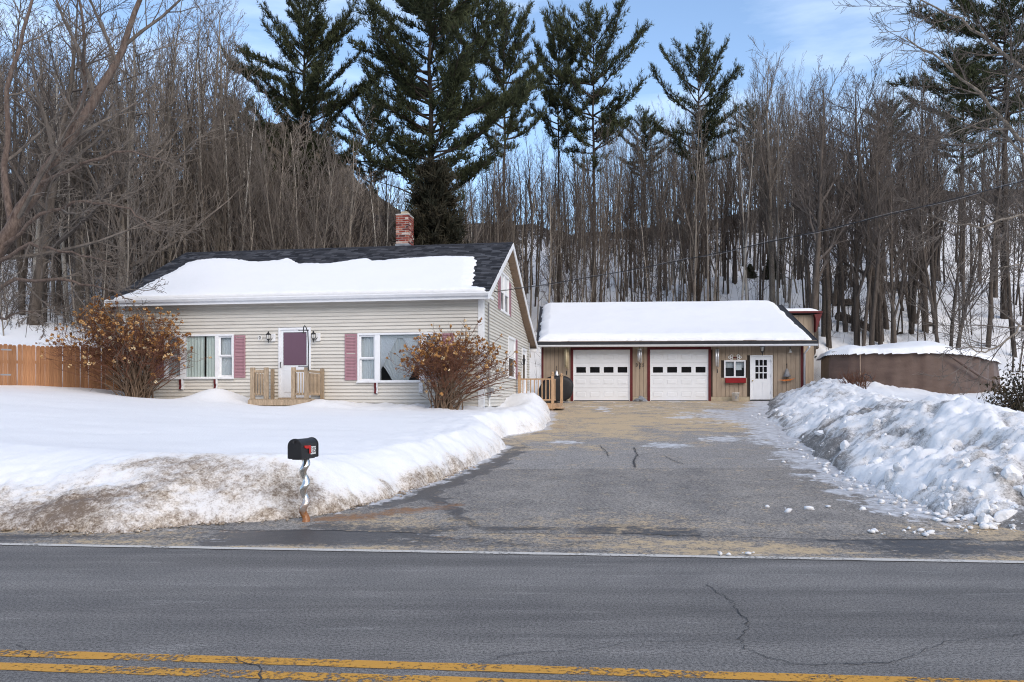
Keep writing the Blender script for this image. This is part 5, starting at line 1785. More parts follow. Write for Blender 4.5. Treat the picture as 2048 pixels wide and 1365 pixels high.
# rear addition with low shed roof
add = thing("rear_shed", "tall tan board shed with red fascia behind the garage", "shed", GO, -GA)
ax0 = GL - 4.5
ax1, az1 = gf(1627.5, 640, 6.8)
BWd = .24
x = ax0
while x < ax1 - .02:
    boxo("board", M['tan'], add, x + .006, min(x + BWd, ax1) - .006, 6.78, 6.82, 0, az1 + .25)
    x += BWd
boxo("wall", M['groove'], add, ax0 + .01, ax1 - .01, 6.821, 11, 0, az1 + .24)
fx = gf(1641, 625, 6.8)[0]; fz1 = gf(1620, 627, 6.5)[1]
MB().prism([(ax1 - .05, fz1 - .05), (fx, fz1), (ax1 + .02, fz1 - .95), (ax1 + .02, fz1 - .3)], 'y', 6.5, 6.9).build("soffit_bracket", M['red_trim'], add)
boxo("fascia_board", M['red_trim'], add, ax0 - .1, fx, 6.45, 6.49, fz1 + .02, fz1 + .11)
boxo("roof", M['roof_dark'], add, ax0 - .1, fx, 6.49, 11.2, fz1, fz1 + .1)
def as_h(X, T):
    d = sdist(X, T, [(ax0 - .05, .05), (fx - .15, .05), (fx - .15, 4.6), (ax0 - .05, 4.6)])
    return np.where(d < 0, -.03, .2 * np.power(np.clip(d / .35, 0, 1), .5) + .01 * fbm(X * 2, T * 2, 7))
roof_snow("shed_roof_snow", GO, -GA, np.arange(ax0 - .1, fx + .01, .06), np.arange(0, 4.7, .08), as_h, 6.49, fz1 + .1, 1.0, 0.0, "small snow cap on the shed roof behind the garage")

# ------------------------------------------------------------------ things at the garage front
def gw(px, py, yo): 
    x, z = gf(px, py, yo)
    v = Matrix.Translation(GO) @ Matrix.Rotation(-GA, 4, 'Z') @ Vector((x, yo, z))
    return v
def chime(label, px, ptop, pbot, n, mat, rad, spread, cap=True, vary=.0):
    p = gw(px, ptop, -.28)
    L = (pbot - ptop) / FPX * p.y
    t = thing("wind_chime", label, "wind chime", p)
    if cap: MB().lathe([(spread + .02, -.02), (spread + .02, .01), (.02, .02)], 0, 0, 12).build("top_disc", M['alu'], t)
    MB().tube([(0, 0, 0), (0, 0, GEZ + GO.z - .1 - p.z)], .004, 4).build("hanging_cord", M['black'], t)
    for i in range(n):
        a = 2 * math.pi * i / n + .4
        l = L * (1 - vary * (i / n))
        MB().tube([(spread * math.cos(a), spread * math.sin(a), -.03), (spread * math.cos(a) * .8, spread * math.sin(a), -l)], rad, 8).build("chime_tube", mat, t, smooth=True)
    MB().tube([(0, 0, -.02), (0, 0, -L - .15)], .004, 4).build("clapper_cord", M['black'], t)
    MB().tube([(0, 0, -L - .1), (0, 0, -L - .26)], [.02, .025], 6).build("wind_sail", M['black'], t)
chime("bamboo wind chime hanging left of the garage doors", 1133, 696, 738, 3, M['bamboo'], .035, .07, False, .1)
chime("silver wind chime with a round top over the garage number", 1279.5, 699, 726, 5, M['alu'], .03, .075, True, .3)
chime("long white wind chime right of the second garage door", 1434.5, 697, 734, 4, M['alu'], .032, .06, False, .12)
def hanging(name, label, cat, px, py, f):
    p = gw(px, py, -.12)
    t = thing(name, label, cat, p)
    f(t); return t
def bell(t, mat=M['steel'], s=1.0):
    MB().lathe([(.02 * s, .16 * s), (.05 * s, .12 * s), (.09 * s, -.02 * s), (.14 * s, -.14 * s), (.13 * s, -.15 * s)], 0, 0, 14).build("bell_body", mat, t, smooth=True)
    MB().tube([(0, 0, .16 * s), (0, 0, .34 * s)], .012, 6).build("bell_hanger", M['black'], t)
    MB().tube([(0, .11, .30 * s), (0, 0, .34 * s)], .012, 6).build("bell_bracket", M['black'], t)
hanging("bell", "silver bell hanging on the wall above the black grill cover", "bell", 1113.5, 748, lambda t: bell(t))
hanging("bell", "small white bell high on the wall right of the garage entry door", "bell", 1580.5, 702, lambda t: bell(t, M['white_sign'], .5))
def fish(t):
    bell(t, M['grey'], 1.15)
    MB().add([(-.38, 0, -.30), (-.12, -.03, -.36), (.12, -.03, -.34), (.38, 0, -.22), (.12, -.03, -.27), (-.12, -.03, -.29), (0, .02, -.32)],
             [(0, 1, 5), (1, 2, 4, 5), (2, 3, 4), (0, 6, 1), (1, 6, 2), (2, 6, 3), (3, 6, 4), (4, 6, 5), (5, 6, 0)]).build("orange_wing", M['orange'], t)
    MB().tube([(0, 0, -.15), (0, 0, -.3)], .006, 4).build("cord", M['black'], t)
hanging("wall_bell", "grey bell with an orange wing hanging near the garage corner", "ornament", 1574, 746, fish)
# bucket, grill, rock
p = gw(1471, 804, -.35)
bk = thing("bucket", "white plastic bucket standing beneath the garage window", "bucket", (p.x, p.y, float(BASE(p.x, p.y)) + .02))
MB().lathe([(.125, 0), (.15, .33), (.162, .33), (.162, .36), (.15, .36), (.14, .34), (.118, .03)], 0, 0, 20).build("bucket_wall", M['white_sign'], bk, smooth=True)
MB().tube([(-.155, 0, .33), (-.12, -.1, .24), (0, -.15, .2), (.12, -.1, .24), (.155, 0, .33)], .005, 6).build("bail_handle", M['steel'], bk)
boxo("label_patch", M['grey'], bk, -.05, .03, -.142, -.137, .1, .22)
p = gw(1281, 801, -.3)
rs = np.random.default_rng(8)
def lump(name, label, cat, loc, size, mat, seed):
    rs = np.random.default_rng(seed)
    me = MB()
    import bmesh
    bm = bmesh.new(); bmesh.ops.create_icosphere(bm, subdivisions=3, radius=1)
    for v in bm.verts:
        n_ = .75 + .5 * float(fbm(v.co.x * 1.7 + seed, v.co.y * 1.7 + v.co.z * 2.3, seed, 3))
        v.co = Vector((v.co.x * size[0] * n_, v.co.y * size[1] * n_, max(-.1, v.co.z) * size[2] * n_))
    m_ = bpy.data.meshes.new(name); bm.to_mesh(m_); bm.free()
    o = link(name, m_, mat); o.location = loc
    return tag(o, label, cat)
lump("stone", "low grey stone lying between the two garage doors", "stone", (p.x, p.y, float(BASE(p.x, p.y)) + .03), (.33, .22, .24), M['lead'], 3)
# covered grill
g0 = gw(1097, 800, -1.2)
gl = thing("covered_grill", "barbecue under a black cover beside the porch", "grill", (g0.x, g0.y, float(BASE(g0.x, g0.y)) + .02))
sw = lambda px: (px - 1097) / FPX * g0.y * 1.16 - .02
prof = [(1088, 803), (1080.5, 790), (1081, 775), (1094, 758), (1109, 755), (1127, 755.5), (1136, 761), (1141.5, 770), (1139, 785), (1134.5, 801)]
zz0 = EYE
pr = [(sw(a), (803 - b) / FPX * g0.y * 1.13) for a, b in prof]
V, F = [], []
n = len(pr)
cxp = sum(a for a, b in pr) / n
layers = [(-.32, .86), (-.27, 1.0), (0, 1.02), (.27, 1.0), (.33, .86)]
for (yy, s) in layers:
    for i, (a, b) in enumerate(pr): V.append((cxp + (a - cxp) * s, yy + .012 * math.sin(i * 2.3), b * (s if b > .1 else 1)))
for k in range(len(layers) - 1):
    F += [(k * n + i, k * n + (i + 1) % n, (k + 1) * n + (i + 1) % n, (k + 1) * n + i) for i in range(n)]
F += [tuple(range(n))[::-1], tuple(range((len(layers) - 1) * n, len(layers) * n))]
cv = MB().add(V, F).build("grill_cover", M['black_cover'], gl, smooth=True)
sub = cv.modifiers.new("sub", 'SUBSURF'); sub.levels = 2; sub.render_levels = 2
for a in (1100, 1128): MB().lathe([(.08, 0), (.08, .05)], 0, 0, 12).build("wheel", M['black'], gl).location = (sw(a), 0, .05)

# ------------------------------------------------------------------ fence
fn = thing("wooden_fence", "orange brown wooden stockade fence meeting the left house corner", "fence", (0, 0, 0))
FA = Vector((HO.x - HL * math.cos(HA) - .1, HO.y + HL * math.sin(HA) + .1))
FB = Vector((-17.2, 20.6))
Ld = (FB - FA).length
dirv = (FB - FA) / Ld
pwid = .118
npl = int(Ld / pwid)
rf = random.Random(12)
pm = MB().prism([(0, 0), (pwid - .006, 0), (pwid - .006, 1.96), (pwid - .03, 2.0), (.024, 2.0), (0, 1.96)], 'y', 0, .02).mesh("plank")
ang = math.atan2(dirv.y, dirv.x)
def ftop(t): return EYE + lerp(107 / FPX * 25.2, 119 / FPX * 21.2, t)
for i in range(npl):
    t = i * pwid / Ld
    p = FA + dirv * (i * pwid)
    o = link("plank", pm, M['fence'], fn)
    o.location = (p.x, p.y, ftop(t) - 2.0 + rf.uniform(-.02, .02))
    o.rotation_euler = (rf.uniform(-.008, .008), rf.uniform(-.006, .006), ang + rf.uniform(-.010, .010))
for i in range(0, npl, 20):
    p = FA + dirv * (i * pwid)
    o = boxo("post", M['fence'], fn, -.05, .05, -.05, .05, 0, 2.0); o.location = (p.x - dirv.y * .08, p.y + .10, ftop(i / npl) - 2.05)
for hgt in (.5, 1.5):
    o = boxo("rail", M['fence'], fn, 0, Ld, -.02, .02, -.045, .045); o.location = (FA.x + .02, FA.y + .05, ftop(0) - 2.0 + hgt); o.rotation_euler = (0, 0, ang)
    o.rotation_euler = (0, -math.atan2(ftop(1) - ftop(0), Ld), ang)
for (px, py) in ((15, 700), (14, 750)):
    tt = .9
    Yp = 21.25
    o = boxo("hinge", M['grey'], fn, -.12, .12, -.012, .0, -.02, .02); o.location = ((px - CX) / FPX * Yp, Yp - .05, EYE + (HZ - py) / FPX * Yp); o.rotation_euler = (0, 0, ang)

# ------------------------------------------------------------------ mailbox
mx, my_ = px2ground(609, 1041, .02)
mz = float(BASE(mx, my_)) + .02
S = my_ / FPX
mbx = thing("mailbox", "black rounded mailbox with red flag on a twisted chrome post", "mailbox", (mx, my_, mz), 0)
zb = mz; top = EYE + (HZ - 917) * S - mz        # underside of the box
hbx = (917 - 878) * S
# twisted post
V, F = [], []
nl, k = 90, 12
for i in range(nl + 1):
    t = i / nl
    z = -.15 + (top + .15) * t
    a0 = t * 2 * math.pi * 3.9 + 2.4
    ox, oy = .012 * math.cos(a0), .012 * math.sin(a0)
    for j in range(k):
        a = 2 * math.pi * j / k
        r = .050 + .011 * math.cos(a - a0)
        V.append((ox + r * math.cos(a), oy + r * math.sin(a), z))
for i in range(nl):
    F += [(i * k + j, i * k + (j + 1) % k, (i + 1) * k + (j + 1) % k, (i + 1) * k + j) for j in range(k)]
MB().add(V, F).build("twisted_post", M['post'], mbx, smooth=True)
bodyrot = math.radians(-66)
body = thing("box", None, None); body.parent = mbx
del_ = [k for k in body.keys()]
w2, r_ = .088, .088
hb = hbx - r_
sec = [(-w2, 0), (w2, 0)] + [(w2 * math.cos(t), hb + r_ * math.sin(t)) for t in [math.pi * i / 14 for i in range(15)]]
Lb = .47
bx_ = MB().prism(sec, 'x', -Lb / 2, Lb / 2).build("box_shell", M['black'], body, bevel=.004)
sec2 = [(-w2 - .006, .005), (w2 + .006, .005)] + [((w2 + .006) * math.cos(t), hb + (r_ + .006) * math.sin(t)) for t in [math.pi * i / 14 for i in range(15)]]
MB().prism(sec2, 'x', -Lb / 2 - .022, -Lb / 2 + .02).build("box_door", M['black'], body, bevel=.005)
MB().prism(sec2, 'x', Lb / 2 - .02, Lb / 2 + .004).build("rear_rim", M['black'], body, bevel=.003)
boxo("base_plate", M['black'], body, -Lb / 2 + .04, Lb / 2 - .04, -.06, .06, -.012, -.001)
MB().tube([(-Lb / 2 - .022, 0, hb + r_ - .02), (-Lb / 2 - .05, 0, hb + r_ - .03), (-Lb / 2 - .05, 0, hb + r_ - .05)], .01, 6).build("latch", M['black'], body)
MB().prism([(-.12, .125), (.0, .125), (.0, .16), (-.17, .165), (-.17, .14)], 'y', -w2 - .010, -w2 - .004).build("flag_arm", M['red_flag'], body)
MB().prism([(-.05, .06), (.0, .06), (.0, .15), (-.05, .15)], 'y', -w2 - .012, -w2 - .0105).build("flag", M['red_flag'], body)
boxo("number_plate", M['white_sign'], body, .005, .155, -w2 - .005, -w2 - .001, .045, .145)
o = link("numeral", text_mesh("325", .095, .0012), M['black'], body); o.rotation_euler = (math.pi / 2, 0, 0); o.location = (.08, -w2 - .0065, .095)
body.location = (-.01, .0, top + .005)
body.rotation_euler = (0, 0, math.radians(79))

# ------------------------------------------------------------------ tarp covered pool
TY = 31.6
def wp(px, py, Y): return Vector(((px - CX) / FPX * Y, Y, EYE + (HZ - py) / FPX * Y))
pool = thing("covered_pool", "large structure wrapped in brown tarp behind the snow bank", "tarp cover", (0, 0, 0))
corners = [wp(1661, 704, 32.4), wp(1700, 703, 31.8), wp(1780, 703, 31.5), wp(1850, 703, 31.4), wp(1900, 704, 31.5), wp(1945, 711, 32.2), wp(1985, 718, 33.6), wp(1996, 726, 35.6)]
cl = []
for a, b in zip(corners[:-1], corners[1:]):
    n = max(3, int((b - a).length / .12))
    cl += [a.lerp(b, i / n) for i in range(n)]
cl.append(corners[-1])
V, F = [], []
m = 14
ctr = Vector((16.0, 35.0, 0))
for i, p in enumerate(cl):
    for j in range(m + 1):
        t = j / m
        z = lerp(p.z, 1.0, t)
        d_ = Vector((p.x - ctr.x, p.y - ctr.y)).normalized()
        s = i * .12
        w = .035 * math.sin(s * 2.1) * t + .09 * float(fbm(s * 1.3, t * 1.6, 5, 3)) + .028 * math.sin(s * 5.3 + 1.2 * math.sin(t * 3)) * (1 - t * .5) + .02 * math.sin(s * 11 + 3 * t) + (.05 * math.sin(s * 7 + 4 * t) if s > 5.2 else 0)
        bulge = .14 * math.sin(math.pi * t)
        V.append((p.x + d_.x * (w + bulge * .4), p.y + d_.y * (w + bulge * .4), z))
nn = m + 1
for i in range(len(cl) - 1):
    F += [(i * nn + j, (i + 1) * nn + j, (i + 1) * nn + j + 1, i * nn + j + 1) for j in range(m)]
MB().add(V, F).build("tarp_side", M['tarp'], pool, smooth=True)
topz = [p for p in cl] + [Vector((22.6, 38.5, 3.38)), Vector((16.2, 39.0, 3.38)), Vector((13.9, 36.0, 3.42))]
c_ = sum((Vector(p) for p in topz), Vector()) / len(topz)
MB().add([tuple(p) for p in topz] + [tuple(c_)], [(i, (i + 1) % len(topz), len(topz)) for i in range(len(topz))]).build("tarp_top", M['tarp'], pool)
bk_ = [corners[-1], Vector((22.6, 38.5, 3.38)), Vector((16.2, 39.0, 3.38)), Vector((13.9, 36.0, 3.42)), corners[0]]
MB().add([tuple(p) for p in bk_] + [(p.x, p.y, 1.0) for p in bk_], [(i, i + 1, i + 6, i + 5) for i in range(4)]).build("tarp_back", M['tarp'], pool)
for px in (1719, 1837): MB().tube([wp(px, 709, 31.6) + Vector((0, -.06, 0)), wp(px, 800, 31.6) + Vector((0, -.1, 0))], .02, 5).build("tarp_seam", M['soffit'], pool)
f0 = [wp(1895, 712, 31.35), wp(1920, 728, 31.5), wp(1960, 755, 32.2), wp(1985, 765, 33.2)]
MB().tube([p + Vector((0, -.12, 0)) for p in f0], [.03, .06, .05, .02], 6).build("tarp_fold", M['tarp'], pool, smooth=True)
TP = [(p.x, p.y) for p in topz]
def ts_h(X, Y):
    d = sdist(X, Y, TP) + fbm(X * 2, Y * 2, 131, 3) * .06
    zt = np.interp(X, [13.5, 17.0, 18.7, 19.6, 22], [3.57, 3.58, 3.50, 3.40, 3.36])
    lump = .11 + .13 * np.exp(-((X - 16.6) / 1.3) ** 2) + .07 * np.exp(-((X - 13.6) / .7) ** 2) + .05 * fbm(X * .8, Y * .8, 132, 3)
    return zt + .03 + lump * 2.0 * np.power(np.clip((d + .1) / 1.2, 0, 1), .5) - .8 * np.clip(-d, 0, .3)
me, Vv = grid_mesh("tarp_snow", np.arange(12.3, 22.8, .06), np.arange(30.8, 39.5, .07), ts_h, keep=lambda X, Y, Z: sdist(X, Y, TP) + fbm(X * 2, Y * 2, 131, 3) * .06 > -.13)
tag(link("tarp_snow", me, M['snow_roof']), "rounded snow heaped on top of the brown tarp", "snow", kind="stuff")
# shepherd hook in front of it
sh = thing("shepherd_hook", "dark double shepherd hook standing before the brown tarp", "hook", wp(1731, 800, 29.0))
q = lambda px, py: wp(px, py, 29.0) - wp(1731, 800, 29.0)
MB().tube([q(1731, 815), q(1731, 770), q(1730, 757), q(1725, 751), q(1720, 756)], .02, 6).build("hook_pole", M['black'], sh)
MB().tube([q(1720, 757), q(1724, 751.5), q(1732, 749.5), q(1740, 752), q(1744, 760), q(1745, 764), q(1748, 763)], .018, 6).build("hook_arm", M['black'], sh)

# ------------------------------------------------------------------ service cable
a = Matrix.Translation(HO) @ Matrix.Rotation(-HA, 4, 'Z') @ Vector((.06, side_px(987, 584)[0], side_px(987, 584)[1]))
endp = wp(2420, 262, 15.0)
def mid(t):
    p = a.lerp(endp, t)
    p.z -= 4 * .30 * t * (1 - t)
    return p
cab = thing("service_cable", "black power cable running from the gable up to the right", "cable", a)
MB().tube([mid(i / 40) - a for i in range(41)], .011, 5).build("cable_line", M['black'], cab)
MB().tube([mid(i / 40) - a + Vector((0, 0, .035 * math.sin(i))) for i in range(41)], .004, 4).build("neutral_wire", M['grey'], cab)
MB().tube([Vector((0, 0, 0)), Vector((-.15, .02, .05)), Vector((-.18, .0, -.15)), Vector((-.1, .05, -.35)), Vector((-.12, .05, -.6))], .017, 5).build("drip_loop", M['black'], cab)
# ------------------------------------------------------------------ vegetation
def unit(rng):
    while True:
        v = Vector((rng.uniform(-1, 1), rng.uniform(-1, 1), rng.uniform(-1, 1)))
        if 0.05 < v.length < 1: return v.normalized()
UP = Vector((0, 0, 1))
def grow(out, rng, p, d, L, r, lvl, cfg, path=None):
    n = cfg['seg'][lvl]
    pts, rad = [p.copy()], [r]
    tip = cfg['tip'][lvl]
    if path is not None:
        pts = [Vector(q) for q in path]
        n = len(pts) - 1
        rad = [r * (1 - .82 * (i / n)) for i in range(n + 1)]
    else:
        for i in range(n):
            d = (d + unit(rng) * cfg['wander'][lvl] + UP * cfg['trop'][lvl]).normalized()
            p = p + d * (L / n)
            pts.append(p.copy())
            t = (i + 1) / n
            rad.append(max(tip, r * (1 - t * cfg['taper'][lvl])))
    out[lvl].append((pts, rad))
    if lvl >= cfg['max']: return
    nc = cfg['nch'][lvl]
    nc = int(nc) + (rng.random() < nc - int(nc))
    t0, t1 = cfg['t0'][lvl], cfg.get('t1', [1, 1, 1, 1])[lvl]
    for j in range(nc):
        t = t0 + (t1 - t0) * (j + rng.random()) / nc
        f = min(t * n, n - 1e-4)
        i = int(f)
        q = pts[i].lerp(pts[i + 1], f - i)
        pd = (pts[i + 1] - pts[i]).normalized()
        rr = rad[i] + (rad[i + 1] - rad[i]) * (f - i)
        side = unit(rng)
        side = (side - pd * side.dot(pd))
        if side.length < .05: continue
        side.normalize()
        a = math.radians(cfg['ang'][lvl] * rng.uniform(.7, 1.3))
        cd = (pd * math.cos(a) + side * math.sin(a)).normalized()
        cl = L * cfg['len'][lvl] * rng.uniform(.65, 1.25) * cfg['prof'][lvl](t)
        grow(out, rng, q, cd, cl, min(rr * .62, cfg['rmax'][lvl + 1]), lvl + 1, cfg)

def tubes_of(out, lvls, sides):
    T = Tubes()
    for l in lvls:
        for (pts, rad) in out[l]: T.add([tuple(p) for p in pts], rad, sides[l])
    return T

def tree_meshes(seed, cfg, H, r, stems=1, spread=.0, lean=0.0, path=None):
    rng = random.Random(seed)
    out = {0: [], 1: [], 2: [], 3: []}
    for s in range(stems):
        a = 2 * math.pi * s / max(1, stems) + rng.random()
        d = Vector((math.cos(a) * spread, math.sin(a) * spread, 1)).normalized() if stems > 1 else Vector((lean, rng.uniform(-.03, .03), 1)).normalized()
        grow(out, rng, Vector((math.cos(a), math.sin(a), 0)) * (.12 if stems > 1 else 0) + Vector((0, 0, -.4)), d, H * (rng.uniform(.8, 1) if stems > 1 else 1), r * (rng.uniform(.6, 1) if stems > 1 else 1), 0, cfg, path)
    tr = tubes_of(out, [0], {0: 7}).mesh("trunk", True)
    cr = tubes_of(out, [1, 2, 3], {1: 4, 2: 3, 3: 3})
    lo = tubes_of(out, [0, 1, 2], {0: 4, 1: 3, 2: 3})
    return tr, cr.mesh("crown"), lo.arrays()

P_TOP = lambda t: 1.05 - .75 * t
CFG_TALL = dict(max=3, seg=[9, 5, 3, 2], tip=[.014, .009, .007, .006], wander=[.055, .13, .2, .25], trop=[.05, .10, .06, .03], taper=[.93, .85, .8, .7],
                nch=[22, 6, 4], t0=[.40, .15, .15], ang=[38, 38, 38], len=[.26, .42, .45], rmax=[9, .08, .030, .013], prof=[P_TOP, lambda t: 1.1 - .5 * t, lambda t: 1.1 - .5 * t])
CFG_FAN = dict(CFG_TALL, nch=[16, 7, 4], t0=[.22, .15, .15], ang=[26, 28, 32], len=[.42, .42, .45], trop=[.06, .09, .07, .04])
CFG_SAP = dict(CFG_TALL, nch=[15, 5, 3], t0=[.25, .15, .15], ang=[48, 42, 40], len=[.20, .45, .45], seg=[7, 4, 3, 2], rmax=[9, .035, .016, .010])
CFG_WIDE = dict(CFG_TALL, nch=[16, 8, 5], t0=[.30, .15, .1], ang=[48, 40, 38], len=[.42, .42, .42], trop=[.03, .06, .05, .02], seg=[9, 6, 4, 2])
protos = {}
def add_proto(key, seed, cfg, H, r, **k):
    tr, cr, lo = tree_meshes(seed, cfg, H, r, **k)
    protos[key] = (tr, cr, lo, H)
for i in range(4): add_proto("tall%d" % i, 10 + i, CFG_TALL, 15.0, .135)
for i in range(2): add_proto("fan%d" % i, 20 + i, CFG_FAN, 14.0, .16)
add_proto("clump0", 30, CFG_FAN, 11.0, .10, stems=4, spread=.16)
add_proto("clump1", 31, CFG_FAN, 11.0, .09, stems=3, spread=.12)
for i in range(3): add_proto("sap%d" % i, 40 + i, CFG_SAP, 8.0, .045)
add_proto("wide0", 50, CFG_WIDE, 13.0, .22)

def put_tree(key, x, y, h, bark, twig, label, group=None, rz=None, name="bare_tree", lean=0.0, thick=1.0):
    tr, cr, lo, H = protos[key]
    s = h / H
    o = thing(name, label, "tree", (x, y, float(GROUND(x, y)) - .05), rz if rz is not None else rngt.uniform(0, 6.28), group)
    o.rotation_euler = (rngt.uniform(-.05, .05), lean + rngt.uniform(-.05, .05), o.rotation_euler[2])
    o.scale = (s * thick, s * thick, s)
    for nm, me, mat in (("trunk", tr, bark), ("crown", cr, twig)):
        c = bpy.data.objects.new(nm, me)
        COL.objects.link(c)
        if len(me.materials) == 0: me.materials.append(mat)
        c.material_slots[0].link = 'OBJECT'
        c.material_slots[0].material = mat
        c.parent = o
    return o
rngt = random.Random(77)
SKY = [(-400, -60), (0, -60), (120, -30), (200, 40), (250, 10), (330, -10), (400, 0), (460, 40), (520, 170), (580, 225), (640, 235), (760, 260), (900, 290), (1000, 260), (1100, 240), (1200, 250), (1300, 205),
       (1370, 170), (1440, 190), (1500, 150), (1545, 95), (1600, 120), (1650, 150), (1700, 125), (1760, 135), (1850, 150), (1950, 130), (2048, 110), (2500, 60)]
def skyline(px): return float(np.interp(px, [a for a, b in SKY], [b for a, b in SKY]))
def height_for(px, y, top):
    x = (px - CX) / FPX * y
    return x, (EYE + (HZ - top) / FPX * y) - float(GROUND(x, y))

# trees that can be told apart in the photograph: px, distance, top py, kind
main = [
    (345, 41, -10, "tall0", 'bark_grey', "tall pale straight bare tree just left of the house roof, tallest of its row"),
    (372, 43, 20, "tall1", 'bark_grey', "pale straight bare tree rising over the left end of the roof"),
    (425, 44, 30, "fan0", 'bark_grey', "forked pale bare tree rising behind the left third of the roof ridge"),
    (450, 47, 0, "tall2", 'bark_grey', "tall thin bare tree standing left of the left pine"),
    (518, 40, 270, "tall3", 'bark_grey', "slanting pale bare trunk beside a pale dead snag behind the roof"),
    (605, 39, 225, "clump0", 'bark_grey', "bare multi stemmed tree fanning out before the left pine"),
    (650, 40, 235, "clump1", 'bark_grey', "bare grey clump of stems midway between the left pine and the chimney"),
    (690, 41, 260, "fan1", 'bark_grey', "forked bare tree left of the chimney"),
    (240, 36, 20, "wide0", 'bark_grey', "broad bare maple left of the house with spreading upper limbs"),
    (160, 37, -20, "fan0", 'bark_grey', "tall forked bare tree behind the wooden fence"),
    (60, 34, -30, "wide0", 'bark_dark', "dark wide bare tree near the left edge behind the fence"),
    (1005, 52, 250, "tall1", 'bark_grey', "pale slender bare tree directly behind the gable peak"),
    (1545, 55, 95, "fan1", 'bark_grey', "tall bare tree whose top stands alone right of the lone pine"),
    (1660, 44, 150, "tall2", 'bark_dark', "dark straight trunk between the shed and the brown tarp"),
    (1760, 45, 130, "wide0", 'bark_dark', "dark bare tree with a broad crown behind the brown tarp"),
    (1820, 47, 160, "tall0", 'bark_dark', "dark upright trunk rising behind the middle of the brown tarp"),
    (1870, 48, 150, "tall3", 'bark_dark', "dark leaning trunk behind the right half of the brown tarp"),
    (1790, 43, 330, "fan0", 'bark_dark', "curved forked trunk close behind the tarp snow"),
]
for (px, y, top, key, bk, label) in main:
    x, h = height_for(px, y, top)
    put_tree(key, x, y, max(4, h), M[bk], M['twig_grey'] if bk == 'bark_grey' else M['twig'], label, thick=1.15)

KIND = {"tal": "slender straight", "fan": "forked spreading", "clu": "many stemmed", "wid": "broad crowned"}
zones = [(-90, 60, 34, 62, 15, "behind the fence at the left edge", 0), (60, 170, 34, 60, 18, "behind the middle of the fence", 0), (170, 290, 36, 62, 20, "behind the fence end and left shrub", 0),
         (290, 480, 40, 64, 28, "behind the left end of the house roof", 1), (480, 660, 40, 64, 26, "below the tall pine left of the chimney", 1), (660, 800, 42, 66, 20, "just left of the chimney", 1), (800, 970, 44, 66, 22, "between the chimney and the gable peak", 1),
         (970, 1100, 50, 80, 32, "between the gable and the garage", 2), (1100, 1260, 52, 82, 40, "behind the left half of the garage roof", 2), (1260, 1440, 52, 82, 44, "behind the garage roof below the lone pine", 2), (1440, 1620, 52, 82, 40, "behind the right end of the garage roof", 2),
         (1620, 1740, 42, 84, 24, "on the snow between the shed and the tarp", 3), (1740, 1880, 42, 84, 28, "on the snowy slope behind the tarp", 3), (1880, 2130, 42, 78, 22, "on the snowy slope at the right edge", 3)]
queue = []
keys_t = ["tall0", "tall1", "tall2", "tall3", "tall0", "tall1", "fan0", "fan1", "clump1"]
for (p0, p1, y0, y1, n, where, zi) in zones:
    for i in range(n):
        px = p0 + (p1 - p0) * (i + rngt.random()) / n
        y = y0 + (y1 - y0) * rngt.random() ** 1.3
        top = skyline(px) + rngt.uniform(10, 170)
        x, h = height_for(px, y, top)
        if h < 3.5: continue
        pale = (zi < 2 and rngt.random() < .8) or (zi == 2 and rngt.random() < .55)
        tw = M['twig_grey'] if zi < 3 and rngt.random() < .6 else M['twig']
        key = rngt.choice(keys_t if zi != 2 else keys_t + ['fan0', 'fan1', 'clump0', 'clump1', 'fan1'])
        label = "%s %s bare tree %s" % (KIND[key[:3]], "pale barked" if pale else "dark barked", where)
        queue.append((-min(h, 21) / y, (key, x, y, min(h, 21), (M['bark_birch'] if rngt.random() < .14 else M['bark_grey']) if pale else M['bark_dark'], tw, label, label), rngt.uniform(.75, 1.2) if zi < 2 else rngt.uniform(.5, .8) if zi == 2 else rngt.uniform(.8, 1.35)))
# the trees that show largest stand as things of their own, the rest join the distant wood
queue.sort(key=lambda q: q[0])
leftover = [q[1][:4] for q in queue[275:]]
for _, a_, th in queue[:275]: put_tree(*a_, thick=th)
# saplings
szones = [(-70, 100, 30, 50, 16, "behind the fence at the left edge", 0), (100, 300, 30, 50, 26, "behind the fence end", 0), (300, 620, 38, 50, 34, "behind the left half of the house roof", 1), (620, 960, 38, 50, 30, "behind the right half of the house roof", 1),
          (960, 1100, 46, 60, 12, "between the gable and the garage", 2), (1100, 1380, 48, 62, 20, "behind the left part of the garage roof", 2), (1380, 1640, 48, 62, 18, "behind the right part of the garage roof", 2),
          (1640, 1800, 40, 60, 14, "on the snow left behind the tarp", 3), (1800, 2110, 40, 60, 18, "on the snow at the right edge", 3)]
for (p0, p1, y0, y1, n, where, zi) in szones:
    for i in range(n):
        px = p0 + (p1 - p0) * (i + rngt.random()) / n
        y = y0 + (y1 - y0) * rngt.random()
        x = (px - CX) / FPX * y
        ln = rngt.uniform(-.12, .12)
        pale = zi < 3 and rngt.random() < .6
        label = "thin %s bare sapling %s" % ("pale" if pale else "dark", where)
        put_tree("sap%d" % rngt.randrange(3), x, y, rngt.uniform(5, 10.5), M['bark_grey'] if pale else M['bark_dark'], M['twig'], label, label, name="sapling", lean=ln, thick=rngt.uniform(.8, 1.3))

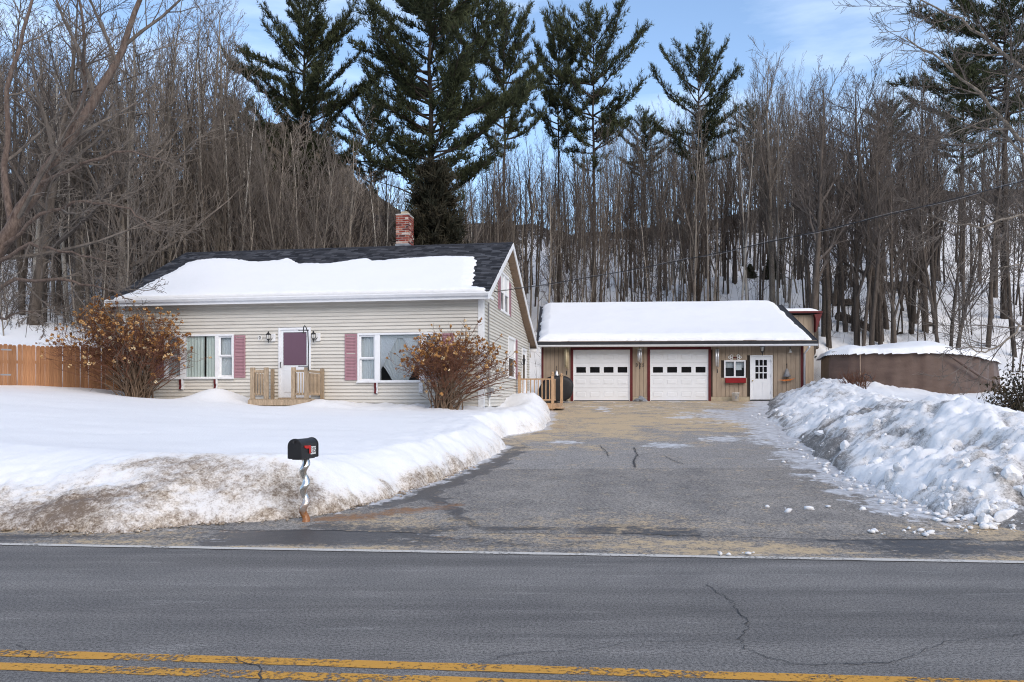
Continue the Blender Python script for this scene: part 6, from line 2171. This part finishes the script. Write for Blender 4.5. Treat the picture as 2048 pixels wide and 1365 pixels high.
# distant wood: one mass of simple bare trees up the slope
rg = np.random.default_rng(21)
VV, QQ, off = [], [], 0
keys = [k for k in protos if k[:3] in ("tal", "fan", "sap")]
def scatter(n, p0, p1, y0, y1, hmin, hmax, thick, fit=240):
    global off
    for i in range(n):
        px = rg.uniform(p0, p1)
        y = rg.uniform(y0, y1)
        x = (px - CX) / FPX * y
        k = keys[rg.integers(len(keys))]
        v, q = protos[k][2]
        h = rg.uniform(hmin, hmax)
        if fit:
            hm = (EYE + (HZ - skyline(px) - rg.uniform(15, fit)) / FPX * y) - float(GROUND(x, y))
            h = min(h, hm)
            if h < 3: continue
        s = h / protos[k][3]
        a = rg.uniform(0, 6.28)
        R = np.array([[math.cos(a), -math.sin(a), 0], [math.sin(a), math.cos(a), 0], [0, 0, 1]])
        VV.append((v @ R.T) * (s * thick, s * thick, s) + (x, y, float(GROUND(x, y)) - .1))
        QQ.append(q + off)
        off += len(v)
for (k, x, y, h) in leftover:
    v, q = protos[k][2]
    s, a = h / protos[k][3], rg.uniform(0, 6.28)
    R = np.array([[math.cos(a), -math.sin(a), 0], [math.sin(a), math.cos(a), 0], [0, 0, 1]])
    VV.append((v @ R.T) * s + (x, y, float(GROUND(x, y)) - .1)); QQ.append(q + off); off += len(v)
scatter(78, -300, 1000, 58, 95, 8, 16, 1.3)
scatter(50, 1600, 2300, 74, 105, 8, 15, 1.3)
scatter(115, 930, 1680, 72, 108, 11, 19, 1.25, 120)
me = raw_mesh("distant_wood", np.concatenate(VV), np.concatenate(QQ))
tag(link("distant_wood", me, M['brush']), "dense far mass of bare brown trees filling the slope behind", "wood", kind="stuff")
# brush: dense thin stems
T = Tubes()
rb = np.random.default_rng(22)
def brush(n, p0, p1, y0, y1, h0, h1, rad, kids=5):
    for i in range(n):
        px, y = rb.uniform(p0, p1), rb.uniform(y0, y1)
        x = (px - CX) / FPX * y
        z = float(GROUND(x, y))
        h = rb.uniform(h0, h1)
        d = np.array([rb.normal(0, .16), rb.normal(0, .16), 1.0])
        b = np.array([x, y, z - .1])
        e = b + d * h
        m = (b + e) / 2 + rb.normal(0, .05 * h, 3) * (1, 1, .2)
        T.add([b, m, e], [rad, rad * .7, rad * .2], 3)
        for k in range(kids):
            t = rb.uniform(.2, .95)
            p = b + d * h * t
            dd = np.array([rb.normal(0, 1), rb.normal(0, 1), rb.uniform(.1, 1.1)])
            dd /= np.linalg.norm(dd)
            T.add([p, p + dd * h * rb.uniform(.12, .35)], [rad * .5, rad * .15], 3)
brush(2600, -450, 1000, 46, 68, 2.0, 8.5, .022)
brush(900, -450, 330, 32, 46, 1.5, 6, .016)
brush(260, 950, 1650, 66, 84, 2, 7, .022)
brush(160, 950, 1650, 47, 62, 1.2, 5, .012)
brush(800, 1640, 2400, 74, 96, 2, 6, .022)
brush(300, 1640, 2350, 40, 66, 1.0, 4.5, .011)
tag(link("underbrush", T.mesh("underbrush"), M['brush']), "tangle of thin bare brush stems among the trees", "brush", kind="stuff")

# ---- pines
def tuft_mesh(C, D, L, W, K, rng):
    """needle tufts: K blades for every centre"""
    n = len(C)
    R = rng.normal(size=(n, K, 3))
    R /= np.linalg.norm(R, axis=2, keepdims=True)
    B = D[:, None, :] * 0.9 + R * 0.75
    B /= np.linalg.norm(B, axis=2, keepdims=True)
    ll = L[:, None] * rng.uniform(.55, 1.1, (n, K))
    side = np.cross(B, rng.normal(size=(n, K, 3)))
    side /= np.linalg.norm(side, axis=2, keepdims=True) + 1e-9
    base = C[:, None, :] - D[:, None, :] * (L[:, None, None] * rng.uniform(0, .5, (n, K, 1)))
    tip = base + B * ll[..., None]
    w = W[:, None, None] * side
    V = np.stack([base - w * .6, base + w * .6, tip + w * .25, tip - w * .25], 2).reshape(-1, 3)
    q = np.arange(len(V)).reshape(-1, 4)
    return V, q
def pine_meshes(seed, H, r, t0=.35, spread=.27, droop=0.0, density=1.0, shape='pine', bare_low=.25):
    rng = random.Random(seed)
    nr = np.random.default_rng(seed)
    T = Tubes()
    n = 12
    pts = [Vector((rng.gauss(0, .004) * H * (i / n), rng.gauss(0, .004) * H * (i / n), H * i / n - (.4 if i == 0 else 0))) for i in range(n + 1)]
    T.add([tuple(p) for p in pts], [max(.02, r * (1 - .93 * i / n)) for i in range(n + 1)], 7)
    trunk = T.mesh("trunk", True)
    TB = Tubes()
    C, D, LL = [], [], []
    z = t0 * H
    gap = .026 * H
    while z < H * .985:
        t = z / H
        u = (t - t0) / (1 - t0)
        if shape == 'pine': l = H * spread * (0.55 + 1.5 * u * (1 - u) * 1.6) * (1 - .74 * u ** 2.8)
        else: l = H * spread * (1 - u) ** .85 + .2
        k = rng.choice([3, 4, 5]) if shape == 'pine' else 7
        a0 = rng.random() * 6.28
        for j in range(k):
            a = a0 + 6.28 * j / k + rng.uniform(-.35, .35)
            L = l * rng.choice([.35, .6, .85, 1.0, 1.15, 1.4]) if shape == 'pine' else l * rng.uniform(.75, 1.1)
            p = Vector((0, 0, z + rng.uniform(-.3, .3)))
            elev = (.06 + .55 * u ** 1.5 + rng.uniform(-.1, .16)) if shape == 'pine' else (-.25 + .6 * u)
            d = Vector((math.cos(a) * math.cos(elev), math.sin(a) * math.cos(elev), math.sin(elev)))
            bp = [p.copy()]
            ns = 6
            for s in range(ns):
                d = (d + UP * (.07 if shape == 'pine' else .04) + unit(rng) * .16).normalized()
                p = p + d * L / ns
                bp.append(p.copy())
            r0 = max(.012, min(.075, L * .016))
            TB.add([tuple(q) for q in bp], [r0 * (1 - .85 * i / ns) for i in range(ns + 1)], 4)
            if shape == 'pine' and u < .12 and rng.random() < bare_low: continue
            nb = max(6, int(L * 6.5 * density))
            for b in range(nb):
                tt = .22 + .78 * (b + rng.random()) / nb
                f = min(tt * ns, ns - 1e-3)
                i = int(f)
                q = bp[i].lerp(bp[i + 1], f - i)
                pd = (bp[i + 1] - bp[i]).normalized()
                sd = pd.cross(UP).normalized() * rng.choice([-1, 1])
                bd = (pd * rng.uniform(.5, 1.0) + sd * rng.uniform(.35, 1.0) + UP * rng.uniform(0, .5)).normalized()
                bl = L * rng.uniform(.08, .30) * (1.15 - .5 * tt)
                bl = max(.25, min(bl, 1.3))
                e = q + bd * bl
                TB.add([tuple(q), tuple(e)], [.012, .005], 3)
                m = max(2, int(bl / .17 * density))
                for g in range(m):
                    w = (g + .6) / m
                    c = q.lerp(e, w) + unit(rng) * .13
                    C.append(tuple(c)); D.append(tuple((bd + UP * .55 + unit(rng) * .3).normalized())); LL.append(rng.uniform(.22, .46))
        z += gap * rng.uniform(.75, 1.3)
        if shape != 'pine': z -= gap * .35
    C, D, LL = np.array(C), np.array(D), np.array(LL)
    V, q = tuft_mesh(C, D, LL, LL * .095, 9 if shape == 'pine' else 8, nr)
    return trunk, TB.mesh("limbs"), raw_mesh("needles", V, q), H
PINES = [pine_meshes(1, 22, .30, .30, .24, density=1.0), pine_meshes(2, 20, .24, .55, .20, density=1.0), pine_meshes(3, 20, .22, .50, .21, density=.9)]
SPRUCE = pine_meshes(7, 9, .14, .05, .27, density=1.3, shape='spruce')
print("pine tris", [len(p[2].polygons) * 2 for p in PINES], len(SPRUCE[2].polygons) * 2)
def put_pine(pr, px, y, top, label, rz, needles, name="pine_tree", sx=1.0, base=None):
    x, h = height_for(px, y, top)
    s = h / pr[3]
    o = thing(name, label, "tree", (x, y, float(GROUND(x, y)) - .1), rz)
    o.scale = (s * sx, s * sx, s)
    for nm, me, mat in (("trunk", pr[0], M['bark_pine']), ("limbs", pr[1], M['bark_pine']), ("needles", pr[2], needles)):
        c = bpy.data.objects.new(nm, me)
        COL.objects.link(c)
        if len(me.materials) == 0: me.materials.append(mat)
        c.parent = o
for (pr, px, y, top, rz, sx, label) in [
        (0, 608, 50, -35, .4, .70, "tall dark pine left of the chimney with upswept branches"),
        (0, 862, 46, -150, 2.2, .84, "largest dark pine rising behind the chimney out of the picture"),
        (1, 1008, 56, 18, 1.0, .64, "dark pine just right of the largest pine"),
        (1, 1117, 60, 35, 3.1, .52, "narrow dark pine between two others above the garage"),
        (2, 1188, 57, 22, 5.0, .76, "pine with branches sweeping right above the left of the garage"),
        (2, 1396, 58, 82, 2.6, .68, "lone pine standing clear against the sky above the garage"),
        (1, 2010, 52, -60, .7, 1.05, "dark pine at the right edge behind bare branches"),
        (2, 1925, 66, 110, 1.7, 1.0, "smaller dark pine left of the right edge pine"),
        (2, 1500, 78, 215, 4.0, .8, "distant grey green pine right of the lone pine"),
        (1, 470, 60, 200, 4.4, .7, "low dark pine partly hidden behind bare trees left of the tall pine"),
        (2, 742, 58, 190, 0.5, .8, "shorter dark pine between the two tallest pines"),
        (2, 1290, 75, 225, 2.0, .8, "low distant pine in the gap before the lone pine"),
        (1, 1780, 82, 200, 1.2, .9, "distant pine hidden among bare crowns on the right hillside")]:
    put_pine(PINES[pr], px, y, top, label, rz, M['needles'], sx=sx)
put_pine(SPRUCE, 868, 38, 330, "rusty dark spruce directly behind the chimney", 0, M['needles_red'], name="spruce_tree", sx=1.0)
# small hemlocks and evergreen brush on the right slope
for (px, y, top, label, sx) in [(1632, 43, 715, "small dark evergreen beside the garage corner", 1.3), (1545, 64, 505, "young evergreen on the bench above the garage", 1.5), (1500, 64, 528, "low dark evergreen left of the young evergreen on the bench", 1.8)]:
    x, h = height_for(px, y, top)
    s = max(.8, h) / SPRUCE[3]
    o = thing("young_evergreen", label, "tree", (x, y, float(GROUND(x, y)) - .05), px)
    o.scale = (s * sx, s * sx, s)
    for nm, me in (("trunk", SPRUCE[0]), ("limbs", SPRUCE[1]), ("needles", SPRUCE[2])):
        c = bpy.data.objects.new(nm, me); COL.objects.link(c); c.parent = o
        c.material_slots[0].link = 'OBJECT'; c.material_slots[0].material = M['needles'] if nm == "needles" else M['bark_dark']

# ---- big leaning maple at the left edge and the bare tree reaching in from the right
def custom_tree(name, label, base, paths, cfg, seed, bark_m, twig_m, r):
    rng = random.Random(seed)
    out = {0: [], 1: [], 2: [], 3: []}
    o = thing(name, label, "tree", base)
    b = Vector(base)
    for (pth, rr) in paths:
        P = [Vector(p) - b for p in pth]
        Lp = sum((P[i + 1] - P[i]).length for i in range(len(P) - 1))
        # resample
        Q = []
        for i in range(len(P) - 1):
            for k in range(4): Q.append(P[i].lerp(P[i + 1], k / 4) + unit(rng) * .05)
        Q.append(P[-1])
        grow(out, rng, Q[0], UP, Lp, rr, 0, cfg, path=Q)
    link("trunk", tubes_of(out, [0], {0: 9}).mesh("trunk", True), bark_m, o)
    link("crown", tubes_of(out, [1, 2, 3], {1: 5, 2: 3, 3: 3}).mesh("crown"), twig_m, o)
    return o
CFG_BIG = dict(CFG_WIDE, nch=[9, 8, 6], t0=[.25, .12, .1], ang=[45, 38, 36], len=[.34, .42, .45], rmax=[9, .075, .024, .008], trop=[0, .05, .04, .02], wander=[.1, .16, .2, .25], prof=[lambda t: 1.15 - .5 * t] * 3)
Yb = 24.0
b0 = wp(-95, 800, Yb)
custom_tree("leaning_maple", "large bare maple leaning in from the left edge over the fence", (b0.x, b0.y, float(GROUND(b0.x, b0.y))),
            [([(b0.x, b0.y, 1.2), wp(-60, 620, Yb), wp(0, 500, Yb), wp(95, 340, Yb + .3), wp(180, 215, Yb + .6), wp(245, 100, Yb + 1), wp(300, -60, Yb + 1.5)], .31),
             ([wp(20, 470, Yb), wp(10, 330, Yb + .5), wp(15, 180, Yb + 1), wp(60, 20, Yb + 1.5), wp(80, -120, Yb + 2)], .12),
             ([wp(95, 340, Yb), wp(170, 190, Yb - .8), wp(165, 60, Yb - 1.5), wp(150, -80, Yb - 2)], .09),
             ([wp(-60, 620, Yb), wp(30, 560, Yb - .5), wp(120, 560, Yb - 1), wp(210, 580, Yb - 1.2), wp(265, 600, Yb - 1.4)], .07),
             ([wp(-20, 530, Yb), wp(60, 490, Yb - .6), wp(140, 505, Yb - 1.2), wp(220, 525, Yb - 1.6)], .07),
             ([wp(0, 500, Yb), wp(80, 430, Yb - .6), wp(170, 400, Yb - 1.0), wp(260, 420, Yb - 1.3), wp(310, 460, Yb - 1.5)], .065),
             ([wp(80, 370, Yb), wp(160, 330, Yb - .6), wp(250, 300, Yb - 1.0), wp(330, 320, Yb - 1.3)], .065),
             ([wp(-60, 640, Yb), wp(0, 640, Yb - 1), wp(50, 620, Yb - 1.5), wp(90, 640, Yb - 2)], .05)],
            CFG_BIG, 5, M['bark_red'], M['twig_grey'], .4)
Yr = 24.0
b1 = wp(2230, 800, Yr)
CFG_R = dict(CFG_BIG, nch=[10, 8, 6], ang=[40, 36, 36])
custom_tree("bare_maple", "bare tree beyond the right edge whose long branches reach into the picture", (b1.x, b1.y, float(GROUND(b1.x, b1.y))),
            [([(b1.x, b1.y, 1.2), wp(2215, 560, Yr), wp(2200, 330, Yr), wp(2190, 100, Yr), wp(2180, -150, Yr)], .32),
             ([wp(2205, 420, Yr), wp(2120, 300, Yr - .4), wp(2040, 280, Yr - .8), wp(1960, 190, Yr - 1.0), wp(1880, 120, Yr - 1.4), wp(1810, 75, Yr - 1.6)], .085),
             ([wp(2200, 300, Yr), wp(2110, 180, Yr - .4), wp(2010, 110, Yr - .8), wp(1920, 40, Yr - 1), wp(1830, -5, Yr - 1.2)], .085),
             ([wp(2205, 480, Yr), wp(2110, 400, Yr - .4), wp(2030, 290, Yr - .6), wp(1980, 240, Yr - .8), wp(1900, 270, Yr - 1)], .06),
             ([wp(2210, 560, Yr), wp(2120, 470, Yr - .4), wp(2040, 430, Yr - .8), wp(1960, 455, Yr - 1.2), wp(1880, 440, Yr - 1.5)], .055),
             ([wp(2195, 200, Yr), wp(2130, 40, Yr), wp(2060, -60, Yr - .5), wp(1990, -140, Yr - .8)], .08),
             ([wp(2215, 600, Yr), wp(2120, 540, Yr - .5), wp(2060, 520, Yr - .8), wp(1990, 540, Yr - 1)], .05),
             ([wp(2220, 690, Yr), wp(2100, 640, Yr - .5), wp(2040, 655, Yr - 1), wp(1990, 700, Yr - 1.4), wp(1950, 705, Yr - 1.6), wp(1915, 660, Yr - 1.8)], .05)],
            CFG_R, 8, M['bark_grey'], M['twig_grey'], .3)

# ---- hydrangea shrubs in front of the house
def hydrangea(label, base, stems, seed, RX, HT, lean_l, nflow, lowflow):
    rng = random.Random(seed)
    nr = np.random.default_rng(seed)
    o = thing("hydrangea_shrub", label, "shrub", base)
    TL, TU = Tubes(), Tubes()
    tips = []
    for s in range(stems):
        a = rng.uniform(0, 6.28)
        rr = math.sqrt(rng.random())
        tx, ty = RX * rr * math.cos(a), RX * .75 * rr * math.sin(a)
        tx += lean_l
        tz = HT * math.sqrt(max(.12, 1 - (rr * .93) ** 2)) * rng.uniform(.72, 1.0)
        if rng.random() < .2: tz *= rng.uniform(.45, .8)
        b = Vector((rng.gauss(0, .16), rng.gauss(0, .13), -.15))
        e = Vector((tx, ty, tz))
        # vase curve: rises, then spreads
        c1 = b + Vector((tx * .10, ty * .10, tz * .62))
        pts = []
        for i in range(8):
            t = i / 7
            p = b * (1 - t) ** 2 + c1 * (2 * t * (1 - t)) + e * t ** 2
            pts.append(p + unit(rng) * .03)
        r0 = rng.uniform(.012, .03)
        TL.add([tuple(p) for p in pts[:5]], [r0 * (1 - .12 * i) for i in range(5)], 5)
        TU.add([tuple(p) for p in pts[4:]], [r0 * .5, r0 * .4, r0 * .3, r0 * .2], 4)
        # twiggy spray
        for k in range(16):
            t = rng.uniform(.42, 1.0)
            i = min(6, int(t * 7))
            if pts[i].z < HT * .36 and rng.random() < .85: continue
            q = pts[i].lerp(pts[i + 1], t * 7 - i)
            out_d = Vector((q.x - lean_l * .6, q.y, 0))
            if out_d.length > .01: out_d.normalize()
            d = (unit(rng) * .8 + UP * .55 + out_d * .55).normalized()
            l = rng.uniform(.22, .6)
            m1 = q + d * l * .5 + unit(rng) * .04
            e1 = q + (d + UP * .15).normalized() * l + unit(rng) * .03
            TU.add([tuple(q), tuple(m1), tuple(e1)], [.0075, .0055, .003], 3)
            for g in range(3):
                w = rng.uniform(.3, .95)
                q2 = q.lerp(e1, w)
                d2 = (d + unit(rng) * .8).normalized()
                e2 = q2 + d2 * rng.uniform(.1, .3)
                TU.add([tuple(q2), tuple(e2)], [.005, .0025], 3)
            tips.append((e1, d))
    link("stems", TL.mesh("stems", True), M['shrub_low'], o)
    link("twigs", TU.mesh("twigs"), M['shrub'], o)["kind"] = "stuff"
    # dried flower heads, mostly on the outer tips
    tips.sort(key=lambda td: -(td[0].z * 1.0 + .4 * abs(td[0].x - lean_l) + rng.uniform(0, .9)))
    sel = tips[:nflow]
    rest = tips[nflow:]
    rng.shuffle(rest)
    sel = sel + rest[:lowflow]
    V, TT, tone, off = [], [], [], 0
    for n_, (e, d) in enumerate(sel):
        R = rng.uniform(.028, .058)
        tn = rng.random() * .75 if n_ < nflow else rng.uniform(.55, 1.0)
        for b in range(6):
            c = e + d * .03 + unit(rng) * R * .75
            s = R * rng.uniform(.4, .62)
            V.append(ico_v * s * nr.uniform(.6, 1.25, (12, 1)) + np.array(c))
            TT.append(ico_f + off); off += 12
            tone += [min(1, max(0, tn + rng.uniform(-.25, .25)))] * 12
    me = raw_mesh("flower_heads", np.concatenate(V), None, np.concatenate(TT))
    set_attr(me, "tone", tone)
    link("flower_heads", me, M['flower'], o)["kind"] = "stuff"
    return o
hb_ = wp(272, 793, 23.7)
hydrangea("big red brown hydrangea with dried tan flower heads at the left house corner", (hb_.x, hb_.y, hb_.z - .1), 150, 3, 2.12, 2.95, -.42, 620, 130)
hb_ = wp(886, 812, 22.3)
hydrangea("hydrangea with dried tan flower heads at the right house corner", (hb_.x, hb_.y, hb_.z - .1), 105, 4, 1.72, 2.35, .46, 380, 50)
# small brown shrub before the tarp
def twig_bush(name, label, base, n, h, w, seed, mat):
    rng = random.Random(seed)
    T = Tubes()
    for i in range(n):
        a = rng.uniform(0, 6.28)
        e = Vector((math.cos(a) * w * rng.random(), math.sin(a) * w * rng.random(), h * rng.uniform(.5, 1)))
        T.add([(0, 0, -.2), tuple(e * .5 + unit(rng) * .06), tuple(e)], [.012, .008, .003], 3)
        for k in range(5):
            t = rng.uniform(.4, 1)
            p = e * t
            T.add([tuple(p), tuple(p + (unit(rng) * .7 + UP * .5) * .22)], [.006, .002], 3)
    o = thing(name, label, "shrub", base)
    link("branches", T.mesh("branches"), mat, o)
    return o
p = wp(1712, 800, 28.6)
twig_bush("twiggy_shrub", "small bare red brown shrub before the brown tarp", p, 90, 1.05, .75, 31, M['shrub'])
# broadleaf evergreen at the right edge
p = wp(2052, 850, 20.0)
ev = thing("evergreen_shrub", "dark leafy evergreen shrub at the right edge behind the snow bank", "shrub", (p.x, p.y, p.z - .2))
rng = random.Random(17)
T = Tubes()
C = []
for i in range(60):
    a = rng.uniform(0, 6.28)
    rr = rng.random() ** .5
    e = Vector((math.cos(a) * .95 * rr, math.sin(a) * .9 * rr, 2.15 * math.sqrt(max(.05, 1 - (.9 * rr) ** 2)) * rng.uniform(.6, 1)))
    T.add([(0, 0, -.3), tuple(e * .5 + Vector((0, 0, .1))), tuple(e)], [.02, .012, .005], 4)
    for k in range(38):
        t = rng.uniform(.35, 1.02)
        C.append(tuple(e * t + unit(rng) * .16))
link("stems", T.mesh("stems"), M['bark_dark'], ev)
C = np.array(C)
nr = np.random.default_rng(18)
N = len(C)
D = nr.normal(size=(N, 3)); D[:, 2] -= .5
D /= np.linalg.norm(D, axis=1, keepdims=True)
S_ = np.cross(D, nr.normal(size=(N, 3))); S_ /= np.linalg.norm(S_, axis=1, keepdims=True)
L_ = nr.uniform(.07, .13, (N, 1))
V = np.stack([C, C + D * L_ * .5 + S_ * L_ * .22, C + D * L_, C + D * L_ * .5 - S_ * L_ * .22], 1).reshape(-1, 3)
me = raw_mesh("leaves", V, np.arange(len(V)).reshape(-1, 4))
link("leaves", me, M['leaf'], ev)["kind"] = "stuff"
# fallen logs and boulders on the snowy slope
rl = random.Random(9)
def log(label, pa, ya, pb, yb, r):
    a, b = wp(pa[0], pa[1], ya), wp(pb[0], pb[1], yb)
    a.z, b.z = float(GROUND(a.x, a.y)) + r * .8 + .25, float(GROUND(b.x, b.y)) + r * .8 + .1
    o = thing("fallen_log", label, "log", a)
    MB().tube([Vector((0, 0, 0)), (b - a) * .5 + Vector((0, 0, .1)), b - a], [r * 1.15, r, r * .8], 8).build("log_trunk", M['bark_dark'], o)
log("thick fallen log lying on the snow above the brown tarp", (1675, 600), 52, (1745, 620), 50, .26)
log("fallen trunk half buried on the upper right slope", (1770, 530), 60, (1850, 535), 60, .3)
for i, (px, y, s, lab) in enumerate([(1690, 56, .9, "large dark boulder on the slope above the shed"), (1800, 50, .5, "small dark boulder in the snow behind the tarp"), (1860, 52, .45, "brown boulder on the slope right of the tarp middle"),
                                     (1120, 57, .9, "dark boulder in the snow behind the left end of the garage"), (1215, 58, 1.0, "brown boulder in the snow above the garage roof"), (1270, 60, .8, "boulder beneath the trees above the garage roof middle")]):
    x = (px - CX) / FPX * y
    lump("boulder", lab, "boulder", (x, y, float(GROUND(x, y)) + .05), (s, s * .7, s * .55), M['bark_dark'], 40 + i)
